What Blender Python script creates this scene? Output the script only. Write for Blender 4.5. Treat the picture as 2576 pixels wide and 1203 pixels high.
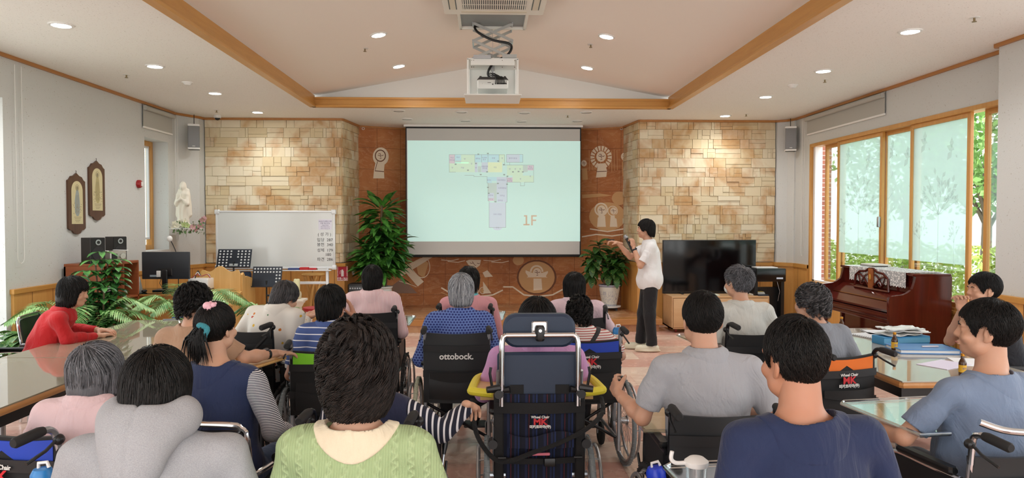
import bpy, math, random
import numpy as np
from mathutils import Vector, Matrix
PI = math.pi
S = bpy.context.scene
COL = S.collection
for o in list(bpy.data.objects): bpy.data.objects.remove(o)
random.seed(7)

# ---------------------------------------------------------------- camera
FPX, CXP, CYP = 1786.0, 1288.0, 601.5
CAMZ = 1.70
cam_d = bpy.data.cameras.new('camera'); cam = bpy.data.objects.new('camera', cam_d); COL.objects.link(cam)
cam_d.sensor_width = 36; cam_d.lens = FPX/2576*36; cam_d.clip_start = .05; cam_d.clip_end = 200
YAW, PITCH = math.atan(60/FPX), math.atan(46/FPX)
cam.location = (0, 0, CAMZ)
cam.rotation_euler = (PI/2-PITCH, 0, -YAW)
S.camera = cam
CR = cam.rotation_euler.to_matrix()
def ray(px, py): return CR @ Vector(((px-CXP)/FPX, -(py-CYP)/FPX, -1))
def PY(px, py, Y):
    d = ray(px, py); return Vector((0, 0, CAMZ)) + d*(Y/d.y)
def PZ(px, py, z):
    d = ray(px, py); return Vector((0, 0, CAMZ)) + d*((z-CAMZ)/d.z)
def PX(px, py, X):
    d = ray(px, py); return Vector((0, 0, CAMZ)) + d*(X/d.x)

# ---------------------------------------------------------------- world, sun, exposure
wd = bpy.data.worlds.new('World'); S.world = wd; wd.use_nodes = True
wn = wd.node_tree.nodes; wl = wd.node_tree.links; wn.clear()
w_out = wn.new('ShaderNodeOutputWorld'); w_bg = wn.new('ShaderNodeBackground')
w_tc = wn.new('ShaderNodeTexCoord'); w_sep = wn.new('ShaderNodeSeparateXYZ'); w_rmp = wn.new('ShaderNodeValToRGB')
wl.new(w_tc.outputs['Generated'], w_sep.inputs[0]); wl.new(w_sep.outputs[2], w_rmp.inputs[0])
e = w_rmp.color_ramp.elements; e[0].position = 0.0; e[0].color = (.80, .80, .78, 1); e[1].position = .25; e[1].color = (.93, .97, 1, 1)
wl.new(w_rmp.outputs[0], w_bg.inputs[0]); w_bg.inputs[1].default_value = 2.6; wl.new(w_bg.outputs[0], w_out.inputs[0])
def add_light(kind, name, loc, rot, energy, color=(1, 1, 1), **k):
    l = bpy.data.lights.new(name, kind); l.energy = energy; l.color = color
    for a, b in k.items(): setattr(l, a, b)
    o = bpy.data.objects.new(name, l); COL.objects.link(o); o.location = loc; o.rotation_euler = rot
    return o
add_light('SUN', 'sun', (6, 4, 8), (math.radians(38), math.radians(28), math.radians(-20)), 2.2, (1, .96, .9), angle=math.radians(.8))
S.view_settings.view_transform = 'Standard'; S.view_settings.look = 'None'
S.view_settings.gamma = 1; S.view_settings.use_curve_mapping = False
S.view_settings.exposure = 0.64
S.cycles.max_bounces = 8; S.cycles.diffuse_bounces = 4; S.cycles.glossy_bounces = 3; S.cycles.transmission_bounces = 6; S.cycles.transparent_max_bounces = 10
S.cycles.use_denoising = True; S.cycles.caustics_reflective = False; S.cycles.caustics_refractive = False
S.cycles.sample_clamp_indirect = 6

# ---------------------------------------------------------------- materials
def lin(h):
    if not isinstance(h, str): return tuple(h)
    h = h.lstrip('#'); c = [int(h[i:i+2], 16)/255 for i in (0, 2, 4)]
    return tuple(x/12.92 if x <= .04045 else ((x+.055)/1.055)**2.4 for x in c)
MATS = {}
class NT:
    def __init__(s, m): s.t = m.node_tree; s.n = s.t.nodes; s.b = s.n['Principled BSDF']
    def new(s, k, **kw):
        n = s.n.new('ShaderNode'+k)
        for a, b in kw.items(): setattr(n, a, b)
        return n
    def link(s, a, b): s.t.links.new(a, b)
    def val(s, n, **kw):
        for a, b in kw.items(): n.inputs[a.replace('_', ' ')].default_value = b
    def coord(s, kind='Object', scale=(1, 1, 1), loc=(0, 0, 0), rot=(0, 0, 0)):
        c = s.new('TexCoord'); m = s.new('Mapping'); s.link(c.outputs[kind], m.inputs[0])
        m.inputs['Scale'].default_value = scale; m.inputs['Location'].default_value = loc; m.inputs['Rotation'].default_value = rot
        return m.outputs[0]
    def noise(s, co, scale, detail=3, rough=.5, dist=0):
        n = s.new('TexNoise'); s.link(co, n.inputs['Vector']); s.val(n, Scale=scale, Detail=detail, Roughness=rough, Distortion=dist); return n
    def ramp(s, fac, stops, interp='LINEAR'):
        r = s.new('ValToRGB'); r.color_ramp.interpolation = interp; s.link(fac, r.inputs[0]); el = r.color_ramp.elements
        while len(el) < len(stops): el.new(.5)
        for q, (p, c) in zip(el, stops):
            q.position = p; c = lin(c) if isinstance(c, str) else ((c,)*3 if isinstance(c, (int, float)) else c); q.color = (*c, 1)
        return r.outputs[0]
    def mix(s, fac, a, b, mode='MIX'):
        m = s.new('MixRGB', blend_type=mode)
        for i, x in ((0, fac), (1, a), (2, b)):
            if hasattr(x, 'is_linked') or hasattr(x, 'links'): s.link(x, m.inputs[i])
            elif i == 0: m.inputs[0].default_value = x
            else: m.inputs[i].default_value = (*lin(x), 1)
        return m.outputs[0]
    def math(s, op, a, b=0.0):
        m = s.new('Math', operation=op)
        for i, x in ((0, a), (1, b)):
            if isinstance(x, (int, float)): m.inputs[i].default_value = x
            else: s.link(x, m.inputs[i])
        return m.outputs[0]
    def bump(s, h, strength=.3, dist=.01):
        b = s.new('Bump'); s.val(b, Strength=strength, Distance=dist); s.link(h, b.inputs['Height']); s.link(b.outputs[0], s.b.inputs['Normal']); return b
def mat(name, color='#888888', rough=.5, metal=0, fn=None, **kw):
    if name in MATS: return MATS[name]
    m = bpy.data.materials.new(name); m.use_nodes = True; MATS[name] = m
    n = NT(m); n.b.inputs['Base Color'].default_value = (*lin(color), 1)
    n.b.inputs['Roughness'].default_value = rough; n.b.inputs['Metallic'].default_value = metal
    for a, b in kw.items(): n.b.inputs[a.replace('_', ' ')].default_value = b
    m.diffuse_color = (*lin(color), 1)
    if fn: fn(n)
    return m
def f_fabric(c1, c2, sc=60, bump=.25, spread=4):
    def f(n):
        co = n.coord(); a = n.noise(co, spread, 3); b = n.noise(co, sc*6, 2)
        n.link(n.mix(n.math('MULTIPLY', a.outputs[0], .8), c1, c2), n.b.inputs['Base Color'])
        w_ = n.noise(n.coord(scale=(1, 1, .6)), 7.5, 3, .55, 1.6); n.bump(n.math('ADD', n.math('MULTIPLY', b.outputs[0], .05), w_.outputs[0]), .55, .035); n.b.inputs['Sheen Weight'].default_value = .1
    return f
def fabric(name, c, c2=None, rough=.85, **k):
    r = lin(c); return mat(name, c, rough, fn=f_fabric(c, c2 or tuple(x*.86 for x in r), **k))
def f_wood(c1, c2, axis=2, sc=1.0, plank=0):
    def f(n):
        s_ = [14*sc, 14*sc, 14*sc]; s_[axis] = 1.2*sc
        co = n.coord(scale=s_); a = n.noise(co, 1.6, 5, .6, 1.2)
        col = n.ramp(a.outputs[0], [(.3, c1), (.7, c2)])
        n.link(col, n.b.inputs['Base Color']); n.bump(a.outputs[0], .05, .002)
    return f
def wood(name, c1, c2, rough=.4, axis=2, sc=1.0, **k): return mat(name, c1, rough, fn=f_wood(c1, c2, axis, sc), **k)
M_CHROME = mat('chrome', '#cfd0d2', .14, 1)
M_ALU = mat('brushed_aluminium', '#b9bcc0', .32, 1)
M_BLACKP = mat('black_plastic', '#121315', .4)
M_RUBBER = mat('black_rubber', '#1b1b1c', .75)
M_GRUBBER = mat('grey_rubber', '#7d8588', .7)
M_BLACKV = mat('black_vinyl', '#0c0c0e', .38)
M_WHITEP = mat('white_plastic', '#e8e8e6', .35)
M_WHITE = mat('white_paint', '#eeeeec', .5)
M_BLACKF = mat('black_nylon', '#0d0e10', .75, fn=lambda n: n.bump(n.noise(n.coord(), 320, 2).outputs[0], .2, .002))
def f_glass(n): pass
def clearmat(name, color, alpha, rough=.08):
    # thin clear sheet: mix of transparent and glossy by fresnel
    if name in MATS: return MATS[name]
    m = bpy.data.materials.new(name); m.use_nodes = True; MATS[name] = m; t = m.node_tree; t.nodes.clear()
    o = t.nodes.new('ShaderNodeOutputMaterial'); mx = t.nodes.new('ShaderNodeMixShader'); tr = t.nodes.new('ShaderNodeBsdfTransparent'); gl = t.nodes.new('ShaderNodeBsdfAnisotropic'); gl.inputs['Color'].default_value = (*[.5+.5*x for x in lin(color)], 1); gl.inputs['Roughness'].default_value = rough
    fr = t.nodes.new('ShaderNodeFresnel'); fr.inputs[0].default_value = 1.45
    ad = t.nodes.new('ShaderNodeMath'); ad.operation = 'MULTIPLY_ADD'; ad.use_clamp = True; ad.inputs[1].default_value = .55; ad.inputs[2].default_value = alpha
    t.links.new(fr.outputs[0], ad.inputs[0]); t.links.new(ad.outputs[0], mx.inputs[0]); t.links.new(tr.outputs[0], mx.inputs[1]); t.links.new(gl.outputs[0], mx.inputs[2]); t.links.new(mx.outputs[0], o.inputs[0])
    tc = lin(color); tr.inputs[0].default_value = (*[.6+.4*x for x in tc], 1)
    return m
M_ACRYL = clearmat('clear_acrylic', '#e6efee', .10)
M_PANE = clearmat('window_glass', '#e8f2f0', .02, .02)
M_PET = clearmat('clear_bottle_plastic', '#dfe8ea', .12, .1)

# ---------------------------------------------------------------- mesh builder
class MB:
    def __init__(s): s.v = []; s.f = []; s.mi = []; s.m = 0; s.T = Matrix.Identity(4)
    def add(s, vs, fs):
        b = len(s.v); T = s.T
        s.v += [tuple(T @ Vector(p)) for p in vs]; s.f += [tuple(i+b for i in q) for q in fs]; s.mi += [s.m]*len(fs); return s
    def box(s, a, b, bev=0):
        x0, y0, z0 = [min(p, q) for p, q in zip(a, b)]; x1, y1, z1 = [max(p, q) for p, q in zip(a, b)]
        if bev <= 0:
            return s.add([(x0,y0,z0),(x1,y0,z0),(x1,y1,z0),(x0,y1,z0),(x0,y0,z1),(x1,y0,z1),(x1,y1,z1),(x0,y1,z1)],
                  [(0,3,2,1),(4,5,6,7),(0,1,5,4),(1,2,6,5),(2,3,7,6),(3,0,4,7)])
        bev = min(bev, (x1-x0)/2.01, (y1-y0)/2.01, (z1-z0)/2.01)
        ring = lambda i, z: [(x0+i+bev,y0+i,z),(x1-i-bev,y0+i,z),(x1-i,y0+i+bev,z),(x1-i,y1-i-bev,z),(x1-i-bev,y1-i,z),(x0+i+bev,y1-i,z),(x0+i,y1-i-bev,z),(x0+i,y0+i+bev,z)]
        vs = ring(bev*.5, z0)+ring(0, z0+bev)+ring(0, z1-bev)+ring(bev*.5, z1)
        fs = [tuple(range(7, -1, -1)), tuple(range(24, 32))]
        for k in range(3):
            for i in range(8): j = (i+1) % 8; fs.append((k*8+i, k*8+j, k*8+8+j, k*8+8+i))
        return s.add(vs, fs)
    def cbox(s, c, h, bev=0): return s.box([c[i]-h[i] for i in range(3)], [c[i]+h[i] for i in range(3)], bev)
    def tube(s, pts, r, n=10, closed=False, cap=True, sx=1):
        pts = [Vector(p) for p in pts]; N = len(pts); rs = r if hasattr(r, '__len__') else [r]*N
        vs = []; up = None
        for i, p in enumerate(pts):
            a = pts[(i-1) % N] if (closed or i > 0) else p; b = pts[(i+1) % N] if (closed or i < N-1) else p
            t = (b-a).normalized() if (b-a).length > 1e-9 else Vector((0, 0, 1))
            if up is None: up = Vector((0, 0, 1)) if abs(t.z) < .9 else Vector((1, 0, 0))
            x = t.cross(up)
            if x.length < 1e-6: x = t.cross(Vector((.3, 1, .2)))
            x.normalize(); y = x.cross(t).normalized(); up = y
            for k in range(n):
                a_ = 2*PI*k/n; vs.append(p + x*math.cos(a_)*rs[i]*sx + y*math.sin(a_)*rs[i])
        fs = []
        for i in range(N if closed else N-1):
            j = (i+1) % N
            for k in range(n): l = (k+1) % n; fs.append((i*n+k, i*n+l, j*n+l, j*n+k))
        if cap and not closed: fs.append(tuple(range(n-1, -1, -1))); fs.append(tuple((N-1)*n+k for k in range(n)))
        return s.add(vs, fs)
    def cyl(s, a, b, r, n=16, r2=None): return s.tube([a, b], [r, r if r2 is None else r2], n)
    def torus(s, c, R, r, axis='x', n=40, m=8, sx=1):
        c = Vector(c); pts = []
        for i in range(n):
            t = 2*PI*i/n; u, w = math.cos(t)*R, math.sin(t)*R
            pts.append(c+Vector({'x': (0, u, w), 'y': (u, 0, w), 'z': (u, w, 0)}[axis]))
        vs = []
        ax = Vector({'x': (1, 0, 0), 'y': (0, 1, 0), 'z': (0, 0, 1)}[axis])
        for p in pts:
            d = (p-c).normalized()
            for k in range(m): a = 2*PI*k/m; vs.append(p+d*math.cos(a)*r+ax*math.sin(a)*r*sx)
        fs = [(i*m+k, ((i+1) % n)*m+k, ((i+1) % n)*m+(k+1) % m, i*m+(k+1) % m) for i in range(n) for k in range(m)]
        return s.add(vs, fs)
    def lathe(s, prof, c=(0, 0, 0), n=24, cap=True):
        vs = [(c[0]+r*math.cos(2*PI*k/n), c[1]+r*math.sin(2*PI*k/n), c[2]+z) for r, z in prof for k in range(n)]
        fs = [(i*n+k, i*n+(k+1) % n, (i+1)*n+(k+1) % n, (i+1)*n+k) for i in range(len(prof)-1) for k in range(n)]
        if cap and prof[0][0] > 1e-5: fs.append(tuple(range(n-1, -1, -1)))
        if cap and prof[-1][0] > 1e-5: fs.append(tuple((len(prof)-1)*n+k for k in range(n)))
        return s.add(vs, fs)
    def sph(s, c, r, n=16, m=10):
        r = r if hasattr(r, '__len__') else (r,)*3
        vs = [(c[0]+r[0]*math.sin(PI*i/m)*math.cos(2*PI*k/n), c[1]+r[1]*math.sin(PI*i/m)*math.sin(2*PI*k/n), c[2]-r[2]*math.cos(PI*i/m)) for i in range(m+1) for k in range(n)]
        return s.add(vs, [(i*n+k, i*n+(k+1) % n, (i+1)*n+(k+1) % n, (i+1)*n+k) for i in range(m) for k in range(n)])
    def prism(s, poly, a, b, plane='xz'):
        # poly 2D list extruded between a and b on the remaining axis
        def P(u, v, w): return {'xz': (u, w, v), 'xy': (u, v, w), 'yz': (w, u, v)}[plane]
        n = len(poly); vs = [P(u, v, a) for u, v in poly]+[P(u, v, b) for u, v in poly]
        fs = [tuple(range(n)), tuple(range(2*n-1, n-1, -1))]+[(i, i+n, (i+1) % n+n, (i+1) % n) for i in range(n)]
        return s.add(vs, fs)
    def grid(s, fn, nu, nv, thick=0):
        vs = [Vector(fn(i/nu, j/nv)) for j in range(nv+1) for i in range(nu+1)]
        W = nu+1; fs = [(j*W+i, j*W+i+1, (j+1)*W+i+1, (j+1)*W+i) for j in range(nv) for i in range(nu)]
        if thick:
            N = len(vs); nor = []
            for j in range(nv+1):
                for i in range(nu+1):
                    a = vs[j*W+min(i+1, nu)]-vs[j*W+max(i-1, 0)]; b = vs[min(j+1, nv)*W+i]-vs[max(j-1, 0)*W+i]
                    nor.append(a.cross(b).normalized())
            vs = vs+[v-n_*thick for v, n_ in zip(vs, nor)]
            fs = fs+[tuple(q+N for q in reversed(f)) for f in fs]
            bd = [i for i in range(nu)]+[j*W+nu for j in range(nv)]+[nv*W+i for i in range(nu, 0, -1)]+[j*W for j in range(nv, 0, -1)]
            for k in range(len(bd)): a, b = bd[k], bd[(k+1) % len(bd)]; fs.append((b, a, a+N, b+N))
        return s.add(vs, fs)
    def build(s, name, m, parent=None, smooth=True, loc=None, angle=.6):
        me = bpy.data.meshes.new(name); me.from_pydata(s.v, [], s.f)
        ms = m if isinstance(m, (list, tuple)) else [m]
        for q in ms: me.materials.append(q)
        if len(ms) > 1: me.polygons.foreach_set('material_index', s.mi)
        me.validate(); me.update()
        if smooth: me.polygons.foreach_set('use_smooth', [True]*len(me.polygons)); me.set_sharp_from_angle(angle=angle)
        o = bpy.data.objects.new(name, me); COL.objects.link(o)
        if parent: o.parent = parent
        if loc: o.location = loc
        return o
    def split(s, name, m, parent=None, **k):
        par = list(range(len(s.v)))
        def find(a):
            while par[a] != a: par[a] = par[par[a]]; a = par[a]
            return a
        for f in s.f:
            r = find(f[0])
            for q in f[1:]: par[find(q)] = r
        g = {}
        for f in s.f: g.setdefault(find(f[0]), []).append(f)
        out = []
        for fs in g.values():
            ix = sorted({q for f in fs for q in f}); mp = {q: i for i, q in enumerate(ix)}; b = MB(); b.add([s.v[q] for q in ix], [tuple(mp[q] for q in f) for f in fs]); out.append(b.build(name, m, parent, **k))
        return out
def tag(o, label=None, cat=None, group=None, kind=None):
    for k, v in (('label', label), ('category', cat), ('group', group), ('kind', kind)):
        if v: o[k] = v
    return o
def thing(name, label, cat, loc=(0, 0, 0), rz=0, group=None):
    o = bpy.data.objects.new(name, None); COL.objects.link(o); o.empty_display_size = .1
    o.location = loc; o.rotation_euler = (0, 0, rz); return tag(o, label, cat, group)
def struct(name, mb, m, smooth=False, parent=None):
    o = mb.build(name, m, parent, smooth)
    if not parent: o['kind'] = 'structure'
    return o
def dup(o, loc=None, rz=None, label=None, parent=None):
    c = o.copy(); COL.objects.link(c)
    if parent: c.parent = parent
    if loc is not None: c.location = loc
    if rz is not None: c.rotation_euler = (0, 0, rz)
    if label: c['label'] = label
    for ch in list(o.children): dup(ch, parent=c)
    return c
def text(s, name, size, m, parent=None, loc=(0, 0, 0), rot=(PI/2, 0, 0), ext=.001, align='CENTER', bold=0, sx=1):
    cu = bpy.data.curves.new(name, 'FONT'); cu.body = s; cu.size = size; cu.extrude = ext; cu.align_x = align; cu.align_y = 'CENTER'; cu.offset = bold; cu.resolution_u = 3
    t = bpy.data.objects.new(name+'_tmp', cu); COL.objects.link(t); bpy.context.view_layer.update()
    me = bpy.data.meshes.new_from_object(t.evaluated_get(bpy.context.evaluated_depsgraph_get()))
    bpy.data.objects.remove(t); me.materials.clear(); me.materials.append(m); me.name = name
    o = bpy.data.objects.new(name, me); COL.objects.link(o); o.parent = parent; o.location = loc; o.rotation_euler = rot; o.scale = (sx, 1, 1)
    return o
# ---------------------------------------------------------------- smooth solids (signed distance grid + surface nets) for bodies, clothes and hair
def V3(p): return np.array(p, dtype=np.float32)
class SDF:
    def __init__(s, res=.008): s.res = res; s.P = []
    def cap(s, a, b, ra, rb=None, k=.03, fl=None): s.P.append(('cap', V3(a), V3(b), ra, ra if rb is None else rb, k, 0, fl)); return s
    def ell(s, c, r, k=.03, R=None): s.P.append(('ell', V3(c), V3(r), R, 0, k, 0, None)); return s
    def cone(s, a, b, ra, rb, k=.02): s.P.append(('cone', V3(a), V3(b), ra, rb, k, 0, None)); return s
    def cut_ell(s, c, r, k=.005, R=None): s.P.append(('ell', V3(c), V3(r), R, 0, k, 1, None)); return s
    def cut_cap(s, a, b, ra, rb=None, k=.005): s.P.append(('cap', V3(a), V3(b), ra, ra if rb is None else rb, k, 1, None)); return s
    def cut_plane(s, p, n, k=.002): s.P.append(('pl', V3(p), V3(n)/np.linalg.norm(n), 0, 0, k, 2, None)); return s
    def wob(s, fn): s.P.append(('wob', fn, None, 0, 0, 0, 3, None)); return s
    def bounds(s, p):
        if p[0] == 'ell':
            r = np.abs(np.array(p[3]) @ np.diag(p[2])).sum(1) if p[3] is not None else p[2]
            return p[1]-r, p[1]+r
        m = max(p[3], p[4]); return np.minimum(p[1], p[2])-m, np.maximum(p[1], p[2])+m
    def mesh(s):
        res = s.res; lo = np.full(3, 1e9); hi = -lo
        for p in s.P:
            if p[6] == 0: a, b = s.bounds(p); lo = np.minimum(lo, a); hi = np.maximum(hi, b)
        lo -= res*4+.02; hi += res*4+.02
        n = np.ceil((hi-lo)/res).astype(int)+1
        ax = [(lo[i]+res*np.arange(n[i])).astype(np.float32) for i in range(3)]
        D = np.full(n, .3, np.float32)
        for p in s.P:
            k = p[5]
            if p[6] in (2, 3): sl = [slice(0, n[i]) for i in range(3)]
            else:
                a, b = s.bounds(p); pad = k+3*res+.012
                i0 = np.clip(((a-pad-lo)/res).astype(int), 0, n); i1 = np.clip(np.ceil((b+pad-lo)/res).astype(int)+1, 0, n)
                if (i1 <= i0).any(): continue
                sl = [slice(i0[i], i1[i]) for i in range(3)]
            X = ax[0][sl[0]][:, None, None]; Y = ax[1][sl[1]][None, :, None]; Z = ax[2][sl[2]][None, None, :]
            sl = tuple(sl)
            if p[0] == 'wob': D += p[1](X, Y, Z).astype(np.float32); continue
            if p[0] == 'pl': d = (X-p[1][0])*p[2][0]+(Y-p[1][1])*p[2][1]+(Z-p[1][2])*p[2][2]; D = np.maximum(D, d); continue
            if p[0] == 'ell':
                q = [X-p[1][0], Y-p[1][1], Z-p[1][2]]
                if p[3] is not None:
                    R = np.array(p[3]); q = [q[0]*R[0][i]+q[1]*R[1][i]+q[2]*R[2][i] for i in range(3)]
                r = p[2]; k0 = np.sqrt((q[0]/r[0])**2+(q[1]/r[1])**2+(q[2]/r[2])**2)
                k1 = np.sqrt((q[0]/r[0]**2)**2+(q[1]/r[1]**2)**2+(q[2]/r[2]**2)**2)+1e-9
                d = k0*(k0-1)/k1
            else:
                a, b = p[1], p[2]; ba = b-a; L2 = float(ba@ba)+1e-12
                q = [X-a[0], Y-a[1], Z-a[2]]
                h = (q[0]*ba[0]+q[1]*ba[1]+q[2]*ba[2])/L2; hc = np.clip(h, 0, 1)
                e = [q[i]-ba[i]*hc for i in range(3)]
                if p[7] is not None:
                    f, sc = p[7]; f = V3(f)/np.linalg.norm(f); t = (e[0]*f[0]+e[1]*f[1]+e[2]*f[2])*(1/sc-1); e = [e[i]+t*f[i] for i in range(3)]
                rr = p[3]+(p[4]-p[3])*hc
                d = np.sqrt(e[0]**2+e[1]**2+e[2]**2)-rr
                if p[7] is not None: d = d*min(1, p[7][1])
                if p[0] == 'cone': d = np.maximum(d, (np.abs(h-.5)-.5)*math.sqrt(L2))
            if p[6] == 0:
                o = D[sl]; t = np.maximum(k-np.abs(o-d), 0)/max(k, 1e-6); D[sl] = np.minimum(o, d)-t*t*k*.25
            else:
                o = D[sl]; d = -d; t = np.maximum(k-np.abs(o-d), 0)/max(k, 1e-6); D[sl] = np.maximum(o, d)+t*t*k*.25
        return s.nets(D, lo, res)
    def nets(s, D, lo, res):
        ins = D < 0
        c = ins[:-1, :-1, :-1].astype(np.int8)
        tot = c.copy()
        for dx in (0, 1):
            for dy in (0, 1):
                for dz in (0, 1):
                    if dx+dy+dz: tot += ins[dx:D.shape[0]-1+dx, dy:D.shape[1]-1+dy, dz:D.shape[2]-1+dz]
        act = (tot > 0) & (tot < 8); I = np.argwhere(act)
        if not len(I): return np.zeros((0, 3)), np.zeros((0, 4), int)
        idx = np.full(act.shape, -1, np.int64); idx[act] = np.arange(len(I))
        corner = [(a, b, c_) for a in (0, 1) for b in (0, 1) for c_ in (0, 1)]
        vals = {q: D[I[:, 0]+q[0], I[:, 1]+q[1], I[:, 2]+q[2]] for q in corner}
        acc = np.zeros((len(I), 3)); cnt = np.zeros(len(I))
        for q in corner:
            for ax in range(3):
                if q[ax] == 0:
                    r = list(q); r[ax] = 1; r = tuple(r); a, b = vals[q], vals[r]; m = (a < 0) != (b < 0)
                    t = np.where(m, a/np.where(a == b, 1, a-b), 0)
                    for j in range(3):
                        acc[:, j] += np.where(m, q[j]+(t if j == ax else 0), 0)
                    cnt += m
        V = (I+acc/cnt[:, None])*res+lo
        F = []
        for ax in range(3):
            u, w = (ax+1) % 3, (ax+2) % 3
            A = np.take(ins, range(D.shape[ax]-1), ax); B = np.take(ins, range(1, D.shape[ax]), ax)
            ch = A != B; J = np.argwhere(ch); J = J[(J[:, u] > 0) & (J[:, w] > 0) & (J[:, u] < D.shape[u]-1) & (J[:, w] < D.shape[w]-1)]
            fl = A[tuple(J.T)]
            def cell(du, dw):
                K = J.copy(); K[:, u] -= du; K[:, w] -= dw; return idx[tuple(K.T)]
            q = np.stack([cell(1, 1), cell(0, 1), cell(0, 0), cell(1, 0)], 1)
            q[~fl] = q[~fl][:, ::-1]; F.append(q)
        return V, np.concatenate(F)
def noise3(X, Y, Z, f, seed=0):
    a = seed*1.7
    return (np.sin(X*f+a+1.3*np.sin(Y*f*.7+a*2))*np.sin(Y*f*.9+a*3+1.1*np.sin(Z*f*.8+a))*np.sin(Z*f*1.1+a*5+1.2*np.sin(X*f*.6+a*1.3)))
def join(parts):
    vs, fs, b = [], [], 0
    for v, f in parts:
        if len(v): vs.append(np.asarray(v)); fs.append(np.asarray(f)+b); b += len(v)
    return np.concatenate(vs), fs
def npmesh(name, V, Fs, m, parent=None, smooth=True):
    """Fs: list of int arrays (each n x k)"""
    if not isinstance(Fs, list): Fs = [Fs]
    me = bpy.data.meshes.new(name); me.vertices.add(len(V)); me.vertices.foreach_set('co', np.asarray(V, np.float32).ravel())
    nl = sum(f.size for f in Fs); nf = sum(len(f) for f in Fs)
    me.loops.add(nl); me.loops.foreach_set('vertex_index', np.concatenate([f.ravel() for f in Fs]).astype(np.int32))
    me.polygons.add(nf); tot = np.concatenate([np.full(len(f), f.shape[1]) for f in Fs]); st = np.concatenate([[0], np.cumsum(tot)[:-1]])
    me.polygons.foreach_set('loop_start', st.astype(np.int32))
    me.polygons.foreach_set('use_smooth', np.full(nf, smooth)); me.update(calc_edges=True); me.validate()
    me.materials.append(m); o = bpy.data.objects.new(name, me); COL.objects.link(o)
    if parent: o.parent = parent
    return o
def rotm(rx=0, ry=0, rz=0): return np.array(Matrix.Rotation(rz, 3, 'Z') @ Matrix.Rotation(rx, 3, 'X') @ Matrix.Rotation(ry, 3, 'Y'))
# ---------------------------------------------------------------- the room
HC = 3.33
def f_paper(n):
    co = n.coord(); a = n.noise(co, 90, 2); b = n.noise(co, 55, 3, .6)
    col = n.mix(n.ramp(b.outputs[0], [(.66, 0.0), (.70, 1.0)]), '#cfd1cf', '#aeaba1')
    n.link(col, n.b.inputs['Base Color']); n.bump(a.outputs[0], .25, .004)
M_WALL = mat('textured_wallpaper', '#d6d5cf', .8, fn=f_paper)
def f_ceil(n):
    co = n.coord(); b = n.noise(co, 75, 2, .7); c = n.noise(co, 1.2, 2)
    col = n.mix(n.ramp(b.outputs[0], [(.63, 0.0), (.69, 1.0)]), '#f3f1ee', '#cfcac3')
    n.link(col, n.b.inputs['Base Color']); n.bump(b.outputs[0], .2, .004)
M_CEIL = mat('acoustic_ceiling', '#e8e6e2', .85, fn=f_ceil)
M_VAULT = mat('vault_paint', '#f4eee7', .8)
M_TRIM = wood('honey_wood_trim', '#c08a45', '#cd9850', .35, 1, .6)
M_TRIMX = wood('honey_wood_trim_x', '#c08a45', '#cd9850', .35, 0, .6)
M_WOODV = wood('honey_wood_vertical', '#d7a25a', '#dfae68', .38, 2, .5)
def f_wains(n):
    co = n.coord(scale=(9, 9, .8)); a = n.noise(co, 1.6, 5, .6, 1)
    c = n.new('TexCoord'); sp = n.new('SeparateXYZ'); n.link(c.outputs['Object'], sp.inputs[0])
    s_ = n.math('ADD', sp.outputs[0], sp.outputs[1]); fr = n.math('FRACT', n.math('MULTIPLY', s_, 2.9))
    g = n.math('LESS_THAN', fr, .03)
    col = n.ramp(a.outputs[0], [(.3, '#cf9650'), (.7, '#dba65f')])
    n.link(n.mix(g, col, '#8a5a28'), n.b.inputs['Base Color']); n.bump(n.math('SUBTRACT', 1.0, g), .4, .004)
M_WAINS = mat('wainscot_boards', '#d59f58', .4, fn=f_wains)
def f_floor(c1, c2, c3, mort, ox=0.0):
    def f(n):
        co = n.coord(loc=(ox, .13, 0)); br = n.new('TexBrick', offset=0.5, squash=1.0); n.link(co, br.inputs['Vector'])
        n.val(br, Scale=1.0, Mortar_Size=.0028, Mortar_Smooth=.2, Bias=0.0, Brick_Width=.62, Row_Height=.46)
        br.inputs['Color1'].default_value = (0, 0, 0, 1); br.inputs['Color2'].default_value = (1, 1, 1, 1); br.inputs['Mortar'].default_value = (.5, .5, .5, 1)
        wv = n.noise(n.coord(), .9, 2); nz = n.noise(n.coord(scale=(1, 2.2, 1)), 2.6, 6, .62, 1.1); nz2 = n.noise(n.coord(), 9, 4, .6, .6)
        base = n.ramp(nz.outputs[0], [(.28, c1), (.5, c2), (.74, c3)])
        bw = n.new('RGBToBW'); n.link(br.outputs['Color'], bw.inputs[0]); t = n.mix(.62, base, n.mix(n.ramp(bw.outputs[0], [(.25, 0.0), (.75, 1.0)]), c1, c3))
        t = n.mix(n.math('MULTIPLY', nz2.outputs[0], .25), t, c3)
        n.link(n.mix(n.math('MULTIPLY', br.outputs['Fac'], .6), t, mort), n.b.inputs['Base Color'])
        n.link(n.math('ADD', n.math('MULTIPLY', nz.outputs[0], .2), .16), n.b.inputs['Roughness'])
        n.bump(n.math('SUBTRACT', 1.0, br.outputs['Fac']), .15, .002)
    return f
M_FLOOR = mat('pink_marbled_tile', '#b9877a', .25, fn=f_floor('#c98f82', '#dcb3a3', '#e6d2c0', '#ad8b7e'))
M_PLAT = mat('tan_marbled_tile', '#b98458', .28, fn=f_floor('#a3673f', '#ba8257', '#cda27a', '#7d5232', .2))
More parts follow.
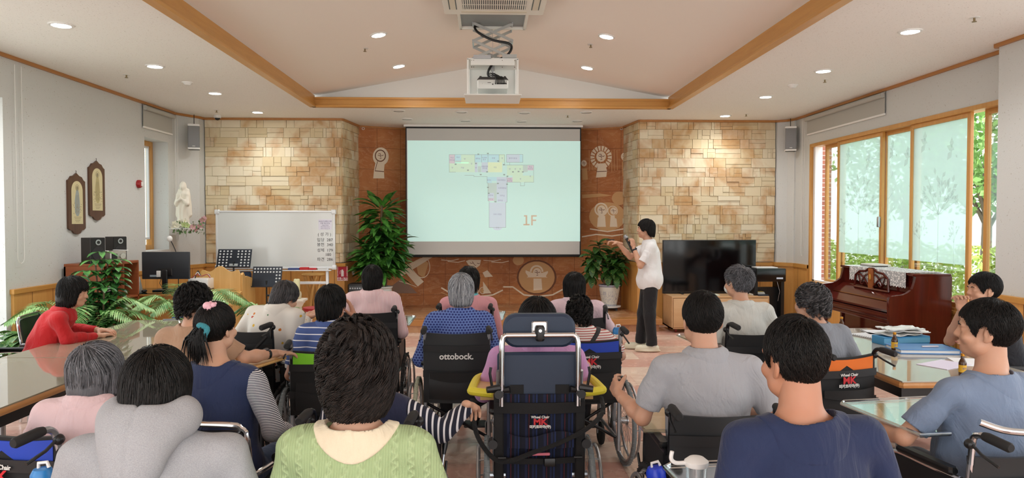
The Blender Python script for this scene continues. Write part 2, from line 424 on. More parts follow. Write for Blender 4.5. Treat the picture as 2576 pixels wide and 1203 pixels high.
# floor and platform
struct('floor', MB().box((-5.0, -4, -.12), (5.0, 13.6, 0)), M_FLOOR)
def arc(X, off=0):      # plan of the curved mural wall
    h, sg, cx = 2.33, .62, .08; R = (h*h+sg*sg)/2/sg
    x = max(-h, min(h, X-cx)); return 12.25+sg-(R-math.sqrt(R*R-x*x))-off
plat = [(-2.75, 10.78), (2.62, 10.78), (2.62, 12.6), (2.41, 12.6)]+[(x, 13.0) for x in (2.4, -2.25)]+[(-2.75, 12.6)]
struct('floor_platform', MB().prism([(-2.75, 10.78), (2.62, 10.78), (2.62, 13.1), (-2.75, 13.1)], .0, .195, 'xy'), M_PLAT)
nb = MB(); nb.box((-2.77, 10.72, .11), (2.66, 10.90, .2), .006); nb.box((2.6, 10.9, .11), (2.66, 11.4, .2), .006)
struct('trim_platform_nosing', nb, wood('nosing_wood', '#a8713c', '#b98249', .35, 0, .6))
# walls; the rear end is left open so sky light fills the room
def wall_seg(mb, a, b, z0, z1, t=.12, out=1):
    d = (Vector((b[0]-a[0], b[1]-a[1])).normalized()); nx, ny = d.y*out*t, -d.x*out*t
    mb.prism([a, b, (b[0]+nx, b[1]+ny), (a[0]+nx, a[1]+ny)], z0, z1, 'xy')
LX, RX = -4.72, 4.9
SLZ0, SLZ1 = PX(372, 632, LX).z, PX(372, 346, LX).z
w = MB()                                                     # left wall with a slot window and a wide window near the camera
def side_wall(w, X0, X1, y0, y1, holes, z1=HC+.1):
    ys = y0
    for a, b, za, zb in holes:
        w.box((X0, ys, 0), (X1, a, z1)); w.box((X0, a, 0), (X1, b, za)); w.box((X0, a, zb), (X1, b, z1)); ys = b
    w.box((X0, ys, 0), (X1, y1, z1))
side_wall(w, LX-.32, LX, -4, 10.9, [(-3, 1.5, .8, 2.9), (3.2, 7.1, .35, 2.9), (9.95, 10.67, SLZ0, SLZ1)])  # first opening lies behind the camera, added to let sky light in
struct('wall_left', w, M_WALL)
w = MB(); w.prism([(LX-.3, 10.9), (LX, 10.9), (-4.52, 11.3), (-4.49, 11.6), (LX-.3, 11.6)], 0, HC+.1, 'xy'); struct('wall_left_corner', w, M_WALL)
w = MB(); side_wall(w, RX, RX+.16, -4, 11.2, [(-3, .5, .8, 2.9), (1.5, 5.2, .8, 2.9), (6.6, 10.63, .76, 2.84)]); struct('wall_right', w, M_WALL)  # first two openings are out of view, added to let sky light in
w = MB(); w.prism([(RX+.16, 11.19), (4.88, 11.19), (4.83, 11.34), (4.70, 11.42), (4.68, 11.6), (RX+.16, 11.6)], 0, HC+.1, 'xy'); struct('wall_right_corner', w, M_WALL)
w = MB().box((4.70, 5.3, 0), (RX+.01, 6.42, HC+.1)); struct('wall_right_column', w, M_WALL)
# stone-clad blocks
def f_stone(n):
    at = n.new('Attribute', attribute_name='tone'); co = n.coord()
    a = n.noise(co, 2.6, 3, .55, .4); b = n.noise(co, 14, 4, .6); sp = n.new('SeparateColor'); n.link(at.outputs['Color'], sp.inputs[0])
    f1 = n.math('ADD', a.outputs[0], n.math('MULTIPLY', sp.outputs[0], .16))
    m = n.ramp(f1, [(.54, 0.0), (.70, .72)]); m2 = n.math('MULTIPLY', m, n.math('ADD', b.outputs[0], .35))
    base = n.mix(sp.outputs[1], '#d8c69f', '#e9dfc6')
    n.link(n.mix(m2, base, '#b98243'), n.b.inputs['Base Color']); n.bump(b.outputs[0], .35, .006)
M_STONE = mat('ochre_ashlar_stone', '#d9c294', .85, fn=f_stone)
def stone(name, P0, P1, z0, z1, seed):
    rnd = random.Random(seed); P0, P1 = Vector((*P0, 0)), Vector((*P1, 0)); L = (P1-P0).length; d = (P1-P0)/L; nrm = Vector((d.y, -d.x, 0))
    mb = MB(); tones = []; rows = round((z1-z0)/.152); rh = (z1-z0)/rows
    def blk(u0, u1, a, b, t):
        g = .0025; off = rnd.choice([0, .004, .008, .014])+.012
        q = [P0+d*(u0+g), P0+d*(u1-g)]; vs = []
        for zz in (a+g, b-g):
            for o in (0, off):
                for p in q: vs.append((p.x+nrm.x*o, p.y+nrm.y*o, zz))
        mb.add(vs, [(0, 1, 3, 2), (4, 6, 7, 5), (2, 3, 7, 6), (0, 2, 6, 4), (1, 5, 7, 3)]); tones.extend([t]*5)
    for r in range(rows):
        u = -rnd.random()*.2
        while u < L:
            wd_ = rnd.choice([.14, .2, .26, .3, .36, .42]); a, b = max(u, 0), min(u+wd_, L)
            if b-a > .02:
                za, zb = z0+r*rh, z0+(r+1)*rh; t = (rnd.random(), rnd.random(), 0, 1); k = rnd.random()
                t2 = (min(1, t[0]+rnd.uniform(-.2, .2)) if t[0] > .2 else t[0], t[1], 0, 1)
                if k < .2: blk(a, b, za, zb, t)
                elif k < .42: m_ = za+rh*rnd.choice([.35, .5, .65]); blk(a, b, za, m_, t); blk(a, b, m_, zb, t2)
                elif k < .62: m_ = a+(b-a)*rnd.choice([.3, .7]); blk(a, m_, za, zb, t); blk(m_, b, za, zb, t2)
                else:
                    m_ = a+(b-a)*rnd.choice([.35, .6]); h = za+rh*rnd.choice([.4, .6]); blk(a, m_, za, zb, t); blk(m_, b, za, h, t2); blk(m_, b, h, zb, t)
            u += wd_
    tb = [(P0), (P1)]; mb.add([(P0.x, P0.y, z0), (P1.x, P1.y, z0), (P1.x, P1.y, z1), (P0.x, P0.y, z1)], [(0, 1, 2, 3)]); tones.append((0, 0, 0, 1))
    o = mb.build(name, M_STONE, smooth=False); ca = o.data.color_attributes.new('tone', 'FLOAT_COLOR', 'CORNER')
    for p in o.data.polygons:
        for li in p.loop_indices: ca.data[li].color = tones[p.index] if p.index < len(tones) else (0, 0, 0, 1)
    o['kind'] = 'structure'; return o
stone('wall_back_left_stone', (-4.49, 11.47), (-2.34, 11.47), 1.03, HC, 1)
stone('wall_back_left_stone_return', (-2.34, 11.47), (-2.23, 12.27), 1.03, HC, 2)
stone('wall_back_right_stone', (2.45, 11.47), (4.68, 11.47), 1.03, HC, 3)
stone('wall_back_right_stone_return', (2.36, 12.27), (2.45, 11.47), 1.03, HC, 4)
struct('wall_back_left', MB().prism([(-4.6, 11.5), (-2.36, 11.5), (-2.24, 12.3), (-4.6, 12.3)], 0, HC+.1, 'xy'), M_WALL)
struct('wall_back_right', MB().prism([(2.47, 11.5), (4.8, 11.5), (4.8, 12.3), (2.37, 12.3)], 0, HC+.1, 'xy'), M_WALL)
wz = 1.02
w = MB(); w.prism([(-4.52, 11.5), (-4.52, 11.43), (-2.30, 11.43), (-2.19, 12.3), (-2.3, 12.3), (-2.34, 11.5)], 0, wz-.05, 'xy'); struct('baseboard_back_left', w, M_WAINS)
w = MB(); w.prism([(-4.53, 11.5), (-4.53, 11.41), (-2.28, 11.41), (-2.17, 12.3), (-2.28, 12.3), (-2.32, 11.5)], wz-.05, wz, 'xy'); struct('trim_back_left', w, M_TRIMX)
w = MB(); w.prism([(4.68, 11.5), (4.68, 11.43), (2.42, 11.43), (2.32, 12.3), (2.42, 12.3), (2.5, 11.5)], 0, wz-.05, 'xy'); struct('baseboard_back_right', w, M_WAINS)
w = MB(); w.prism([(4.69, 11.5), (4.69, 11.41), (2.40, 11.41), (2.30, 12.3), (2.42, 12.3), (2.5, 11.5)], wz-.05, wz, 'xy'); struct('trim_back_right', w, M_TRIMX)
w = MB(); w.box((LX, 7.17, 0), (LX+.03, 10.9, wz-.05)); w.prism([(LX, 10.88), (LX+.03, 10.88), (-4.49, 11.31), (-4.51, 11.5), (-4.54, 11.5)], 0, wz-.05, 'xy'); w.box((LX, -4, 0), (LX+.03, 3.1, .8)); struct('baseboard_left', w, M_WAINS)
w = MB(); w.box((LX, 7.15, wz-.05), (LX+.045, 10.9, wz), .004); w.prism([(LX, 10.88), (LX+.045, 10.88), (-4.475, 11.31), (-4.475, 11.5), (-4.54, 11.5)], wz-.05, wz, 'xy'); struct('trim_left', w, M_TRIM)
w = MB(); w.box((RX-.03, 6.42, 0), (RX, 10.7, .74)); w.prism([(RX-.03, 11.15), (4.66, 11.37), (4.65, 11.5), (4.7, 11.5), (RX, 11.2), (RX, 10.68), (RX-.03, 10.68)], 0, wz, 'xy'); w.box((4.67, 5.3, 0), (4.70, 6.44, wz)); w.box((4.67, 6.42, 0), (RX, 6.445, wz)); struct('baseboard_right', w, M_WAINS)
w = MB(); w.box((4.655, 5.3, wz-.05), (4.70, 6.46, wz+.005), .003); w.prism([(RX-.05, 11.13), (4.64, 11.35), (4.63, 11.5), (4.7, 11.5), (RX, 11.2), (RX, 10.68), (RX-.05, 10.68)], wz-.05, wz+.005, 'xy'); struct('trim_right', w, M_TRIM)
# mural wall
def f_mural(n):
    co = n.coord(); br = n.new('TexBrick', offset=0.0); mp = n.new('Mapping'); n.link(co, mp.inputs[0]); mp.inputs['Rotation'].default_value = (PI/2, 0, 0); n.link(mp.outputs[0], br.inputs['Vector'])
    n.val(br, Scale=1.0, Mortar_Size=.004, Mortar_Smooth=.3, Brick_Width=.385, Row_Height=.37)
    a = n.noise(co, 1.4, 4, .6, .8); b = n.noise(n.coord(scale=(1, 1, 2.5)), 3.2, 4, .6, 2.5)
    base = n.ramp(a.outputs[0], [(.3, '#9c5c2e'), (.52, '#b36f3b'), (.75, '#c88a52')]); t = n.mix(n.ramp(b.outputs[0], [(.52, 0.0), (.6, .35), (.66, 0.0)]), base, '#d2a272')
    n.link(n.mix(n.math('MULTIPLY', br.outputs['Fac'], .8), t, '#6e4022'), n.b.inputs['Base Color']); n.bump(n.math('SUBTRACT', b.outputs[0], br.outputs['Fac']), .35, .006)
M_MUR = mat('terracotta_mural_tile', '#a5632f', .6, fn=f_mural)
def mu(X, z, off=.006):
    return (X, arc(X)-off, z)
w = MB(); w.grid(lambda u, v: (-2.25+4.66*u, arc(-2.25+4.66*u), .19+(HC-.19)*v), 48, 1, .08); o = struct('wall_back_mural', w, M_MUR, smooth=False)
def mpx(px, py):
    Y = 12.7
    for _ in range(8): p = PY(px, py, Y); Y = arc(p.x)
    return p.x, p.z
def circ(cx, cy, r, n=20, sy=1, a0=0, a1=2*PI): return [(cx+r*math.cos(a0+(a1-a0)*i/n), cy+r*sy*math.sin(a0+(a1-a0)*i/n)) for i in range(n)]
class Mural:
    def __init__(s): s.mb = [MB() for _ in range(4)]
    def poly(s, pts, m=0, off=.006, dens=True):
        q = [mpx(*p) for p in pts]; cx = sum(a for a, b in q)/len(q); cz = sum(b for a, b in q)/len(q); n = len(q)
        vs = [mu(a, b, off) for a, b in q]+[mu(cx, cz, off)]+[mu(a, b, 0) for a, b in q]
        s.mb[m].add(vs, [(i, (i+1) % n, n) for i in range(n)]+[(i, n+1+i, n+1+(i+1) % n, (i+1) % n) for i in range(n)])
    def ring(s, cx, cy, r, wd_, m=0, off=.007, sy=1, a0=0, a1=2*PI, n=22):
        for i in range(n):
            t, t2 = a0+(a1-a0)*i/n, a0+(a1-a0)*(i+1)/n
            s.poly([(cx+(r-wd_)*math.cos(t), cy+(r-wd_)*math.sin(t)*sy), (cx+r*math.cos(t), cy+r*math.sin(t)*sy), (cx+r*math.cos(t2), cy+r*math.sin(t2)*sy), (cx+(r-wd_)*math.cos(t2), cy+(r-wd_)*math.sin(t2)*sy)], m, off)
    def line(s, pts, wd_=1.6, m=1, off=.010):
        for (a, b), (c, d) in zip(pts, pts[1:]):
            l = math.hypot(c-a, d-b)+1e-6; nx, ny = -(d-b)/l*wd_/2, (c-a)/l*wd_/2
            s.poly([(a-nx, b-ny), (c-nx, d-ny), (c+nx, d+ny), (a+nx, b+ny)], m, off)
    def face(s, cx, cy, r, tilt=0):
        s.poly(circ(cx, cy, r, 18, 1.12), 0, .009); e = r*.5
        s.line([(cx-e-1, cy-r*.15), (cx-e*.5, cy), (cx, cy-r*.1)], r*.12); s.line([(cx+e*.3, cy-r*.1), (cx+e, cy), (cx+e*1.4, cy-r*.2)], r*.12)
        s.line([(cx-e*.9, cy-r*.45), (cx, cy-r*.5), (cx+r*.05, cy+r*.35), (cx+e*.4, cy+r*.3)], r*.11); s.line([(cx-e*.3, cy+r*.65), (cx+e*.5, cy+r*.6)], r*.12)
U = Mural()
U.poly(circ(958, 394, 20, 22, 1.15)); U.ring(957, 392, 14, 2.4, 1, .008, 1.1); U.face(957, 392, 11); U.poly([(944, 412), (950, 404), (968, 408), (966, 430), (967, 449), (939, 449), (941, 428)], 0); U.line([(943, 430), (966, 432)], 2, 1); U.line([(950, 406), (944, 428)], 1.4, 1)
for i in range(18):
    t = 2*PI*i/18; U.poly([(1512+17*math.cos(t-.1), 396+17*math.sin(t-.1)), (1512+27*math.cos(t-.13), 396+29*math.sin(t-.13)), (1512+27*math.cos(t+.13), 396+29*math.sin(t+.13)), (1512+17*math.cos(t+.1), 396+17*math.sin(t+.1))], 0)
U.face(1512, 394, 12); U.poly([(1504, 412), (1521, 411), (1527, 430), (1525, 445), (1499, 447), (1502, 430)], 0); U.line([(1500, 432), (1526, 431)], 1.6, 1)
U.face(1571, 394, 9); U.poly([(1565, 408), (1580, 407), (1583, 443), (1566, 444)], 3); U.face(1469, 411, 7); U.poly([(1464, 424), (1476, 424), (1479, 452), (1465, 453)], 3)
for x in range(1482, 1556, 7): U.line([(x, 376+x % 5), (x+1, 424+x % 9)], 1.1, 3, .005)
U.poly([(1464, 490), (1510, 487), (1540, 492), (1500, 496), (1465, 499)], 3, .004); U.poly(circ(1558, 499, 19, 20, .9), 3, .004)
U.poly(circ(1528, 545, 46, 26, .78), 3, .005); U.ring(1512, 527, 17, 4, 0, .008); U.ring(1541, 531, 13, 2, 0, .008); U.face(1513, 529, 11); U.face(1543, 531, 8); U.poly([(1504, 543), (1522, 543), (1524, 571), (1502, 571)], 0, .008); U.poly([(1536, 543), (1550, 543), (1553, 571), (1534, 571)], 0, .008); U.line([(1484, 576), (1528, 583), (1574, 575)], 3, 0)
U.line([(1464, 596), (1500, 590), (1540, 594), (1582, 588)], 3, 0, .006)
U.poly([(988, 683), (1003, 700), (1100, 640), (1080, 640)], 0); U.poly([(1008, 672), (1025, 664), (1066, 709), (1051, 721)], 0, .008); U.poly([(1045, 655), (1058, 648), (1078, 662), (1067, 700), (1052, 690)], 3, .005); U.ring(1062, 672, 20, 1.5, 0, .008, 1.4, -1.2, 2.2)
U.poly([(985, 720), (1012, 700), (1050, 738), (990, 738)], 2, .005); U.line([(1004, 707), (1030, 715), (1048, 722)], 1.4, 0)
U.poly([(1172, 657), (1180, 654), (1210, 654), (1207, 668), (1196, 676), (1184, 674)], 0, .008); U.line([(1182, 661), (1186, 663), (1190, 662)], 1.2); U.line([(1188, 658), (1195, 668), (1198, 667)], 1.2); U.line([(1200, 662), (1204, 664), (1207, 662)], 1.2)
for k, (x, y) in enumerate([(1114, 654), (1130, 658), (1220, 655), (1240, 659)]): U.line([(x-4, y), (x+22, y+2), (x+40, y-2)], 1.8, 0, .007)
U.poly([(1214, 686), (1226, 680), (1240, 696), (1220, 698)], 0); U.poly([(1215, 708), (1236, 738), (1216, 739)], 0); U.poly(circ(1198, 733, 6.5, 16), 0); U.ring(1215, 731, 9, 1.6, 0); U.poly(circ(1215, 731, 6, 16), 3, .006)
U.line([(1110, 724), (1140, 742), (1190, 748), (1240, 742), (1265, 730)], 3.5, 0); U.line([(1266, 722), (1290, 722), (1318, 742), (1352, 746), (1390, 742), (1420, 726)], 3.5, 0); U.line([(1110, 736), (1150, 752)], 2, 3)
U.poly(circ(1304, 655, 14, 18, .9), 3, .004)
U.ring(1350, 698, 50, 4, 1, .004, .88); U.poly(circ(1350, 698, 45, 30, .88), 3, .005); U.ring(1350, 684, 17, 4.5, 0, .008, 1, PI, 2*PI); U.face(1351, 686, 10.5); U.poly([(1322, 680), (1340, 694), (1362, 694), (1378, 682), (1380, 698), (1322, 698)], 0, .007); U.poly([(1342, 701), (1362, 701), (1364, 729), (1342, 731)], 0, .008)
U.ring(1500, 672, 22, 5, 0, .006, 1, PI*.6, PI*1.8); U.ring(1500, 672, 13, 3, 3, .006); U.line([(1480, 692), (1510, 702), (1545, 698), (1575, 705)], 4, 0, .007)
for k in range(5): U.line([(905+k*8, 585-k*9), (925+k*8, 570-k*6), (950+k*9, 572-k*3), (980, 560+k*4)], 1.6, 3, .005)
for k in range(4): U.line([(890, 560-k*14), (930, 548-k*16), (968, 556-k*12), (1008, 548-k*9)], 2, 3, .004)
for mb_, nm, m_ in zip(U.mb, ('mural_cream_figures', 'mural_brown_lines', 'mural_grey_hill', 'mural_tan_shapes'), (mat('mural_cream_glaze', '#ecdcc4', .6), mat('mural_brown_glaze', '#6f4226', .6), mat('mural_grey_glaze', '#8f7160', .6), mat('mural_tan_glaze', '#cfa26e', .6))):
    mb_.build(nm, m_, o, smooth=False)
# ceiling
TX0, TX1, TY0, TY1 = -2.48, 2.62, .6, 10.16
c = MB(); T_ = .1
c.box((-5.05, -4, HC), (TX0, 11.6, HC+T_)); c.box((TX1, -4, HC), (5.1, 11.6, HC+T_)); c.box((TX0, TY1, HC), (TX1, 13.6, HC+T_)); c.box((TX0, -4, HC), (TX1, TY0, HC+T_))
struct('ceiling', c, M_CEIL)
AX, AZ, EZ = .06, 3.95, 3.47
c = MB()
for a, b in ((TX0-.05, AX), (TX1+.05, AX)):
    c.add([(a, TY0, EZ), (a, TY1+.12, EZ), (b, TY1+.12, AZ), (b, TY0, AZ), (a, TY0, EZ+.1), (a, TY1+.12, EZ+.1), (b, TY1+.12, AZ+.1), (b, TY0, AZ+.1)], [(0, 1, 2, 3), (4, 7, 6, 5), (0, 4, 5, 1), (0, 3, 7, 4)])
struct('ceiling_vault', c, M_VAULT)
c = MB().prism([(TX0-.05, HC+.05), (TX1+.05, HC+.05), (TX1+.05, EZ), (AX, AZ), (TX0-.05, EZ)], TY1+.1, TY1+.16, 'xz'); c.prism([(TX0-.05, HC+.05), (TX1+.05, HC+.05), (TX1+.05, EZ), (AX, AZ), (TX0-.05, EZ)], TY0-.06, TY0, 'xz'); struct('ceiling_gable', c, mat('gable_paint', '#ebeae6', .8))
c = MB(); c.box((TX0, TY0, HC-.02), (TX0+.035, TY1, HC+.14)); c.box((TX1-.035, TY0, HC-.02), (TX1, TY1, HC+.14)); c.box((TX0-.03, TY0, HC-.03), (TX0+.06, TY1, HC), .004); c.box((TX1-.06, TY0, HC-.03), (TX1+.03, TY1, HC), .004); struct('trim_tray_sides', c, M_TRIM)
c = MB(); c.box((TX0, TY1-.035, HC-.02), (TX1, TY1, HC+.11)); c.box((TX0, TY1-.06, HC-.03), (TX1, TY1+.03, HC), .004); c.box((TX0, TY1-.05, HC+.08), (TX1, TY1, HC+.11)); struct('trim_tray_far', c, M_TRIMX)
# cornice along the walls
def strip(mb, pts, z0, z1, wd_, side):
    for a, b in zip(pts, pts[1:]):
        d = Vector((b[0]-a[0], b[1]-a[1])).normalized(); nx, ny = -d.y*side*wd_, d.x*side*wd_; ex, ey = d.x*.01, d.y*.01
        mb.prism([(a[0]-ex, a[1]-ey), (b[0]+ex, b[1]+ey), (b[0]+nx+ex, b[1]+ny+ey), (a[0]+nx-ex, a[1]+ny-ey)], z0, z1, 'xy')
M_COR = wood('dark_honey_cornice', '#a9713a', '#b87f45', .4, 1, .6)
c = MB(); strip(c, [(LX, -4), (LX, 10.9), (-4.52, 11.3), (-4.5, 11.44), (-2.33, 11.44), (-2.22, 12.2)], HC-.035, HC-.001, .03, -1); struct('trim_cornice_left', c, M_COR)
c = MB(); strip(c, [(4.70, 5.3), (4.70, 6.44), (RX, 6.44)], HC-.035, HC-.001, .03, 1); strip(c, [(RX, 6.4), (RX, 11.19), (4.83, 11.33), (4.68, 11.44), (2.45, 11.44), (2.35, 12.2)], HC-.035, HC-.001, .03, 1); struct('trim_cornice_right', c, M_COR)
c = MB(); pts = [(-2.24+4.64*i/24, arc(-2.24+4.64*i/24)) for i in range(25)]; strip(c, pts, HC-.03, HC-.001, .03, -1); struct('trim_cornice_mural', c, M_COR)
# ---- windows
M_WF = wood('window_frame_wood', '#c48e4a', '#d09c57', .35, 2, .6)
M_WF2 = mat('white_window_track', '#e6e8ea', .4)
def fr(mb, X0, X1, y0, y1, z0, z1, w_): mb.box((X0, y0, z0), (X1, y0+w_, z1), .004); mb.box((X0, y1-w_, z0), (X1, y1, z1), .004); mb.box((X0, y0+w_, z0), (X1, y1-w_, z0+w_), .004); mb.box((X0, y0+w_, z1-w_), (X1, y1-w_, z1), .004)
t = thing('window_1', None, None, (0, 0, 0)); t['kind'] = 'structure'
m_ = MB(); fr(m_, RX-.02, RX+.14, 6.58, 10.66, .74, 2.86, .05); m_.box((RX-.05, 6.56, .72), (RX+.02, 10.68, .76), .005); m_.build('window_frame', M_WF, t)
m_ = MB(); m_.box((RX+.02, 6.63, .79), (RX+.13, 10.61, .81)); m_.box((RX+.02, 10.55, .79), (RX+.13, 10.61, 2.81)); m_.build('window_track', M_WF2, t)
def f_film(n): pass
def filmmat():
    m = bpy.data.materials.new('frosted_film'); m.use_nodes = True; tr = m.node_tree; tr.nodes.clear(); N = tr.nodes.new
    o = N('ShaderNodeOutputMaterial'); a = N('ShaderNodeBsdfTranslucent'); d = N('ShaderNodeBsdfDiffuse'); b = N('ShaderNodeBsdfTransparent'); x = N('ShaderNodeMixShader'); y = N('ShaderNodeMixShader')
    a.inputs[0].default_value = (.74, .82, .81, 1); d.inputs[0].default_value = (.76, .8, .79, 1); b.inputs[0].default_value = (.84, .96, .93, 1)
    x.inputs[0].default_value = .28; tr.links.new(a.outputs[0], x.inputs[1]); tr.links.new(d.outputs[0], x.inputs[2]); y.inputs[0].default_value = .48
    tr.links.new(x.outputs[0], y.inputs[1]); tr.links.new(b.outputs[0], y.inputs[2]); tr.links.new(y.outputs[0], o.inputs[0]); return m
M_FILM = filmmat()
M_FILMD = mat('etched_pattern', '#b9c8c6', .6); M_FILMD.node_tree.nodes['Principled BSDF'].inputs['Alpha'].default_value = .3
def yat(px, X=RX): return PX(px, 600, X).y
# sashes: (near y, far y, x offset, film bottom z or None)
sash = [(yat(2105), yat(2060), .10, None), (yat(2214), yat(2102), .03, 1.26), (yat(2292), yat(2208), .09, 1.24), (yat(2434), yat(2284), .03, 1.24), (6.63, yat(2455), .09, None)]
rnd = random.Random(5)
for i, (y0, y1, xo, film) in enumerate(sash):
    s_ = MB(); X = RX+xo; fr(s_, X-.02, X+.02, y0, y1, .79, 2.81, .05); o = s_.build('sash', M_WF, t)
    MB().box((X-.003, y0+.04, .83), (X+.003, y1-.04, 2.77)).build('pane', M_PANE, o)
    if film:
        MB().box((X-.0065, y0+.05, film), (X-.004, y1-.05, 2.76)).build('frosted_film', M_FILM, o)
        d_ = MB(); Xd = X-.008; wy = y1-y0
        def leafq(y, z, l, a):
            cx, sx_ = math.cos(a), math.sin(a); p = [(0, 0), (.5, .28), (1, 0), (.5, -.28)]
            d_.add([(Xd, y+l*(u*cx-v*sx_), z+l*(u*sx_+v*cx)) for u, v in p], [(0, 1, 2, 3)])
        def lineq(a, b, w_):
            dy, dz = b[0]-a[0], b[1]-a[1]; l = math.hypot(dy, dz)+1e-6; ny, nz = -dz/l*w_/2, dy/l*w_/2
            d_.add([(Xd, a[0]-ny, a[1]-nz), (Xd, b[0]-ny, b[1]-nz), (Xd, b[0]+ny, b[1]+nz), (Xd, a[0]+ny, a[1]+nz)], [(0, 1, 2, 3)])
        for (fy, base, h, n_) in ((.5, film+.0, 1.05, 46), (.24, film, .45, 26), (.82, film, .5, 26)):
            if xo > .05: break
            cy = y0+wy*fy; lineq((cy, base), (cy, base+h*.6), .018*h)
            for k in range(n_):
                a = rnd.uniform(.15, PI-.15); r = h*rnd.uniform(.12, .42); q = (cy+r*.8*math.cos(a), base+h*.55+r*math.sin(a))
                if k % 4 == 0: lineq((cy, base+h*.5), q, .008*h)
                leafq(q[0], q[1], .07*h+.012, a+rnd.uniform(-.7, .7))
        for k in range(2):
            cy, cz = y0+wy*(.25+.45*k), 2.45+.12*k; leafq(cy, cz, .14, .4); leafq(cy+.05, cz+.02, .12, 1.6); leafq(cy+.04, cz, .13, -.9); leafq(cy-.05, cz-.09, .05, .9)
        if xo > .05:
            for k in range(4):
                z_ = 1.75+.22*k
                lineq((y1-.08, z_), (y1-.22, z_+.12), .006); lineq((y1-.15, z_+.06), (y1-.18, z_+.14), .005); lineq((y0+.08, z_+.05), (y0+.2, z_+.15), .006)
        d_.build('etched_pattern', M_FILMD, o, smooth=False)
MB().box((RX-.03, sash[2][1]-.06, 1.62), (RX-.0, sash[2][1]-.02, 1.75), .006).build('window_latch', M_ALU, t)
for nm, X0, X1, y0, y1, z0, z1 in (('window_2', LX-.28, LX-.2, 3.2, 7.1, .35, 2.9), ('window_added', RX+.04, RX+.12, 1.5, 5.2, .8, 2.9)):  # the right-hand one is unseen, added to let in sky light
    t = thing(nm, None, None); t['kind'] = 'structure'; m_ = MB(); fr(m_, X0, X1, y0, y1, z0, z1, .06)
    for k in (1, 2, 3): yy = y0+(y1-y0)*k/4; m_.box((X0, yy-.03, z0), (X1, yy+.03, z1))
    m_.build('window_frame', M_WF2, t)
t = thing('window_4', None, None); t['kind'] = 'structure'; m_ = MB(); fr(m_, LX-.3, LX-.22, 9.95, 10.67, SLZ0, SLZ1, .07); m_.build('window_frame', M_WF, t)
MB().box((LX-.27, 10.01, SLZ0+.06), (LX-.262, 10.61, SLZ1-.06)).build('pane', M_PANE, t); m_ = MB(); fr(m_, LX-.275, LX-.24, 10.02, 10.6, SLZ0+.15, SLZ1-.07, .03); m_.build('inner_sash', M_WF2, t)
# roller blinds
M_BLIND = mat('grey_blind_fabric', '#b5b4ae', .8)
def blind(X, y0, y1, z, side, lab):
    t = thing('roller_blind', lab, 'blind', (X, (y0+y1)/2, z)); hy = (y1-y0)/2
    MB().box((0, -hy, 0), (side*.004, hy, HC-.04-z)).build('blind_fabric', M_BLIND, t); MB().box((-.008, -hy, -.02), (.012, hy, .004), .004).build('bottom_bar', M_WHITE, t)
    MB().tube([(side*.03, -hy, HC-.085-z), (side*.03, hy, HC-.085-z)], .032, 14).build('roller_tube', M_BLIND, t); return t
blind(LX+.02, 9.88, 10.77, 2.99, 1, 'grey roller blind wound up above the narrow window on the left wall')
blind(RX-.02, PX(2230, 272, RX).y, PX(2034, 328, RX).y, PX(2230, 275, RX).z-.05, -1, 'grey roller blind wound up above the frosted windows on the right')
M_CORD = mat('white_bead_chain', '#dcdcd8', .5)
def cord(X, y, z0, w_, lab, zt=3.25):
    t = MB().tube([(X, y-w_, zt), (X, y-w_, z0+w_), (X, y-w_*.7, z0+w_*.3), (X, y, z0), (X, y+w_*.7, z0+w_*.3), (X, y+w_, z0+w_), (X, y+w_, zt)], .004, 6).build('blind_cord', M_CORD)
    tag(t, lab, 'cord')
cord(LX+.03, 7.29, 1.27, .05, 'long looped bead chain hanging on the left wall at the picture edge')
cord(LX+.06, 10.82, 1.40, .04, 'looped bead chain hanging beside the narrow window and the statue')
cord(RX-.03, 10.85, 1.15, .04, 'looped bead chain hanging at the far corner of the right wall')
# ---------------------------------------------------------------- outside
M_GR = mat('pale_bounce_ground', '#b9b6ad', .9); struct('ground', MB().box((-30, -6, -.3), (40, 45, -.14)), M_GR)  # made pale instead of lawn, so light bounced indoors is not green
def f_brick(n):
    co = n.coord(rot=(PI/2, 0, 0)); br = n.new('TexBrick'); n.link(co, br.inputs['Vector']); n.val(br, Scale=1.0, Mortar_Size=.008, Brick_Width=.2, Row_Height=.075)
    br.inputs['Color1'].default_value = (*lin('#86503f'), 1); br.inputs['Color2'].default_value = (*lin('#734033'), 1); br.inputs['Mortar'].default_value = (*lin('#958a84'), 1)
    n.link(br.outputs[0], n.b.inputs['Base Color'])
struct('wall_outside_brick', MB().box((5.08, 11.55, -.14), (5.66, 12.2, 5)), mat('red_brick', '#a06050', .8, fn=f_brick))
def leafmat(name, c1, c2, tr=.3):
    def f(n):
        a = n.noise(n.coord(), 7, 2); g = n.new('ObjectInfo'); n.link(n.mix(a.outputs[0], c1, c2), n.b.inputs['Base Color'])
        n.b.inputs['Subsurface Weight'].default_value = 0
    return mat(name, c1, .55, fn=f)
def leaves(mb, n, pos, size, seed, up=.3):
    r = random.Random(seed)
    for i in range(n):
        p = Vector(pos(r)); d = Vector((r.gauss(0, 1), r.gauss(0, 1), r.gauss(0, 1)+up)).normalized(); s_ = d.cross(Vector((r.gauss(0, 1), r.gauss(0, 1), r.gauss(0, 1)))).normalized(); l = size*r.uniform(.6, 1.3)
        mb.add([p-s_*l*.3, p-d*l*.5, p+s_*l*.3, p+d*l*.6], [(0, 1, 2, 3)])
mb = MB(); leaves(mb, 14000, lambda r: (8.2+abs(r.gauss(0, .5)), r.uniform(7, 28), r.uniform(-.1, 1.22)+.06*math.sin(r.random()*9)), .11, 1)
tag(mb.build('hedge', leafmat('hedge_leaf', '#7f9f42', '#b3c660'), smooth=False), 'bright clipped green hedge outside the right windows', 'hedge')
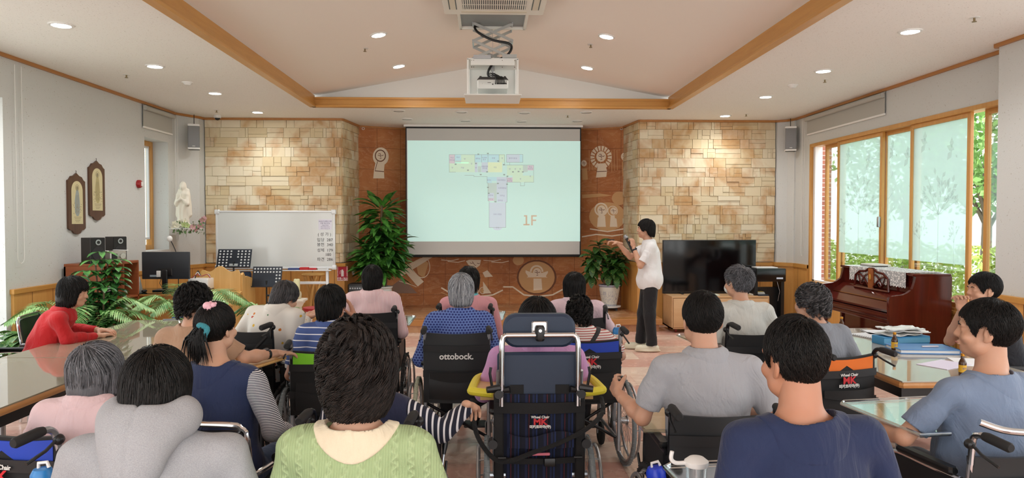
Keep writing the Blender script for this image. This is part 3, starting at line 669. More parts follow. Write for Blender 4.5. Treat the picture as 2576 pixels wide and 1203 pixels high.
def tree(X, Y, h, r_, n, seed, lab, m):
    t = thing('garden_tree', lab, 'tree', (X, Y, -.14)); MB().tube([(0, 0, 0), (.05, .03, h*.5), (-.03, 0, h*.85)], [.12, .09, .04], 10).build('trunk', mat('bark', '#6e6156', .9), t)
    mb = MB()
    def pos(r):
        a = r.uniform(0, 2*PI); c = r.uniform(-1, 1); q = r_*(.55+.45*r.random()); s_ = math.sqrt(1-c*c); return (q*s_*math.cos(a), q*s_*math.sin(a), h+q*c*.95)
    leaves(mb, n, pos, .16, seed); mb.build('crown', m, t, smooth=False)
    bb = MB()
    for k in range(9): a = k*.9; bb.tube([(0, 0, h*.45+k*.08), (r_*.4*math.cos(a), r_*.4*math.sin(a), h*.8+k*.1), (r_*.8*math.cos(a), r_*.8*math.sin(a), h+.3*math.sin(k))], [.04, .025, .01], 6)
    bb.build('branch', MATS['bark'], t)
tree(9.6, 13.4, 3.5, 1.7, 3800, 3, 'green garden tree beyond the hedge, seen through the clear pane at right', leafmat('tree_leaf', '#5c8a42', '#8db562'))
tree(10.5, 17.5, 3.6, 1.9, 3000, 4, 'garden tree further off, behind the frosted panes', MATS['tree_leaf'])
tree(-8.4, 8.6, 3.2, 1.6, 900, 5, 'garden tree outside the left wall', MATS['tree_leaf'])
# ---------------------------------------------------------------- ceiling fixtures
M_GLOW = mat('downlight_glow', '#ffffff', .4, Emission_Color=(1, .97, .92, 1), Emission_Strength=30.0)
M_OFF = mat('opal_diffuser_off', '#e9e7e2', .5)
def vz(x): return AZ-(AZ-EZ)*abs(x-AX)/(2.6)
def vpos(px, py):
    z = 3.7
    for _ in range(12): p = PZ(px, py, z); z = vz(p.x)
    return p
def downlight(p, on, label, tilt=0, group=None):
    t = thing('downlight', label, 'ceiling light', (p.x, p.y, p.z), 0, group); t.rotation_euler = (0, tilt, 0)
    MB().lathe([(.075, -.012), (.092, -.010), (.097, -.002), (.097, 0), (.075, 0), (.072, -.004)], n=28, cap=False).build('trim_ring', M_WHITEP, t)
    MB().lathe([(.0001, -.006), (.074, -.006), (.074, -.001)], n=28).build('diffuser', M_GLOW if on else M_OFF, t)
    if on:
        l = add_light('SPOT', 'downlight_lamp', (0, 0, -.03), (0, 0, 0), 36, (1, .99, .97), spot_size=math.radians(150), spot_blend=.9, shadow_soft_size=.08); l.parent = t
    return t
for px, py, w in ((154, 62, 'nearest of the left row, by the picture edge'), (390, 166, 'second of the left row'), (541, 234, 'third of the left row'), (648, 282, 'farthest of the left row, before the stone wall'),
        (2290, 78, 'nearest of the right row'), (2071, 178, 'second of the right row'), (1926, 243, 'third of the right row'), (1824, 291, 'farthest of the right row, before the stone wall')):
    downlight(PZ(px, py, HC), True, 'lit round downlight, '+w, group='lit downlights')
for px, py, w in ((952, 87, 'near left'), (1003, 166, 'far left'), (1526, 91, 'near right'), (1477, 170, 'far right')):
    p = vpos(px, py); downlight(p, True, 'lit round downlight in the raised ceiling, %s of four' % w, (1 if p.x > AX else -1)*math.atan((AZ-EZ)/2.6), 'lit downlights')
for px, py, w in ((1003, 278, 'first of the row over the screen, at its left'), (1161, 281, 'second of the near row over the screen'), (1319, 283, 'third of the near row over the screen'), (1475, 282, 'last of the near row over the screen'),
        (1024, 299, 'far row, left end, over the screen corner'), (1171, 303, 'far row, second from the left'), (1312, 305, 'far row, third from the left'), (1452, 304, 'far row, right end')):
    downlight(PZ(px, py, HC), False, 'unlit round downlight, '+w, group='unlit downlights')
M_BRASS = mat('dull_brass', '#8c7c5e', .35, .9)
def sprinkler(p, label):
    t = thing('sprinkler_head', label, 'sprinkler', tuple(p), 0, 'ceiling sprinklers')
    MB().lathe([(.0001, -.004), (.038, -.004), (.04, 0), (.0001, 0)], n=18).build('escutcheon', M_WHITEP, t)
    MB().lathe([(.008, -.004), (.008, -.03), (.018, -.032), (.018, -.036), (.0001, -.036)], n=12).build('deflector', M_BRASS, t)
for px, py, w in ((318, 188, 'on the left ceiling between downlights'), (545, 277, 'on the left ceiling above the camera dome'), (2075, 200, 'on the right ceiling beside the second downlight'), (2451, 44, 'nearest, at the upper right'), (1877, 287, 'at the far right before the stone wall'), (1428, 290, 'above the right part of the screen')):
    sprinkler(PZ(px, py, HC), 'small sprinkler head '+w)
for px, py, w in ((918, 122, 'in the raised ceiling at left'), (1486, 112, 'in the raised ceiling at right')): sprinkler(vpos(px, py), 'small sprinkler head '+w)
for px, py, w in ((472, 207, 'left'), (1994, 214, 'right')):
    t = thing('smoke_detector', 'white round smoke detector on the %s ceiling' % w, 'smoke detector', tuple(PZ(px, py, HC)))
    MB().lathe([(.0001, -.035), (.03, -.035), (.042, -.025), (.05, -.012), (.06, 0)], n=24).build('sensor_head', M_WHITEP, t); MB().lathe([(.0001, -.008), (.062, -.008), (.064, 0)], n=24).build('base', M_WHITE, t)
p = PZ(547, 290, HC); t = thing('dome_camera', 'small white dome security camera on the ceiling at left', 'security camera', tuple(p))
MB().lathe([(.05, -.0), (.055, -.01), (.055, -.04), (.045, -.045)], n=24).build('housing', M_WHITEP, t); MB().sph((0, 0, -.045), (.04, .04, .035)).build('lens_dome', mat('smoked_dome', '#15161a', .08), t)
# ceiling cassette
acx, acy, acz = .06, 6.6, 3.74
t = thing('air_conditioner', 'white ceiling cassette air conditioner with a slatted grille, above the projector', 'air conditioner', (acx, acy, acz))
M_ACW = mat('cassette_white', '#e4e1d8', .45)
m_ = MB(); m_.box((-.49, -.49, 0), (.49, .49, .03), .012); m_.box((-.46, -.46, .02), (.46, .46, .09)); m_.build('panel', M_ACW, t)
m_ = MB()
for k in range(30): x = -.29+.02*k; m_.box((x-.005, -.3, -.008), (x+.005, .3, -.001))
for k in range(5): y = -.3+.15*k; m_.box((-.3, y-.004, -.007), (.3, y+.004, 0))
m_.build('intake_grille', M_ACW, t); MB().box((-.3, -.3, -.0015), (.3, .3, .001)).build('grille_recess', M_BLACKP, t)
for a, b in (((-.42, -.32, -.003), (-.37, .32, .002)), ((.37, -.32, -.003), (.42, .32, .002)), ((-.32, .37, -.003), (.32, .42, .002)), ((-.32, -.42, -.003), (.32, -.37, .002))):
    o = MB().box(a, b).build('air_vane', mat('vane_cream', '#d9d2bf', .5), t)
    if abs(a[0]) > .36: MB().box((a[0]-.012, -.32, -.0025), (a[0]-.004, .32, .001)).box((b[0]+.004, -.32, -.0025), (b[0]+.012, .32, .001)).build('vane_gap', M_BLACKP, o)
# projector on its scissor lift
PXc, PYc = .05, 7.76
t = thing('projector_lift', 'metal scissor lift hanging from the raised ceiling with an open white box frame', 'projector lift', (PXc, PYc, 3.03))
m_ = MB(); zt = 3.86-3.03
m_.box((-.36, -.62, zt-.07), (.36, .02, zt-.05)); hb = MB(); hb.box((-.35, -.03, zt-.09), (.35, .0, zt-.02), .004); hb.box((-.36, -.6, zt-.09), (-.33, 0, zt-.02), .004); hb.box((.33, -.6, zt-.09), (.36, 0, zt-.02), .004); hb.build('hatch_frame', M_ACW, t)
MB().box((-.33, -.6, zt-.06), (.33, -.03, zt-.045)).build('hatch_recess', mat('grey_sheet', '#8f9394', .5), t)
m_ = MB(); bz = .38
for yy in (-.17, .12):
    for k in range(2):
        z0 = bz+.015+k*(zt-.08-bz)/2; z1 = z0+(zt-.08-bz)/2
        for sgn in (1, -1):
            a, b = Vector((-.21*sgn, yy+.012*sgn, z0)), Vector((.21*sgn, yy+.012*sgn, z1)); d = (b-a).normalized(); n_ = Vector((-d.z, 0, d.x))*.014
            m_.add([a-n_, b-n_, b+n_, a+n_, a-n_+Vector((0, .006, 0)), b-n_+Vector((0, .006, 0)), b+n_+Vector((0, .006, 0)), a+n_+Vector((0, .006, 0))], [(0, 1, 2, 3), (7, 6, 5, 4), (0, 4, 5, 1), (1, 5, 6, 2), (2, 6, 7, 3), (3, 7, 4, 0)])
m_.split('scissor_arm', mat('zinc_plate', '#b4b4b0', .4, .5), t)
m_ = MB()
for k in range(3):
    z0 = bz+.015+k*(zt-.08-bz)/2
    for x in (-.21, .21): m_.tube([(x, -.2, z0), (x, .15, z0)], .008, 8)
m_.tube([(.0, -.02, bz), (.0, -.02, zt-.06)], .002, 5); m_.tube([(.07, .02, bz), (.07, .02, zt-.06)], .002, 5); m_.split('pivot_rod', M_ALU, t)
cb = [(-.12, -.1, zt-.08), (-.19, -.12, .74), (-.15, -.18, .66), (0, -.2, .58), (.16, -.2, .55), (.2, -.2, .5), (.15, -.2, .42), (.03, -.1, .38), (-.03, 0, .33), (-.05, .02, .26), (0, .02, .2)]
def smooth_path(P, n=5):
    out = []; P = [Vector(p) for p in P]
    for i in range(len(P)-1):
        a, b, c, d = P[max(i-1, 0)], P[i], P[i+1], P[min(i+2, len(P)-1)]
        for k in range(n): u = k/n; out.append(.5*((2*b)+(-a+c)*u+(2*a-5*b+4*c-d)*u*u+(-a+3*b-3*c+d)*u**3))
    return out+[P[-1]]
MB().tube(smooth_path(cb), .013, 8).build('black_cable', M_BLACKP, t)
m_ = MB(); m_.box((-.27, -.27, .36), (.27, .27, .375)); m_.box((-.27, .255, 0), (.27, .27, .36))
for x in (-.27, .25): m_.box((x, -.27, 0), (x+.02, -.235, .37), .003); m_.box((x, .22, 0), (x+.02, .27, .37), .003)
m_.box((-.23, -.275, .30), (.23, -.268, .37)); m_.box((-.30, -.28, -.012), (.30, .27, 0), .003); m_.build('box_frame', mat('lift_white', '#e9eae6', .5), t)
m_ = MB()
for x in (-.22, -.2, .1, .23):
    for z in (.35, .28): m_.sph((x, -.272, z), .005, 8, 6)
m_.build('screw_heads', mat('brown_screw', '#5b4433', .5), t)
m_ = MB(); m_.box((-.2, -.3, .365), (-.02, -.26, .4)); m_.build('slot_bracket_left', M_ALU, t); MB().box((.1, -.3, .375), (.25, -.27, .41)).build('slot_bracket', mat('slot_steel', '#aeb0ae', .4, .6), t)
t2 = thing('projector', 'white video projector with black cables inside the lift box', 'projector', (PXc, PYc, 3.03+.07))
m_ = MB(); m_.box((-.165, -.2, .0), (.165, .14, .095), .012); m_.build('body', mat('projector_white', '#dcdfdc', .4), t2)
m_ = MB(); m_.prism([(-.165, .096), (.165, .096), (.14, .125), (-.14, .125)], -.19, .13, 'xz'); m_.cyl((-.13, -.12, .12), (-.13, -.12, .145), .012); m_.cyl((.13, -.12, .12), (.13, -.12, .145), .012); m_.build('dark_top_shell', mat('dark_brown_shell', '#2a2422', .5), t2)
m_ = MB()
for x in (.03, .055, .075, .09, .105, .12, .14): m_.box((x-.006, -.2035, .045), (x+.006, -.199, .06))
m_.cyl((0, -.2035, .045), (0, -.199, .045), .007); m_.box((-.055, -.2035, .06), (-.02, -.2, .064)); m_.box((-.11, -.203, .05), (-.108, -.2, .055)); m_.build('ports', M_BLACKP, t2)
m_ = MB(); m_.cyl((0, 0, .125), (0, 0, .3), .022); m_.box((-.05, -.05, .125), (.08, .05, .14)); m_.build('ceiling_mount', M_ALU, t2)
m_ = MB(); rr = random.Random(3)
for k in range(7): m_.tube(smooth_path([(-.04+.01*k, -.02, .2), (-.02+.012*k, -.14, .16+rr.uniform(-.02, .02)), (.03+.012*k, -.215, .12), (.03+.016*k, -.23, .06), (.03+.016*k, -.203, .05)]), .0045, 6)
m_.build('cable_bundle', M_BLACKP, t2)
MB().cyl((-.08, .14, .05), (-.08, .155, .05), .035).build('lens', mat('lens_black', '#08090a', .05), t2)
# ---------------------------------------------------------------- projection screen
SY = 12.15
TL, BR = PY(1020, 317, SY), PY(1461, 643, SY)
sx0, sx1, sz0, sz1 = TL.x, BR.x, BR.z, TL.z
scx = (sx0+sx1)/2; SPX = 441/(sx1-sx0)
t = thing('projection_screen', 'large pulled-down projection screen showing a pale coloured building floor plan', 'projection screen', (scx, SY, sz0))
hw, hh = (sx1-sx0)/2, sz1-sz0
MB().box((-hw-.03, -.03, hh-.012), (hw+.03, .04, hh+.025), .006).build('roller_case', M_WHITEP, t)
MB().box((-hw, -.002, 0), (hw, .002, hh)).build('black_border', mat('screen_black', '#101114', .6), t)
MB().cyl((-hw-.04, 0, -.01), (hw+.04, 0, -.01), .016).build('bottom_bar', mat('screen_black', '#101114'), t)
M_SW = mat('matte_screen_white', '#c9cac8', .9)
MB().box((-hw+.02, -.004, .02), (hw-.02, -.0021, hh-.04)).build('screen_fabric', M_SW, t)
def emat(name, c, s_=.3):
    if name.startswith('plan_tint'): c = tuple(.62*a+.38*b for a, b in zip(lin(c), lin('#c0e2dc')))
    return mat(name, c, .9, Emission_Color=(*lin(c), 1), Emission_Strength=s_)
def sp(px, py): return ((px-1020)/SPX-hw, (643-py)/SPX*1.0)
def srect(mb, a, b, c_, d_, off):
    x0, z1 = sp(a, b); x1, z0 = sp(c_, d_); mb.add([(x0, -off, z0), (x1, -off, z0), (x1, -off, z1), (x0, -off, z1)], [(0, 1, 2, 3)])
img = MB(); srect(img, 1024.5, 354, 1459, 607, .0046); im = img.build('projected_image', emat('projected_mint', '#c0e2dc'), t, smooth=False)
R_ = {'#d3b3c6': [(1129, 389, 1143, 411), (1326, 415, 1341, 428), (1274, 446, 1288, 458), (1227, 498, 1241, 505)],
      '#b0d6e4': [(1143, 389, 1159, 404), (1193, 388, 1254, 408), (1224, 445, 1236, 460), (1306, 388, 1314, 408), (1236, 445, 1248, 455)],
      '#cbe2c3': [(1159, 389, 1193, 411), (1254, 388, 1268, 408), (1129, 411, 1145, 433), (1274, 415, 1314, 441), (1288, 441, 1341, 458), (1145, 408, 1178, 433), (1178, 411, 1193, 433)],
      '#dfe8b4': [(1226, 408, 1262, 433)],
      '#c3c6dc': [(1273, 388, 1306, 408), (1210, 408, 1226, 433), (1248, 445, 1274, 508), (1229, 509, 1271, 572), (1193, 408, 1200, 433), (1226, 485, 1241, 498)],
      '#b6c1bd': [(1226, 460, 1248, 485), (1241, 485, 1249, 508), (1201, 418, 1209, 433), (1314, 415, 1326, 432), (1145, 404, 1159, 411)]}
for i, (c_, rs) in enumerate(R_.items()):
    mb = MB()
    for r in rs: srect(mb, *r, .0052)
    if c_ == '#c3c6dc': mb.add([(sp(1250+12*math.cos(a), 572+7*math.sin(a))[0], -.0052, sp(0, 572+7*math.sin(a))[1]) for a in [PI*k/12 for k in range(13)]], [tuple(range(12, -1, -1))])
    mb.split('plan_rooms', emat('plan_tint_%d' % i, c_), im, smooth=False)
mb = MB()
def sl(*pts):
    for (a, b), (c_, d_) in zip(pts, pts[1:]): srect(mb, min(a, c_)-.35, min(b, d_)-.35, max(a, c_)+.35, max(b, d_)+.35, .0058) if a == c_ or b == d_ else None
sl((1129, 389), (1268, 389), (1268, 415), (1341, 415), (1341, 458), (1318, 458), (1318, 467), (1308, 467), (1308, 458), (1274, 458)); sl((1129, 389), (1129, 433), (1145, 433)); sl((1168, 441), (1191, 441), (1191, 444), (1224, 444), (1224, 460), (1226, 460), (1226, 505), (1229, 505), (1229, 572), (1271, 572), (1271, 508), (1274, 508), (1274, 445)); sl((1273, 388), (1314, 388), (1314, 408), (1273, 408), (1273, 388)); sl((1281, 408), (1281, 415))
for x in (1143, 1193, 1210, 1226, 1254): sl((x, 389), (x, 408))
for x, y in ((1202, 388), (1226, 386), (1176, 428), (1208, 439), (1267, 439), (1266, 414), (1145, 413), (1196, 411), (1224, 432), (1252, 405), (1289, 432), (1303, 431), (1314, 432), (1275, 443), (1274, 463), (1251, 461), (1226, 471), (1245, 507), (1251, 486), (1228, 486)): srect(mb, x-2.2, y-1.5, x+2.2, y+1.5, .0058)
mb.build('plan_walls', emat('plan_grey', '#8fa29d'), im, smooth=False)
M_PT = emat('plan_text', '#8b8fa8'); 
for s_, x, y in (('욕실', 1136, 397), ('화장실', 1136, 403), ('옥상', 1151, 396), ('방', 1168, 400), ('방', 1137, 422), ('거실', 1162, 422), ('방', 1185, 412), ('세탁실', 1201, 399), ('식자재\n창고', 1217, 399), ('주방', 1240, 398), ('방', 1262, 398), ('물리치료실', 1289, 398), ('생활재활\n교사실', 1218, 421), ('식당', 1244, 421), ('방', 1196, 422), ('방', 1281, 425), ('방', 1295, 425), ('방', 1307, 425), ('욕실\n화장실', 1333, 422), ('방', 1333, 443), ('방', 1308, 450), ('욕실\n화장실', 1281, 452), ('로비1', 1229, 453), ('의료재활실', 1260, 453), ('사회재활실', 1262, 473), ('의무실', 1262, 492), ('상담실', 1233, 491), ('화장실', 1233, 501), ('장비실', 1257, 504), ('프로그램실', 1250, 539), ('무대', 1250, 573)):
    x_, z_ = sp(x, y); text(s_, 'plan_lettering', .031, M_PT, im, (x_, -.0062, z_), ext=0)
mb = MB()
for r in ((1321, 541, 1325, 566), (1315.5, 563, 1331, 566.5), (1317, 541, 1321, 544.5), (1335, 541, 1339, 566.5), (1339, 541, 1349, 544.5), (1339, 552, 1347.5, 555.5)): srect(mb, *r, .0062)
mb.build('floor_lettering', emat('plan_brown', '#c0b19c'), im, smooth=False)
# ---------------------------------------------------------------- wall things
def wall_thing_x(name, label, cat, p): return thing(name, label, cat, p, PI/2)   # local +x runs away from the camera along the left wall; local -y faces the room
M_WAL = wood('walnut_plaque', '#4a2f20', '#5b3b28', .4, 2, 1.5); M_CREAM = mat('aged_cream_print', '#cfc59b', .7)
M_INK = mat('sepia_ink', '#8d8468', .8); M_INKB = mat('faded_blue_ink', '#9aa3a0', .8); M_INKD = mat('pale_ink', '#b4a878', .8)
for y0, y1, z0, z1, blue, lab in ((8.12, 8.46, PX(190, 590, LX).z, PX(190, 436, LX).z, 1, 'dark wooden arched plaque with a standing robed figure in pale blue, the lower of two'), (8.546, 8.884, PX(241, 555, LX).z, PX(241, 405, LX).z, 0, 'dark wooden arched plaque with a standing robed figure holding a staff, the higher of two')):
    t = thing('wall_plaque', lab, 'plaque', (LX, (y0+y1)/2, z0), PI/2); W_ = (y1-y0)/2; H_ = z1-z0
    prof = lambda s_: [(-W_*s_+0*0, .07), (-W_*s_, H_-.09), (-W_*s_*.8, H_-.075), (-W_*s_*.6, H_-.04), (-W_*s_*.3, H_-.03), (0, H_), (W_*s_*.3, H_-.03), (W_*s_*.6, H_-.04), (W_*s_*.8, H_-.075), (W_*s_, H_-.09), (W_*s_, .07), (W_*.8*s_, .05), (W_*s_*.55, .045), (W_*s_*.35, .012), (0, 0), (-W_*s_*.35, .012), (-W_*s_*.55, .045), (-W_*.8*s_, .05)]
    MB().prism(prof(1), -.022, -.002, 'xz').build('wooden_board', M_WAL, t)
    ar = [(-.11, .12)]+[(.11, .12)]+[(.11*math.cos(a), H_-.2+.11*math.sin(a)) for a in [PI*k/14 for k in range(15)]]
    b_ = MB().prism(ar, -.025, -.0221, 'xz').build('printed_panel', M_CREAM, t, smooth=False)
    f = MB(); h = H_-.2
    for pts in ([(-.05, .25), (-.055, h*.75), (-.03, h*.95), (-.018, h*1.02), (.02, h*1.02), (.035, h*.93), (.05, h*.7), (.045, .25), (.02, .21), (-.02, .21)],): f.add([(a, -.0256, b) for a, b in pts], [tuple(range(len(pts)))])
    f.build('robe_drawing', M_INKB if blue else M_INKD, b_, smooth=False)
    f = MB(); f.add([(a, -.0259, b) for a, b in circ(0, h*1.06, .02, 14, 1.2)], [tuple(range(14))]); f.torus((0, -.0257, h*1.07), .034, .002, 'y', 20, 4)
    for k in range(7): f.add([(-.04+.012*k, -.0259, .24), (-.037+.012*k, -.0259, .24), (-.022+.008*k, -.0259, h*.9), (-.024+.008*k, -.0259, h*.9)], [(0, 1, 2, 3)])
    for k in range(22): q = rr.uniform(-.09, .09); z_ = rr.uniform(.22, .36); f.sph((q, -.0256, z_), (.006, .001, .006), 6, 4)
    for k in range(4): f.add([(-.07+.01*k, -.0259, .20-.018*k), (.08-.015*k, -.0259, .20-.018*k), (.08-.015*k, -.0259, .195-.018*k), (-.07+.01*k, -.0259, .195-.018*k)], [(0, 1, 2, 3)])
    f.build('line_drawing', M_INK, b_, smooth=False); MB().tube([(0, -.012, H_-.01), (.006, -.014, H_+.02), (-.004, -.014, H_+.03)], .003, 6).build('hanging_hook', M_BLACKP, t)
t = thing('fire_alarm', 'round red fire alarm strobe on the left wall beside the narrow window', 'fire alarm', tuple(PX(347, 463, LX)), PI/2)
MB().tube([(0, 0, 0), (0, -.03, 0), (0, -.045, 0)], [.055, .055, .045], 24).build('red_body', mat('alarm_red', '#a01f22', .35), t); MB().box((-.008, -.062, -.03), (.028, -.04, .03), .006).build('strobe_lens', M_WHITEP, t)
def wall_speaker(px, py0, py1, Y, rz, lab):
    a, b = PY(px, py0, Y), PY(px, py1, Y); h = a.z-b.z; t = thing('wall_speaker', lab, 'loudspeaker', (a.x, Y, b.z), rz, None)
    w_ = .085; MB().prism([(-w_, 0), (w_, 0), (w_*.8, .14), (-w_*.8, .14)], .0, h, 'xy').build('cabinet', mat('grey_cabinet', '#8e8f90', .5), t)
    MB().box((-w_+.006, -.012, .035), (w_-.006, 0, h-.035), .008).build('perforated_grille', mat('speaker_grille', '#8a8b8d', .6, .3), t)
    m_ = MB(); m_.box((-w_, -.014, 0), (w_, .1, .03), .008); m_.box((-w_, -.014, h-.03), (w_, .1, h), .008); m_.split('end_cap', M_WHITEP, t)
    MB().tube([(0, .1, h), (0, .09, h+.04), (0, .1, HC-b.z-.01)], .006, 6).build('cable', M_BLACKP, t); MB().box((-.02, -.016, .045), (.02, -.0125, .055)).build('badge', M_WHITEP, t)
    MB().box((-.02, .1, h*.4), (.02, .3, h*.6)).build('bracket', M_BLACKP, t)
wall_speaker(487, 312, 376, 10.95, math.radians(18), 'grey loudspeaker hung high on the left corner wall above the statue')
wall_speaker(1990, 318, 380, 11.05, math.radians(-18), 'grey loudspeaker hung high on the right corner wall beside the window')
# statue on a corner shelf
p = PY(461, 573, 10.62)
t = thing('corner_shelf', 'small glass and white shelf carrying the statue on the left corner wall', 'shelf', (p.x, p.y, p.z-.02)); MB().box((-.16, -.1, 0), (.16, .30, .015), .003).build('shelf_board', M_WHITE, t); MB().box((-.01, .06, -.12), (.01, .09, 0)).build('shelf_bracket', M_WHITE, t)
M_PL = mat('white_plaster', '#e6e0d2', .6)
t = thing('praying_statue', 'white plaster statue of a veiled figure with folded hands on the corner shelf', 'statue', (p.x, p.y, p.z-.005))
sd = SDF(.0065)
sd.cap((0, 0, .04), (0, 0, .30), .10, .085, fl=((0, 1, 0), .7)).cap((0, 0, .3), (0, 0, .50), .085, .06, k=.05, fl=((0, 1, 0), .7)).cap((-.07, 0, .49), (.07, 0, .49), .035, k=.04).ell((0, 0, .60), (.042, .05, .058), .03).ell((0, .01, .62), (.052, .05, .065), .03)
sd.cap((-.085, 0, .47), (-.09, -.05, .36), .03, .035, k=.02).cap((.085, 0, .47), (.09, -.05, .36), .03, .035, k=.02).cap((-.09, -.04, .36), (-.015, -.09, .43), .03, .016, k=.02).cap((.09, -.04, .36), (.015, -.09, .43), .03, .016, k=.02).cap((0, -.09, .42), (0, -.095, .49), .014, .008, k=.01)
sd.ell((0, -.035, .595), (.026, .03, .036), .012).cap((-.07, .03, .55), (-.11, .03, .2), .03, .035, k=.04).cap((.07, .03, .55), (.11, .03, .2), .03, .035, k=.04).cap((-.1, .02, .02), (.1, .02, .02), .03, k=.04)
sd.wob(lambda X, Y, Z: .004*np.sin(X*90+2*np.sin(Z*9))*np.clip(1-(Z-.35)*4, 0, 1)).cut_plane((0, 0, 0), (0, 0, -1))
v, f = sd.mesh(); v[:, 0] *= .85; npmesh('figure', v, f, M_PL, t)
t = thing('flower_garland', 'garland of white, green and pink artificial flowers on the corner shelf', 'flowers', (p.x+.05, p.y-.08, p.z))
fl = [MB(), MB(), MB(), MB(), MB()]; rr = random.Random(9)
for k in range(22):
    u = k/21; c = Vector((-.16+.46*u, rr.uniform(-.04, .04), .0+.05*math.sin(u*7)+rr.uniform(-.04, .05)+.07*u)); mi = 0 if u < .35 else (1 if u < .5 else 2)
    d = Vector((rr.gauss(0, .5), -1, rr.gauss(0, .5))).normalized(); a1 = d.orthogonal().normalized(); a2 = d.cross(a1); R__ = rr.uniform(.032, .05)
    for q in range(5):
        t_ = 2*PI*q/5; e1 = a1*math.cos(t_)+a2*math.sin(t_); e2 = d.cross(e1); fl[mi].add([c, c+e1*R__*.6+e2*R__*.45+d*.008, c+e1*R__*1.1+d*.014, c+e1*R__*.6-e2*R__*.45+d*.008], [(0, 1, 2, 3)])
    fl[3].sph(tuple(c+d*.006), .007, 6, 4)
leaves(fl[4], 90, lambda r: (r.uniform(-.2, .3), r.uniform(-.05, .05), r.uniform(-.09, .09)), .05, 12)
for m_, n_, c_ in zip(fl, ('white_flowers', 'green_flowers', 'pink_flowers', 'flower_centres', 'leaves'), ('#e6e2cf', '#bccf8f', '#c79a9d', '#d5cf70', '#5f7d4e')): m_.build(n_, mat(n_, c_, .7), t, smooth=False)
# sign and switch by the left wainscot
p = PY(860, 690, 11.38); t = thing('fire_extinguisher_sign', 'red and white fire extinguisher sign on the wooden wainscot', 'sign', (p.x, 11.43, p.z))
MB().box((-.085, -.006, -.11), (.085, 0, .115)).build('sign_board', mat('sign_red', '#b2233a', .5), t)
M_SWH = mat('sign_white', '#efe6e6', .5)
m_ = MB()
for k in range(9):
    for sx_ in (-1, 1): z_ = -.04+.019*k; m_.add([(sx_*.083, -.0065, z_), (sx_*.083, -.0065, z_+.009), (sx_*.066, -.0065, z_+.014), (sx_*.066, -.0065, z_+.005)], [(0, 1, 2, 3)])
m_.box((-.083, -.0068, -.108), (.083, -.006, -.055)); m_.build('white_border', M_SWH, t, smooth=False)
m_ = MB(); m_.box((-.02, -.009, -.04), (.022, -.006, .05), .008); m_.box((-.01, -.009, .05), (.012, -.006, .07)); m_.tube([(-.012, -.008, .06), (-.035, -.008, .05), (-.038, -.008, .0)], .004, 6); m_.build('extinguisher_symbol', M_SWH, t)
text('소화기', 'sign_lettering', .058, mat('sign_red', '#b2233a'), t, (0, -.0075, -.082), bold=.0015)
p = PY(886, 681, 11.9); t = MB().box((-.04, -.02, -.055), (.04, .02, .055), .008).build('wall_switch', M_WHITEP, loc=(-2.23+.01, 11.75, p.z)); t.rotation_euler = (0, 0, -1.45); tag(t, 'white switch box on the side of the wooden wainscot by the mural', 'switch')
for x, w in ((910, 'left'), (1567, 'right')):
    p = PY(x, 321, 12.15); t = MB().torus((0, 0, 0), .02, .005, 'y', 18, 6).build('eye_hook', M_WHITEP, loc=(p.x, arc(p.x)-.02, p.z)); tag(t, 'small white ring hook at the upper %s corner of the mural' % w, 'hook')
# ---------------------------------------------------------------- furniture at the front
M_PINE = wood('pale_pine', '#cfa15c', '#deb573', .4, 2, .5); M_PINEX = wood('pale_pine_x', '#cfa15c', '#deb573', .4, 0, .5)
M_CHERRY = wood('cherry_shelving', '#8a4a2a', '#9a5733', .4, 0, .6)
# whiteboard
WY = 10.6; a, b = PY(543, 530, WY), PY(844, 676, WY); ww, wh = b.x-a.x, a.z-b.z
t = thing('whiteboard', 'large whiteboard on a white wheeled stand before the stone wall, with handwritten song numbers', 'whiteboard', ((a.x+b.x)/2, WY, 0))
z0 = b.z; MB().box((-ww/2+.02, -.012, z0+.02), (ww/2-.02, .012, z0+wh-.02)).build('writing_surface', mat('glossy_whiteboard', '#d9dedd', .12), t)
m_ = MB(); m_.box((-ww/2, -.02, z0), (ww/2, .02, z0+.028), .005); m_.box((-ww/2, -.02, z0+wh-.028), (ww/2, .02, z0+wh), .005); m_.box((-ww/2, -.02, z0), (-ww/2+.028, .02, z0+wh), .005); m_.box((ww/2-.028, -.02, z0), (ww/2, .02, z0+wh), .005)
for sx_ in (-1, 1):
    for zz in (z0+.02, z0+wh-.02): m_.cbox((sx_*(ww/2-.02), 0, zz), (.035, .026, .035), .01)
m_.build('aluminium_frame', mat('satin_white_aluminium', '#dfe2e4', .35, .3), t)
m_ = MB(); m_.box((-ww/2+.05, -.09, z0-.03), (ww/2-.05, 0, z0-.015), .004); m_.build('pen_tray', MATS['satin_white_aluminium'], t)
m_ = MB()
for x in (-ww/2+.12, ww/2-.12): m_.box((x-.02, -.02, .07), (x+.02, .02, z0), .004); m_.box((x-.02, -.3, .06), (x+.02, .3, .1), .004)
m_.box((-ww/2+.12, -.015, z0-.23), (ww/2-.12, .015, z0-.19), .003); m_.build('stand', MATS['satin_white_aluminium'], t)
m_ = MB(); [m_.tube([(x-.012, y, .03), (x+.012, y, .03)], .03, 14) for x in (-ww/2+.12, ww/2-.12) for y in (-.27, .27)]; m_.build('castor_wheels', M_BLACKP, t)
wx = lambda px: (px-543)/301*ww-ww/2
wzz = lambda py: z0+(676-py)/146*wh
MB().box((wx(802), -.0135, wzz(578)), (wx(836), -.0125, wzz(552))).build('posted_sheet', mat('paper_lilac_white', '#e4e4f2', .8), t)
M_INKT = mat('notice_ink', '#5a5a86', .8); M_MARK = mat('black_marker', '#26262a', .6)
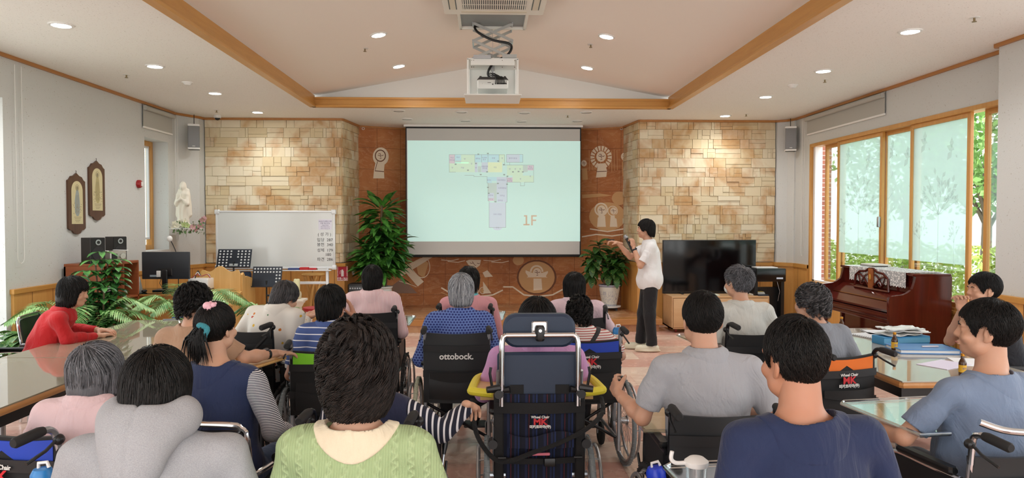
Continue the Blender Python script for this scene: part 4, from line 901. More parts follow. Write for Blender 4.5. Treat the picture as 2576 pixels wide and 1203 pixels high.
for s_, py, h in (('2025년 09월 21일', 557, .026), ('연중 제25주일', 562, .024), ('오늘의 전례', 567, .02), ('1독서 아모스 8,4-7', 571, .018), ('2독서 1티모 2,1-8', 575, .018)): text(s_, 'notice_lettering', h, M_INKT, t, (wx(819), -.0145, wzz(py)), ext=0)
for s_, px, py, h in (('( 성 가 )', 817, 590, .06), ('입당  287', 818, 604, .06), ('봉헌  340', 818, 616, .06), ('성체  179', 818, 630, .06), ('180', 826, 641, .06), ('파견  286', 818, 653, .06)):
    text(s_, 'handwriting', h, M_MARK, t, (wx(px), -.0135, wzz(py)), rot=(PI/2, 0, 0), ext=0)
tx = lambda px: PY(px, 670, WY).x
for px0, px1, h, m_c, lab in ((728, 756, .028, mat('blue_eraser', '#3b4d86', .6), 'blue felt eraser lying on the whiteboard tray'), (757, 779, .04, mat('red_box', '#c0262c', .5), 'taller red eraser box on the whiteboard tray'), (779, 798, .028, MATS['red_box'], 'lower red eraser box on the whiteboard tray')):
    tag(MB().box((-.5*(tx(px1)-tx(px0)), -.03, 0), (.5*(tx(px1)-tx(px0)), .03, h), .006).build('board_eraser', m_c, loc=((tx(px0)+tx(px1))/2, WY-.055, z0-.014)), lab, 'eraser')
tag(MB().tube([(-.06, 0, .008), (.06, 0, .008)], .008, 10).build('marker_pen', M_WHITEP, loc=(tx(812), WY-.055, z0-.014)), 'white marker pen at the right end of the whiteboard tray', 'pen')
# carved wood stand behind the whiteboard
p = PY(788, 700, 11.1); t = thing('carved_stand', 'carved pale wood plant stand with twisted stems behind the whiteboard', 'stand', (p.x, 11.1, 0)); zt = PY(788, 688, 11.1).z
MB().lathe([(.0001, zt-.03), (.17, zt-.03), (.18, zt-.015), (.17, zt), (.0001, zt)], n=24).build('top', M_PINE, t); m_ = MB()
for k in range(4): m_.tube([(.13*math.cos(k*PI/2+u*2.2)*(1-.55*math.sin(PI*u)), .13*math.sin(k*PI/2+u*2.2)*(1-.55*math.sin(PI*u)), .04+(zt-.07)*u) for u in [i/14 for i in range(15)]], .024, 8)
m_.build('twisted_stem', M_PINE, t); MB().lathe([(.17, 0), (.17, .03), (.1, .05), (.0001, .05)], n=24).build('base', M_PINE, t)
# music stands
def holes(W_, H_, rows):
    return [(u, v) for u, v in rows]
def music_stand(lab, pl, pr, pt, pb, Y, tilt, dense, zoff=0):
    a, b = PY(pl, pt, Y), PY(pr, pb, Y); W_ = (b.x-a.x)*.95; H_ = (a.z-b.z)/math.cos(tilt)
    t = thing('music_stand', lab, 'music stand', ((a.x+b.x)/2, Y, 0)); zb = b.z
    D = Matrix.Translation((0, 0, zb)) @ Matrix.Rotation(-tilt, 4, 'X')
    m_ = MB(); m_.T = D; m_.box((-W_/2, -.003, 0), (W_/2, 0, H_), .002); m_.box((-W_/2, -.045, -.006), (W_/2, 0, 0)); m_.build('desk', mat('stand_blue_black', '#1e2530', .35, .3), t)
    m_ = MB(); m_.T = D; n_ = 9
    for i in range(n_):
        for j in range(6):
            u = -W_/2+W_*(i+.7)/(n_+.4); v = H_*(j+.6)/6.3
            if (dense and (i in (4,) or (i in (3, 5) and j < 3))) or (not dense and j < 4 and i < n_-2): continue
            m_.add([(u+.013*math.cos(q), -.0036, v+.012*math.sin(q)) for q in [2*PI*k/10 for k in range(10)]], [tuple(range(10))])
    m_.build('punched_holes', mat('pale_hole', '#cdd2d4', .8), t, smooth=False)
    if dense: m_ = MB(); m_.T = D; m_.box((-.06, -.0045, .02), (.06, -.003, .055)); m_.build('name_tag', mat('silver_tag', '#aab0b0', .4, .4), t)
    m_ = MB(); m_.tube([(0, .015, .1), (0, .015, zb+H_*.3)], .011, 10)
    m_.build('pole', M_BLACKP, t); m_ = MB()
    for k in range(3): q = PI/2+2*PI*k/3; m_.tube([(0, .015, .35), (.25*math.cos(q), .015+.25*math.sin(q), .01)], .008, 8)
    m_.build('tripod_legs', M_BLACKP, t); m_ = MB(); [m_.cyl((-.0, .015, z_), (.045, .015, z_), .014, 10) for z_ in (zb-.12, zb-.22)]; m_.build('knob', M_BLACKP, t); return t
music_stand('perforated black music stand standing behind the wooden lectern', 541, 632, 628, 673, 10.15, .35, True)
music_stand('perforated black music stand in front of the whiteboard leg, right of the lectern', 630, 709, 672, 722, 10.0, .3, False)
# lectern of pine boards with a scalloped top
LY = 9.6; a, b = PY(502, 668, LY), PY(606, 865, LY); lw = b.x-a.x; lh = a.z
t = thing('lectern', 'pale pine lectern with a scalloped back board and slanted reading desk', 'lectern', ((a.x+b.x)/2, LY, 0))
sc = [(-lw/2, 0), (-lw/2, lh-.12)]+[(-lw/2+lw*u, lh-.09+.05*math.sin(PI*u)+.03*math.cos(u*4*PI)*(1 if .05 < u < .95 else .3)) for u in [i/28 for i in range(1, 28)]]+[(lw/2, lh-.12), (lw/2, 0)]
MB().prism(sc, .0, .03, 'xz').build('back_board', M_PINE, t)
sd_ = [(.03, 0), (.03, lh-.13), (.08, lh-.10), (.15, lh-.17), (.22, lh-.16), (.32, lh-.18), (.42, lh-.2), (.5, lh-.3), (.55, lh-.45), (.55, 0)]
MB().prism(sd_, lw/2-.01, lw/2+.02, 'yz').build('side_board', M_PINE, t); MB().prism(sd_, -lw/2-.02, -lw/2+.01, 'yz').build('side_board', M_PINE, t)
m_ = MB(); rz_ = lh-.37
m_.prism([(-.36, rz_-.13), (-.36, rz_-.105), (0, rz_+.025), (0, rz_)], -lw/2+.02, lw/2+.02, 'yz'); m_.build('reading_desk', M_PINEX, t)
m_ = MB(); m_.box((-lw/2+.05, -.3, 0), (-lw/2+.08, 0, rz_-.1)); m_.build('desk_panel_left', M_PINE, t); MB().box((lw/2-.03, -.3, 0), (lw/2, 0, rz_-.1)).build('desk_panel_right', M_PINE, t)
MB().box((-lw/2+.08, -.27, .0), (lw/2-.03, -.25, rz_-.12)).build('front_panel', M_PINE, t)
# candle on a fluted pedestal
p = PY(747, 760, 9.9); s9 = FPX/9.9; zt = PY(747, 752, 9.9).z
t = thing('pedestal', 'white fluted plaster column pedestal beside the wooden wainscot, carrying a candle', 'pedestal', (p.x, 9.9, 0)); R9 = .10
MB().lathe([(.11, 0), (.11, .04), (.085, .06), (.075, .08)], n=32).build('base', M_PL, t)
v_ = []; m_ = MB(); m_.grid(lambda u, v: ((.068-.006*v+.005*math.cos(u*2*PI*14))*math.cos(-u*2*PI), (.068-.006*v+.005*math.cos(u*2*PI*14))*math.sin(-u*2*PI), .08+(zt-.2)*v), 112, 3); m_.build('fluted_shaft', M_PL, t)
MB().lathe([(.06, zt-.12), (.075, zt-.1), (.095, zt-.06), (.11, zt-.05), (.115, zt-.03)], n=32).build('capital', M_PL, t); MB().box((-.12, -.12, zt-.03), (.12, .12, zt), .006).build('top_slab', M_PL, t)
t = thing('pillar_candle', 'cream pillar candle in a small basket-like holder on the white pedestal', 'candle', (p.x-.0, 9.9, zt))
MB().lathe([(.05, 0), (.06, .02), (.065, .07), (.055, .1), (.0001, .1)], n=24).build('holder', mat('wicker_cream', '#c9bfa2', .9), t); MB().lathe([(.042, .1), (.042, .26), (.035, .275), (.0001, .268)], n=24).build('wax_body', mat('candle_wax', '#dedcae', .4), t); MB().tube([(0, 0, .27), (.003, 0, .285)], .002, 6).build('wick', M_BLACKP, t)
# small red stool top by the pedestal
t = thing('red_stool', 'low stool with a red seat and white leg between the pedestal and the striped sitter', 'stool', (PY(795, 760, 9.4).x, 9.4, 0)); MB().tube([(0, 0, .52), (0, 0, .56)], .17, 20).build('seat', mat('stool_red', '#a5232c', .5), t)
for k in range(4): MB().tube([(.13*math.cos(k*PI/2+.7), .13*math.sin(k*PI/2+.7), .52), (.17*math.cos(k*PI/2+.7), .17*math.sin(k*PI/2+.7), 0)], .014, 8).build('leg', M_WHITE, t)
# guitar amplifier
p = PY(897, 715, 11.05); t = thing('amplifier', 'black guitar amplifier with a row of silver knobs at the foot of the mural', 'amplifier', (p.x+.02, 11.2, .195)); 
az = p.z-.195; MB().box((-.16, -.14, 0), (.2, .14, az), .02).build('cabinet', M_BLACKP, t); MB().box((-.14, -.146, .04), (.18, -.141, az-.14), .004).build('speaker_cloth', mat('amp_cloth', '#1d1d1f', .9), t)
MB().box((-.14, -.147, az-.1), (.18, -.141, az-.03)).build('control_panel', mat('amp_panel', '#4b4e50', .4, .5), t)
for k in range(8): MB().cyl((-.115+.037*k, -.165, az-.065), (-.115+.037*k, -.147, az-.065), .012, 12).build('knob', M_ALU, t)
# television on a low cabinet
TYv = 11.05; a, b = PY(1667, 604, TYv), PY(1900, 738, TYv)
cz = PY(1800, 743, 10.95).z; c0, c1 = PY(1690, 790, 10.62).x, PY(1935, 790, 10.62).x
t = thing('media_cabinet', 'low light wood media cabinet under the television', 'cabinet', ((c0+c1)/2, 10.9, 0)); hw_ = (c1-c0)/2; cz = PY(1800, 746, 10.62).z
M_OAK = wood('light_oak_laminate', '#c39a6e', '#cda67b', .45, 0, .5)
m_ = MB(); m_.box((-hw_, -.28, cz-.025), (hw_, .28, cz), .003); m_.box((-hw_, -.28, .06), (-hw_+.02, .28, cz-.025)); m_.box((hw_-.02, -.28, .06), (hw_, .28, cz-.025)); m_.box((-hw_, -.28, .06), (hw_, .28, .08)); m_.box((-hw_, .26, .08), (hw_, .28, cz-.025)); m_.build('carcass', M_OAK, t)
for k in range(3):
    x0 = -hw_+.022+k*(2*hw_-.044)/3; x1 = x0+(2*hw_-.044)/3-.004; o = MB().box((x0, -.298, .085), (x1, -.281, cz-.03), .003).build('door', M_OAK, t); MB().box((x1-.03, -.31, cz*.5-.04), (x1-.02, -.298, cz*.5+.04), .003).build('handle', M_ALU, o)
for sx_ in (-1, 1):
    for yy in (-.2, .2): MB().tube([(sx_*(hw_-.08)-.012, yy, .03), (sx_*(hw_-.08)+.012, yy, .03)], .03, 14).build('castor', mat('red_castor', '#7d2a2a', .5), t)
tw, th = b.x-a.x, a.z-b.z
t = thing('television', 'large black flat television on the low cabinet', 'television', ((a.x+b.x)/2, TYv, 0))
MB().box((-tw/2, -.02, b.z), (tw/2, .03, a.z), .006).build('bezel', mat('tv_bezel', '#1b1b1e', .3), t); MB().box((-tw/2+.012, -.0225, b.z+.02), (tw/2-.012, -.0205, a.z-.012)).build('screen', mat('tv_glass', '#050608', .08), t)
for sx_ in (-1, 1): MB().prism([(-.02, b.z+.02), (.02, b.z+.02), (.13, cz+.012), (.13, cz+.001), (-.13, cz+.001), (-.13, cz+.012)], sx_*.45-.015, sx_*.45+.015, 'yz').build('foot', M_BLACKP, t)
def on_cab(px, Y): return Vector((PY(px, 740, Y).x, Y, cz))
t = tag(MB().box((-.1, -.07, 0), (.1, .07, .012), .003).box((-.095, -.065, .012), (.09, .065, .018)).build('booklet', mat('pale_booklet', '#cfd6c8', .7), loc=on_cab(1791, 10.78)), 'thin white booklet lying under the television', 'booklet')
t = thing('paper_stack', 'pile of papers with a yellow cover right of the television on the cabinet', 'papers', on_cab(1905, 10.85)); m_ = MB(); [m_.box((-.1+.006*k, -.08, .01*k), (.1-.005*k, .09, .01*k+.009)) for k in range(5)]; m_.build('sheets', mat('paper_white', '#e5e4df', .8), t); MB().box((-.08, -.07, .05), (.07, .08, .056)).build('cover', mat('cover_yellow', '#c9b04c', .6), t)
t = thing('charger_box', 'flat dark blue device box on the right end of the cabinet', 'device', on_cab(1920, 10.7)); MB().box((-.09, -.05, 0), (.07, .05, .02), .006).build('body', mat('device_navy', '#232838', .5), t); MB().tube([(.05, 0, .015), (.09, .02, .012), (.1, .1, .006)], .003, 6).build('lead', M_BLACKP, t)
# digital piano
DY = 10.75; a, b = PY(1900, 675, DY), PY(1971, 700, DY)
t = thing('digital_piano', 'black digital piano pushed into the corner right of the television', 'piano', ((a.x+b.x)/2, DY, 0)); dw = (b.x-a.x)/2; zt = a.z
MB().box((-dw-.02, -.1, zt-.2), (dw, .3, zt), .012).build('case', mat('satin_black_case', '#0f1013', .18), t); MB().box((-dw-.02, -.03, 0), (-dw+.03, .3, zt-.2)).build('leg', M_BLACKP, t); MB().box((dw-.05, -.03, 0), (dw-.0, .3, zt-.2)).build('leg', M_BLACKP, t); MB().box((-dw+.03, .12, 0), (dw-.05, .15, zt-.3)).build('back_panel', M_BLACKP, t)
MB().box((.12-.05, -.1045, zt-.16), (.12+.05, -.101, zt-.135)).build('badge', mat('badge_white', '#c9d4e6', .5), t); MB().tube([(.1, -.05, zt-.2), (.13, -.08, zt-.35), (.11, -.06, zt-.5)], .003, 6).build('cable', M_ALU, t)
tag(MB().box((-.17, -.1, 0), (.16, .12, .012), .003).build('music_book', M_WHITE, loc=((a.x+b.x)/2-.02, DY+.12, zt)), 'white music book lying on the black digital piano', 'book')
# ---------------------------------------------------------------- upright piano
M_MAH = wood('red_mahogany_gloss', '#43130e', '#561c14', .12, 2, .6); PYa, PYb = 7.20, 8.69; XF, XB, ZP = 4.42, 4.80, 1.15
t = thing('upright_piano', 'polished red mahogany upright piano with a carved music desk below the right windows', 'piano', ((XF+XB)/2, (PYa+PYb)/2, 0)); oy = (PYa+PYb)/2; ox = (XF+XB)/2; L2 = (PYb-PYa)/2; F_ = XF-ox; B_ = XB-ox
MB().box((F_-.03, -L2-.02, ZP-.025), (B_, L2+.02, ZP), .008).build('lid', M_MAH, t)
for s_, n_ in ((-1, 'near'), (1, 'far')):
    y = s_*L2; prof = [(B_, 0), (B_, ZP-.025), (F_-.0, ZP-.025), (F_-.01, ZP-.08), (F_-.035, ZP-.16), (F_-.09, ZP-.2), (F_-.14, ZP-.22), (F_-.27, ZP-.235), (F_-.285, ZP-.27), (F_-.275, .62), (F_-.02, .6), (F_-.02, 0)]
    MB().prism(prof, y-.02, y+.02, 'xz').build('side_panel', M_MAH, t)
    l = MB(); yy = y*.955; l.tube([(F_-.235, yy, .62), (F_-.235, yy, .56), (F_-.235, yy, .5), (F_-.235, yy, .38), (F_-.235, yy, .2), (F_-.235, yy, .07), (F_-.235, yy, .0)], [.035, .042, .03, .026, .022, .03, .036], 14); l.build('front_leg', M_MAH, t); MB().box((F_-.27, yy-.03, 0), (F_, yy+.03, .05), .006).build('toe_block', M_MAH, t)
MB().box((F_, -L2+.02, .66), (F_+.025, L2-.02, ZP-.025)).build('upper_panel', M_MAH, t); MB().box((F_, -L2+.02, .0), (F_+.025, L2-.02, .62)).build('lower_panel', M_MAH, t); MB().box((B_-.04, -L2, 0), (B_, L2, ZP-.03)).build('back', M_MAH, t)
MB().box((F_-.26, -L2+.02, .62), (F_, L2-.02, .67), .006).build('key_bed', M_MAH, t); MB().box((F_-.265, -L2+.02, .67), (F_-.245, L2-.02, .73), .004).build('key_slip', M_MAH, t)
MB().prism([(F_-.245, .74), (F_-.24, .76), (F_-.03, .93), (F_-.01, .94), (F_-.0, .925), (F_-.03, .90)], -L2+.02, L2-.02, 'xz').build('fallboard', M_MAH, t); MB().tube([(F_-.15, -L2+.05, .842), (F_-.15, L2-.05, .842)], .004, 6).build('brass_hinge', mat('polished_brass', '#b08a3c', .25, 1), t)
# music desk: carved fretwork
md = MB(); zb = .92
def pz(u, v): return (F_-.035-.02*(1-v), u, zb+v)
def bar3(p0, p1, w_): md.tube([pz(*p0), pz(*p1)], w_, 6)
outl = [(-.36, .0), (-.34, .14), (-.25, .19), (-.12, .20), (-.05, .235), (.05, .235), (.12, .2), (.25, .19), (.34, .14), (.36, 0)]
md.tube([pz(*q) for q in outl], .013, 6); md.tube([pz(-.36, .0), pz(.36, .0)], .016, 6)
for s_ in (-1, 1):
    md.tube([pz(s_*(.05+.26*u), .03+.13*math.sin(u*PI*.55)+.0*u) for u in [i/10 for i in range(11)]], .010, 6); md.tube([pz(s_*(.06+.16*u), .17-.12*u*u) for u in [i/8 for i in range(9)]], .010, 6); md.tube([pz(s_*(.28-.13*u), .15-.11*math.sin(u*2.4)) for u in [i/8 for i in range(9)]], .008, 6)
o = md.build('music_desk', M_MAH, t); MB().box((F_-.065, -.05, zb), (F_-.045, .05, zb+.235), .004).build('desk_centre', wood('inlaid_panel', '#8c4a22', '#9a5a2c', .2, 2), o); MB().sph((F_-.068, 0, zb+.14), (.003, .02, .035)).build('inlay', mat('gold_inlay', '#c9973d', .4), o)
# lace runner
M_LACE = mat('white_lace', '#dcdcd8', .9)
def f_lace(n):
    co = n.coord(); v = n.new('TexVoronoi'); n.link(co, v.inputs['Vector']); n.val(v, Scale=42.0); n.link(n.ramp(v.outputs['Distance'], [(.28, '#f1f1ee'), (.5, '#a7a9ab')]), n.b.inputs['Base Color'])
M_LACE = mat('lace_pattern', '#dcdcd8', .9, fn=f_lace)
m_ = MB()
def lacef(u, v):
    y = -L2+.1+1.16*u; s_ = v*(.36+.16)
    if s_ < .36: return (B_-.02-s_, y, ZP+.003)
    d = s_-.36; return (F_-.036, y, ZP+.003-d-.006*math.sin(u*140)*(v > .95))
m_.grid(lacef, 140, 26, -.002); t = tag(m_.build('lace_runner', M_LACE, loc=(ox, oy, 0)), 'white lace runner draped over the top of the mahogany piano', 'lace runner')
for k, (dy, c_, w_, lab) in enumerate(((.42, '#8d8a86', .13, 'grey-edged hymn book, lowest of the pile on the piano'), (.38, '#d8d5cf', .15, 'white music book, topmost of the pile on the piano'))):
    tag(MB().box((-.1, -w_, 0), (.1, w_, .014), .002).box((-.097, -w_+.004, .0015), (.102, w_-.004, .0125)).build('song_book', [mat('book_%d' % k, c_, .6)], loc=(ox+.02, oy+dy, ZP+.0055+.0145*k)), lab, 'book')
# round-backed wooden chair at the piano and black bench
t = thing('piano_bench', 'black piano bench half hidden between the table and the piano', 'bench', (3.75, 8.0, 0)); MB().box((-.17, -.38, .44), (.17, .38, .52), .02).build('padded_seat', M_BLACKV, t)
for sx_ in (-1, 1):
    for sy_ in (-1, 1): MB().tube([(sx_*.14, sy_*.34, .44), (sx_*.15, sy_*.35, 0)], .02, 8).build('leg', M_BLACKP, t)
# ---------------------------------------------------------------- presenter's desk corner at left
M_DESKW = wood('desk_wood', '#b98343', '#c58f4d', .4, 0, .5)
DZ = .80; t = thing('office_desk', 'wooden desk with a dark glass top behind the palms at left', 'desk', (-4.0, 9.25, 0))
MB().box((-.62, -.35, DZ-.03), (.34, .4, DZ-.008), .004).build('desk_top', M_DESKW, t); MB().box((-.62, -.35, DZ-.008), (.34, .4, DZ), .002).build('glass_sheet', mat('dark_green_glass', '#10201c', .05), t); MB().box((-.6, -.3, .03), (.32, -.28, DZ-.03)).build('front_panel', M_DESKW, t); MB().box((-.6, -.28, 0), (-.57, .38, DZ-.03)).build('side_panel', M_DESKW, t); MB().box((.29, -.28, 0), (.32, .38, DZ-.03)).build('side_panel', M_DESKW, t)
a, b = PY(358, 634, 9.3), PY(478, 702, 9.3)
t = thing('computer_monitor', 'black computer monitor seen from behind on the left desk', 'monitor', ((a.x+b.x)/2, 9.3, DZ)); mw = (b.x-a.x)/2
MB().box((-mw, -.02, b.z-DZ), (mw, .02, a.z-DZ), .006).build('rear_shell', mat('monitor_shell', '#2c3036', .45), t); MB().box((-.09, -.04, b.z-DZ+.04), (.09, -.02, b.z-DZ+.14), .01).build('port_bay', M_BLACKP, t); MB().box((-.035, -.06, .02), (.035, -.03, b.z-DZ+.12), .01).build('stand_neck', M_BLACKP, t); MB().box((-.13, -.12, 0), (.13, .08, .015), .006).build('stand_base', M_BLACKP, t); MB().box((-.2, -.0215, b.z-DZ+.03), (-.1, -.02, b.z-DZ+.055)).build('rating_label', mat('label_grey', '#9fb0bb', .6), t); MB().box((-.10, -.06, b.z-DZ+.03), (-.05, -.04, b.z-DZ+.11), .004).build('adapter', M_WHITEP, t); MB().tube([(-.03, -.045, .19), (-.05, -.08, .1), (0, -.1, .03)], .004, 6).build('cable', M_BLACKP, t)
p = PY(330, 725, 8.95); t = thing('desk_calendar', 'white standing desk calendar with a green foot at the left of the monitor', 'calendar', (p.x, 9.0, DZ)); m_ = MB(); m_.add([(-.1, -.05, 0), (.1, -.05, 0), (.085, 0, .2), (-.085, 0, .2)], [(0, 1, 2, 3)]); m_.add([(-.1, .05, 0), (.1, .05, 0), (.085, 0, .2), (-.085, 0, .2)], [(3, 2, 1, 0)]); m_.build('calendar_pages', mat('calendar_white', '#dfe0da', .7), t, smooth=False); m_ = MB(); m_.add([(-.1, -.0525, 0), (.1, -.0525, 0), (.098, -.045, .025), (-.098, -.045, .025)], [(0, 1, 2, 3)]); m_.build('green_foot', mat('calendar_green', '#8db274', .7), t)
m_ = MB()
for r in range(4):
    for k in range(6): m_.add([(-.065+.024*k, -.0445+.0125*r*1.1-.001, .045+.035*r), (-.057+.024*k, -.0445+.0125*r*1.1-.001, .045+.035*r), (-.057+.024*k, -.042+.0125*r*1.1-.001, .054+.035*r), (-.065+.024*k, -.042+.0125*r*1.1-.001, .054+.035*r)], [(0, 1, 2, 3)])
m_.build('date_marks', mat('calendar_ink', '#9a9fa6', .8), t, smooth=False)
t = tag(MB().sph((0, 0, .018), (.03, .05, .018)).build('computer_mouse', M_BLACKP, loc=(PY(358, 715, 9.0).x, 9.05, DZ)), 'black computer mouse beside the desk calendar', 'mouse')
t = thing('gooseneck_microphone', 'white-headed gooseneck microphone behind the monitor', 'microphone', (PY(448, 640, 9.4).x, 9.4, DZ)); q = PY(427, 601, 9.4); o_ = Vector((PY(448, 640, 9.4).x, 9.4, DZ)); qq = q-o_
MB().tube(smooth_path([(0, 0, .0), (0, 0, .3), (-.03, 0, .5), tuple(qq)]), .006, 8).build('gooseneck', M_BLACKP, t); MB().sph(tuple(qq), (.035, .03, .04)).build('mic_head', M_WHITEP, t); MB().tube([(0, 0, 0), (0, 0, .02)], .05, 18).build('base', M_BLACKP, t)
t = thing('equipment_box', 'white plastic box of tangled cables right of the monitor', 'box', (PY(503, 680, 9.5).x, 9.5, DZ-0.0)); MB().box((-.12, -.1, 0), (.14, .12, .14), .01).build('box_body', M_WHITEP, t)
for k in range(5): q = rr.uniform(-.05, .05); MB().tube(smooth_path([(-.1+q, 0, .14), (-.04, q, .2+q), (.03, -.03, .17), (.1, q, .19), (.13, .02, .13)]), .006, 6).build('cable', [mat('cable_red', '#a8463a', .5), M_WHITEP, M_BLACKP][k % 3], t)
# low shelf unit with hi-fi
sy0, sy1 = 8.0, 8.82; SX0 = LX+.03; SZ = 1.22
t = thing('shelf_unit', 'reddish wooden open shelf unit against the left wall carrying the loudspeakers', 'shelf unit', (SX0, (sy0+sy1)/2, 0)); hy = (sy1-sy0)/2
MB().box((0, -hy, SZ-.03), (.42, hy, SZ), .003).build('top_board', M_CHERRY, t); MB().box((0, -hy, 0), (.42, -hy+.025, SZ-.03)).build('side_board', M_CHERRY, t); MB().box((0, hy-.025, 0), (.42, hy, SZ-.03)).build('side_board', M_CHERRY, t); MB().box((0, -hy+.45, .0), (.42, -hy+.47, SZ-.03)).build('divider', M_CHERRY, t); MB().box((0, -hy, .78), (.42, hy, .8)).build('shelf_board', M_CHERRY, t); MB().box((0, -hy, .4), (.42, hy, .42)).build('shelf_board', M_CHERRY, t); MB().box((0, -hy, 0), (.02, hy, SZ-.03)).build('back_board', M_CHERRY, t)
def hifi(y, x, w_, d_, h_, lab):
    t = thing('bookshelf_speaker', lab, 'loudspeaker', (x, y, SZ), -.5); MB().box((-w_/2, -d_/2, 0), (w_/2, d_/2, h_), .004).build('cabinet', mat('dark_walnut_vinyl', '#241d1b', .45), t)
    MB().box((w_/2, -d_/2+.005, .005), (w_/2+.008, d_/2-.005, h_-.005)).build('front_baffle', M_BLACKP, t); MB().tube([(w_/2+.008, 0, h_*.82), (w_/2+.014, 0, h_*.82)], .032, 20).build('tweeter', M_ALU, t); MB().tube([(w_/2+.014, 0, h_*.82), (w_/2+.017, 0, h_*.82)], .018, 16).build('tweeter_dome', M_BLACKP, t); MB().tube([(w_/2+.008, 0, h_*.4), (w_/2+.012, 0, h_*.4)], .075, 24).build('woofer', mat('woofer_cone', '#26262a', .6), t)
hifi(8.13, -4.44, .17, .17, .29, 'dark wooden bookshelf loudspeaker on the shelf unit, the one nearer the picture edge'); hifi(8.66, -4.46, .15, .17, .29, 'dark wooden bookshelf loudspeaker on the shelf unit, the one nearer the monitor')
t = thing('stereo_receiver', 'silver compact stereo with a round dial between the two loudspeakers', 'stereo', (-4.38, 8.42, SZ), -.5); MB().box((-.10, -.10, .01), (.12, .10, .13), .01).build('case', mat('silver_case', '#a9a69e', .3, .7), t); MB().tube([(.12, .04, .07), (.14, .04, .07)], .032, 18).build('dial', M_CHROME, t); MB().box((.121, -.09, .04), (.123, -.02, .1)).build('display', M_BLACKP, t); m_ = MB(); [m_.sph((-.1+.03*k, -.13+.0*k, .133), (.014, .02, .006), 8, 6) for k in range(8)]; [m_.sph((-.1+.03*k, .1, .133), (.016, .03, .005), 8, 6) for k in range(8)]; m_.build('doily_edge', M_WHITE, t)
t = tag(MB().tube([(0, 0, 0), (0, 0, .03), (0, 0, .06)], [.02, .03, .045], 16).sph((0, 0, .1), .045).build('globe_ornament', mat('frosted_globe', '#c9cccf', .3), loc=(-4.35, 8.3, .8)), 'small frosted globe ornament in the shelf unit', 'ornament')
# blue office chair behind the monitor
t = thing('office_chair', 'dark blue upholstered chair back right of the monitor', 'chair', (-3.55, 9.95, 0)); M_NAVYF = fabric('navy_upholstery', '#22344e')
MB().box((-.2, .18, .52), (.2, .24, .98), .03).build('backrest', M_NAVYF, t); MB().box((-.23, -.22, .42), (.23, .22, .5), .03).build('seat', M_NAVYF, t); MB().tube([(0, 0, .1), (0, 0, .42)], .03, 12).build('gas_column', M_BLACKP, t); MB().box((-.03, .2, .45), (.03, .26, .6)).build('back_support', M_BLACKP, t)
for k in range(5): q = 2*PI*k/5; MB().tube([(0, 0, .1), (.26*math.cos(q), .26*math.sin(q), .03)], [.025, .03], 8).build('foot', M_BLACKP, t)
# ---------------------------------------------------------------- plants
def blade(mb, p, d, l, w_, droop, n=5, roll=0, fold=.15):
    p = Vector(p); d = Vector(d).normalized(); side = d.cross(Vector((0, 0, 1))); side = side.normalized() if side.length > 1e-3 else Vector((1, 0, 0)); side.rotate(Matrix.Rotation(roll, 3, d)) if roll else None
    vs = []; q = p.copy(); dd = d.copy()
    for i in range(n+1):
        u = i/n; ww_ = w_*(math.sin(PI*min(1, u*.92+.08))**.8)*(1-.0*u) if i < n else 0; up = side.cross(dd).normalized()
        vs += [q-side*ww_/2+up*ww_*fold, q, q+side*ww_/2+up*ww_*fold]; dd = (dd+Vector((0, 0, -droop/n))).normalized(); q = q+dd*l/n
    mb.add(vs, [(i*3+a, i*3+a+1, i*3+a+4, i*3+a+3) for i in range(n) for a in (0, 1)])
def f_leaf2(c1, c2, vein=None):
    def f(n):
        a = n.noise(n.coord(), 9, 2); col = n.mix(n.ramp(a.outputs[0], [(.35, 0.0), (.65, 1.0)]), c1, c2)
        if vein: w_ = n.noise(n.coord(scale=(30, 30, 30)), 2.2, 2, .5, 2); col = n.mix(n.ramp(w_.outputs[0], [(.60, 0.0), (.64, .8)]), col, vein)
        n.link(col, n.b.inputs['Base Color'])
    return f
def leafm(name, c1, c2, vein=None, rough=.35): return mat(name, c1, rough, fn=f_leaf2(c1, c2, vein))
rp = random.Random(21)
# dracaena
p = PY(961, 690, 11.55); pot = (p.x, 11.6, .195)
t = thing('potted_dracaena', 'tall leafy green plant in a white glazed pot left of the screen', 'potted plant', pot)
MB().lathe([(.09, 0), (.1, .02), (.14, .18), (.155, .33), (.15, .4), (.165, .42), (.165, .44), (.14, .44), (.13, .40), (.0001, .39)], n=32).build('pot', mat('white_glaze', '#d9dfdf', .15), t)
m_ = MB(); st = [[(0, 0, .38), (-.02, 0, .8), (-.03, 0, 1.3), (.0, 0, 1.75)], [(.04, .02, .38), (.08, .05, .7), (.13, .02, 1.0), (.16, 0, 1.2)], [(-.04, 0, .38), (-.1, -.04, .6), (-.16, -.04, .85), (-.2, -.05, 1.05)]]
for s_ in st: m_.tube(smooth_path(s_), .017, 8)
m_.build('stem', mat('cane_brown', '#6d5a44', .8), t)
lv = MB()
for si, s_ in enumerate(st):
    path = smooth_path(s_, 24); n_ = len(path)
    for i, q in enumerate(path):
        if q.z < .62: continue
        top = i/n_
        for k in range(3):
            a = rp.uniform(0, 2*PI); el = rp.uniform(-.2, .5)+(.9 if top > .93 else 0); l = rp.uniform(.30, .44)*(1.0 if si == 0 else .9)
            r_ = rp.uniform(.0, .12); blade(lv, (q.x+r_*math.cos(a), q.y+r_*math.sin(a)*.8, q.z+rp.uniform(-.03, .03)), (math.cos(a), math.sin(a)*.8, el), l, rp.uniform(.085, .115), rp.uniform(.3, 1.1), roll=rp.uniform(-.5, .5))
lv.build('leaves', leafm('dracaena_leaf', '#1d4a1c', '#58983c', rough=.4), t)
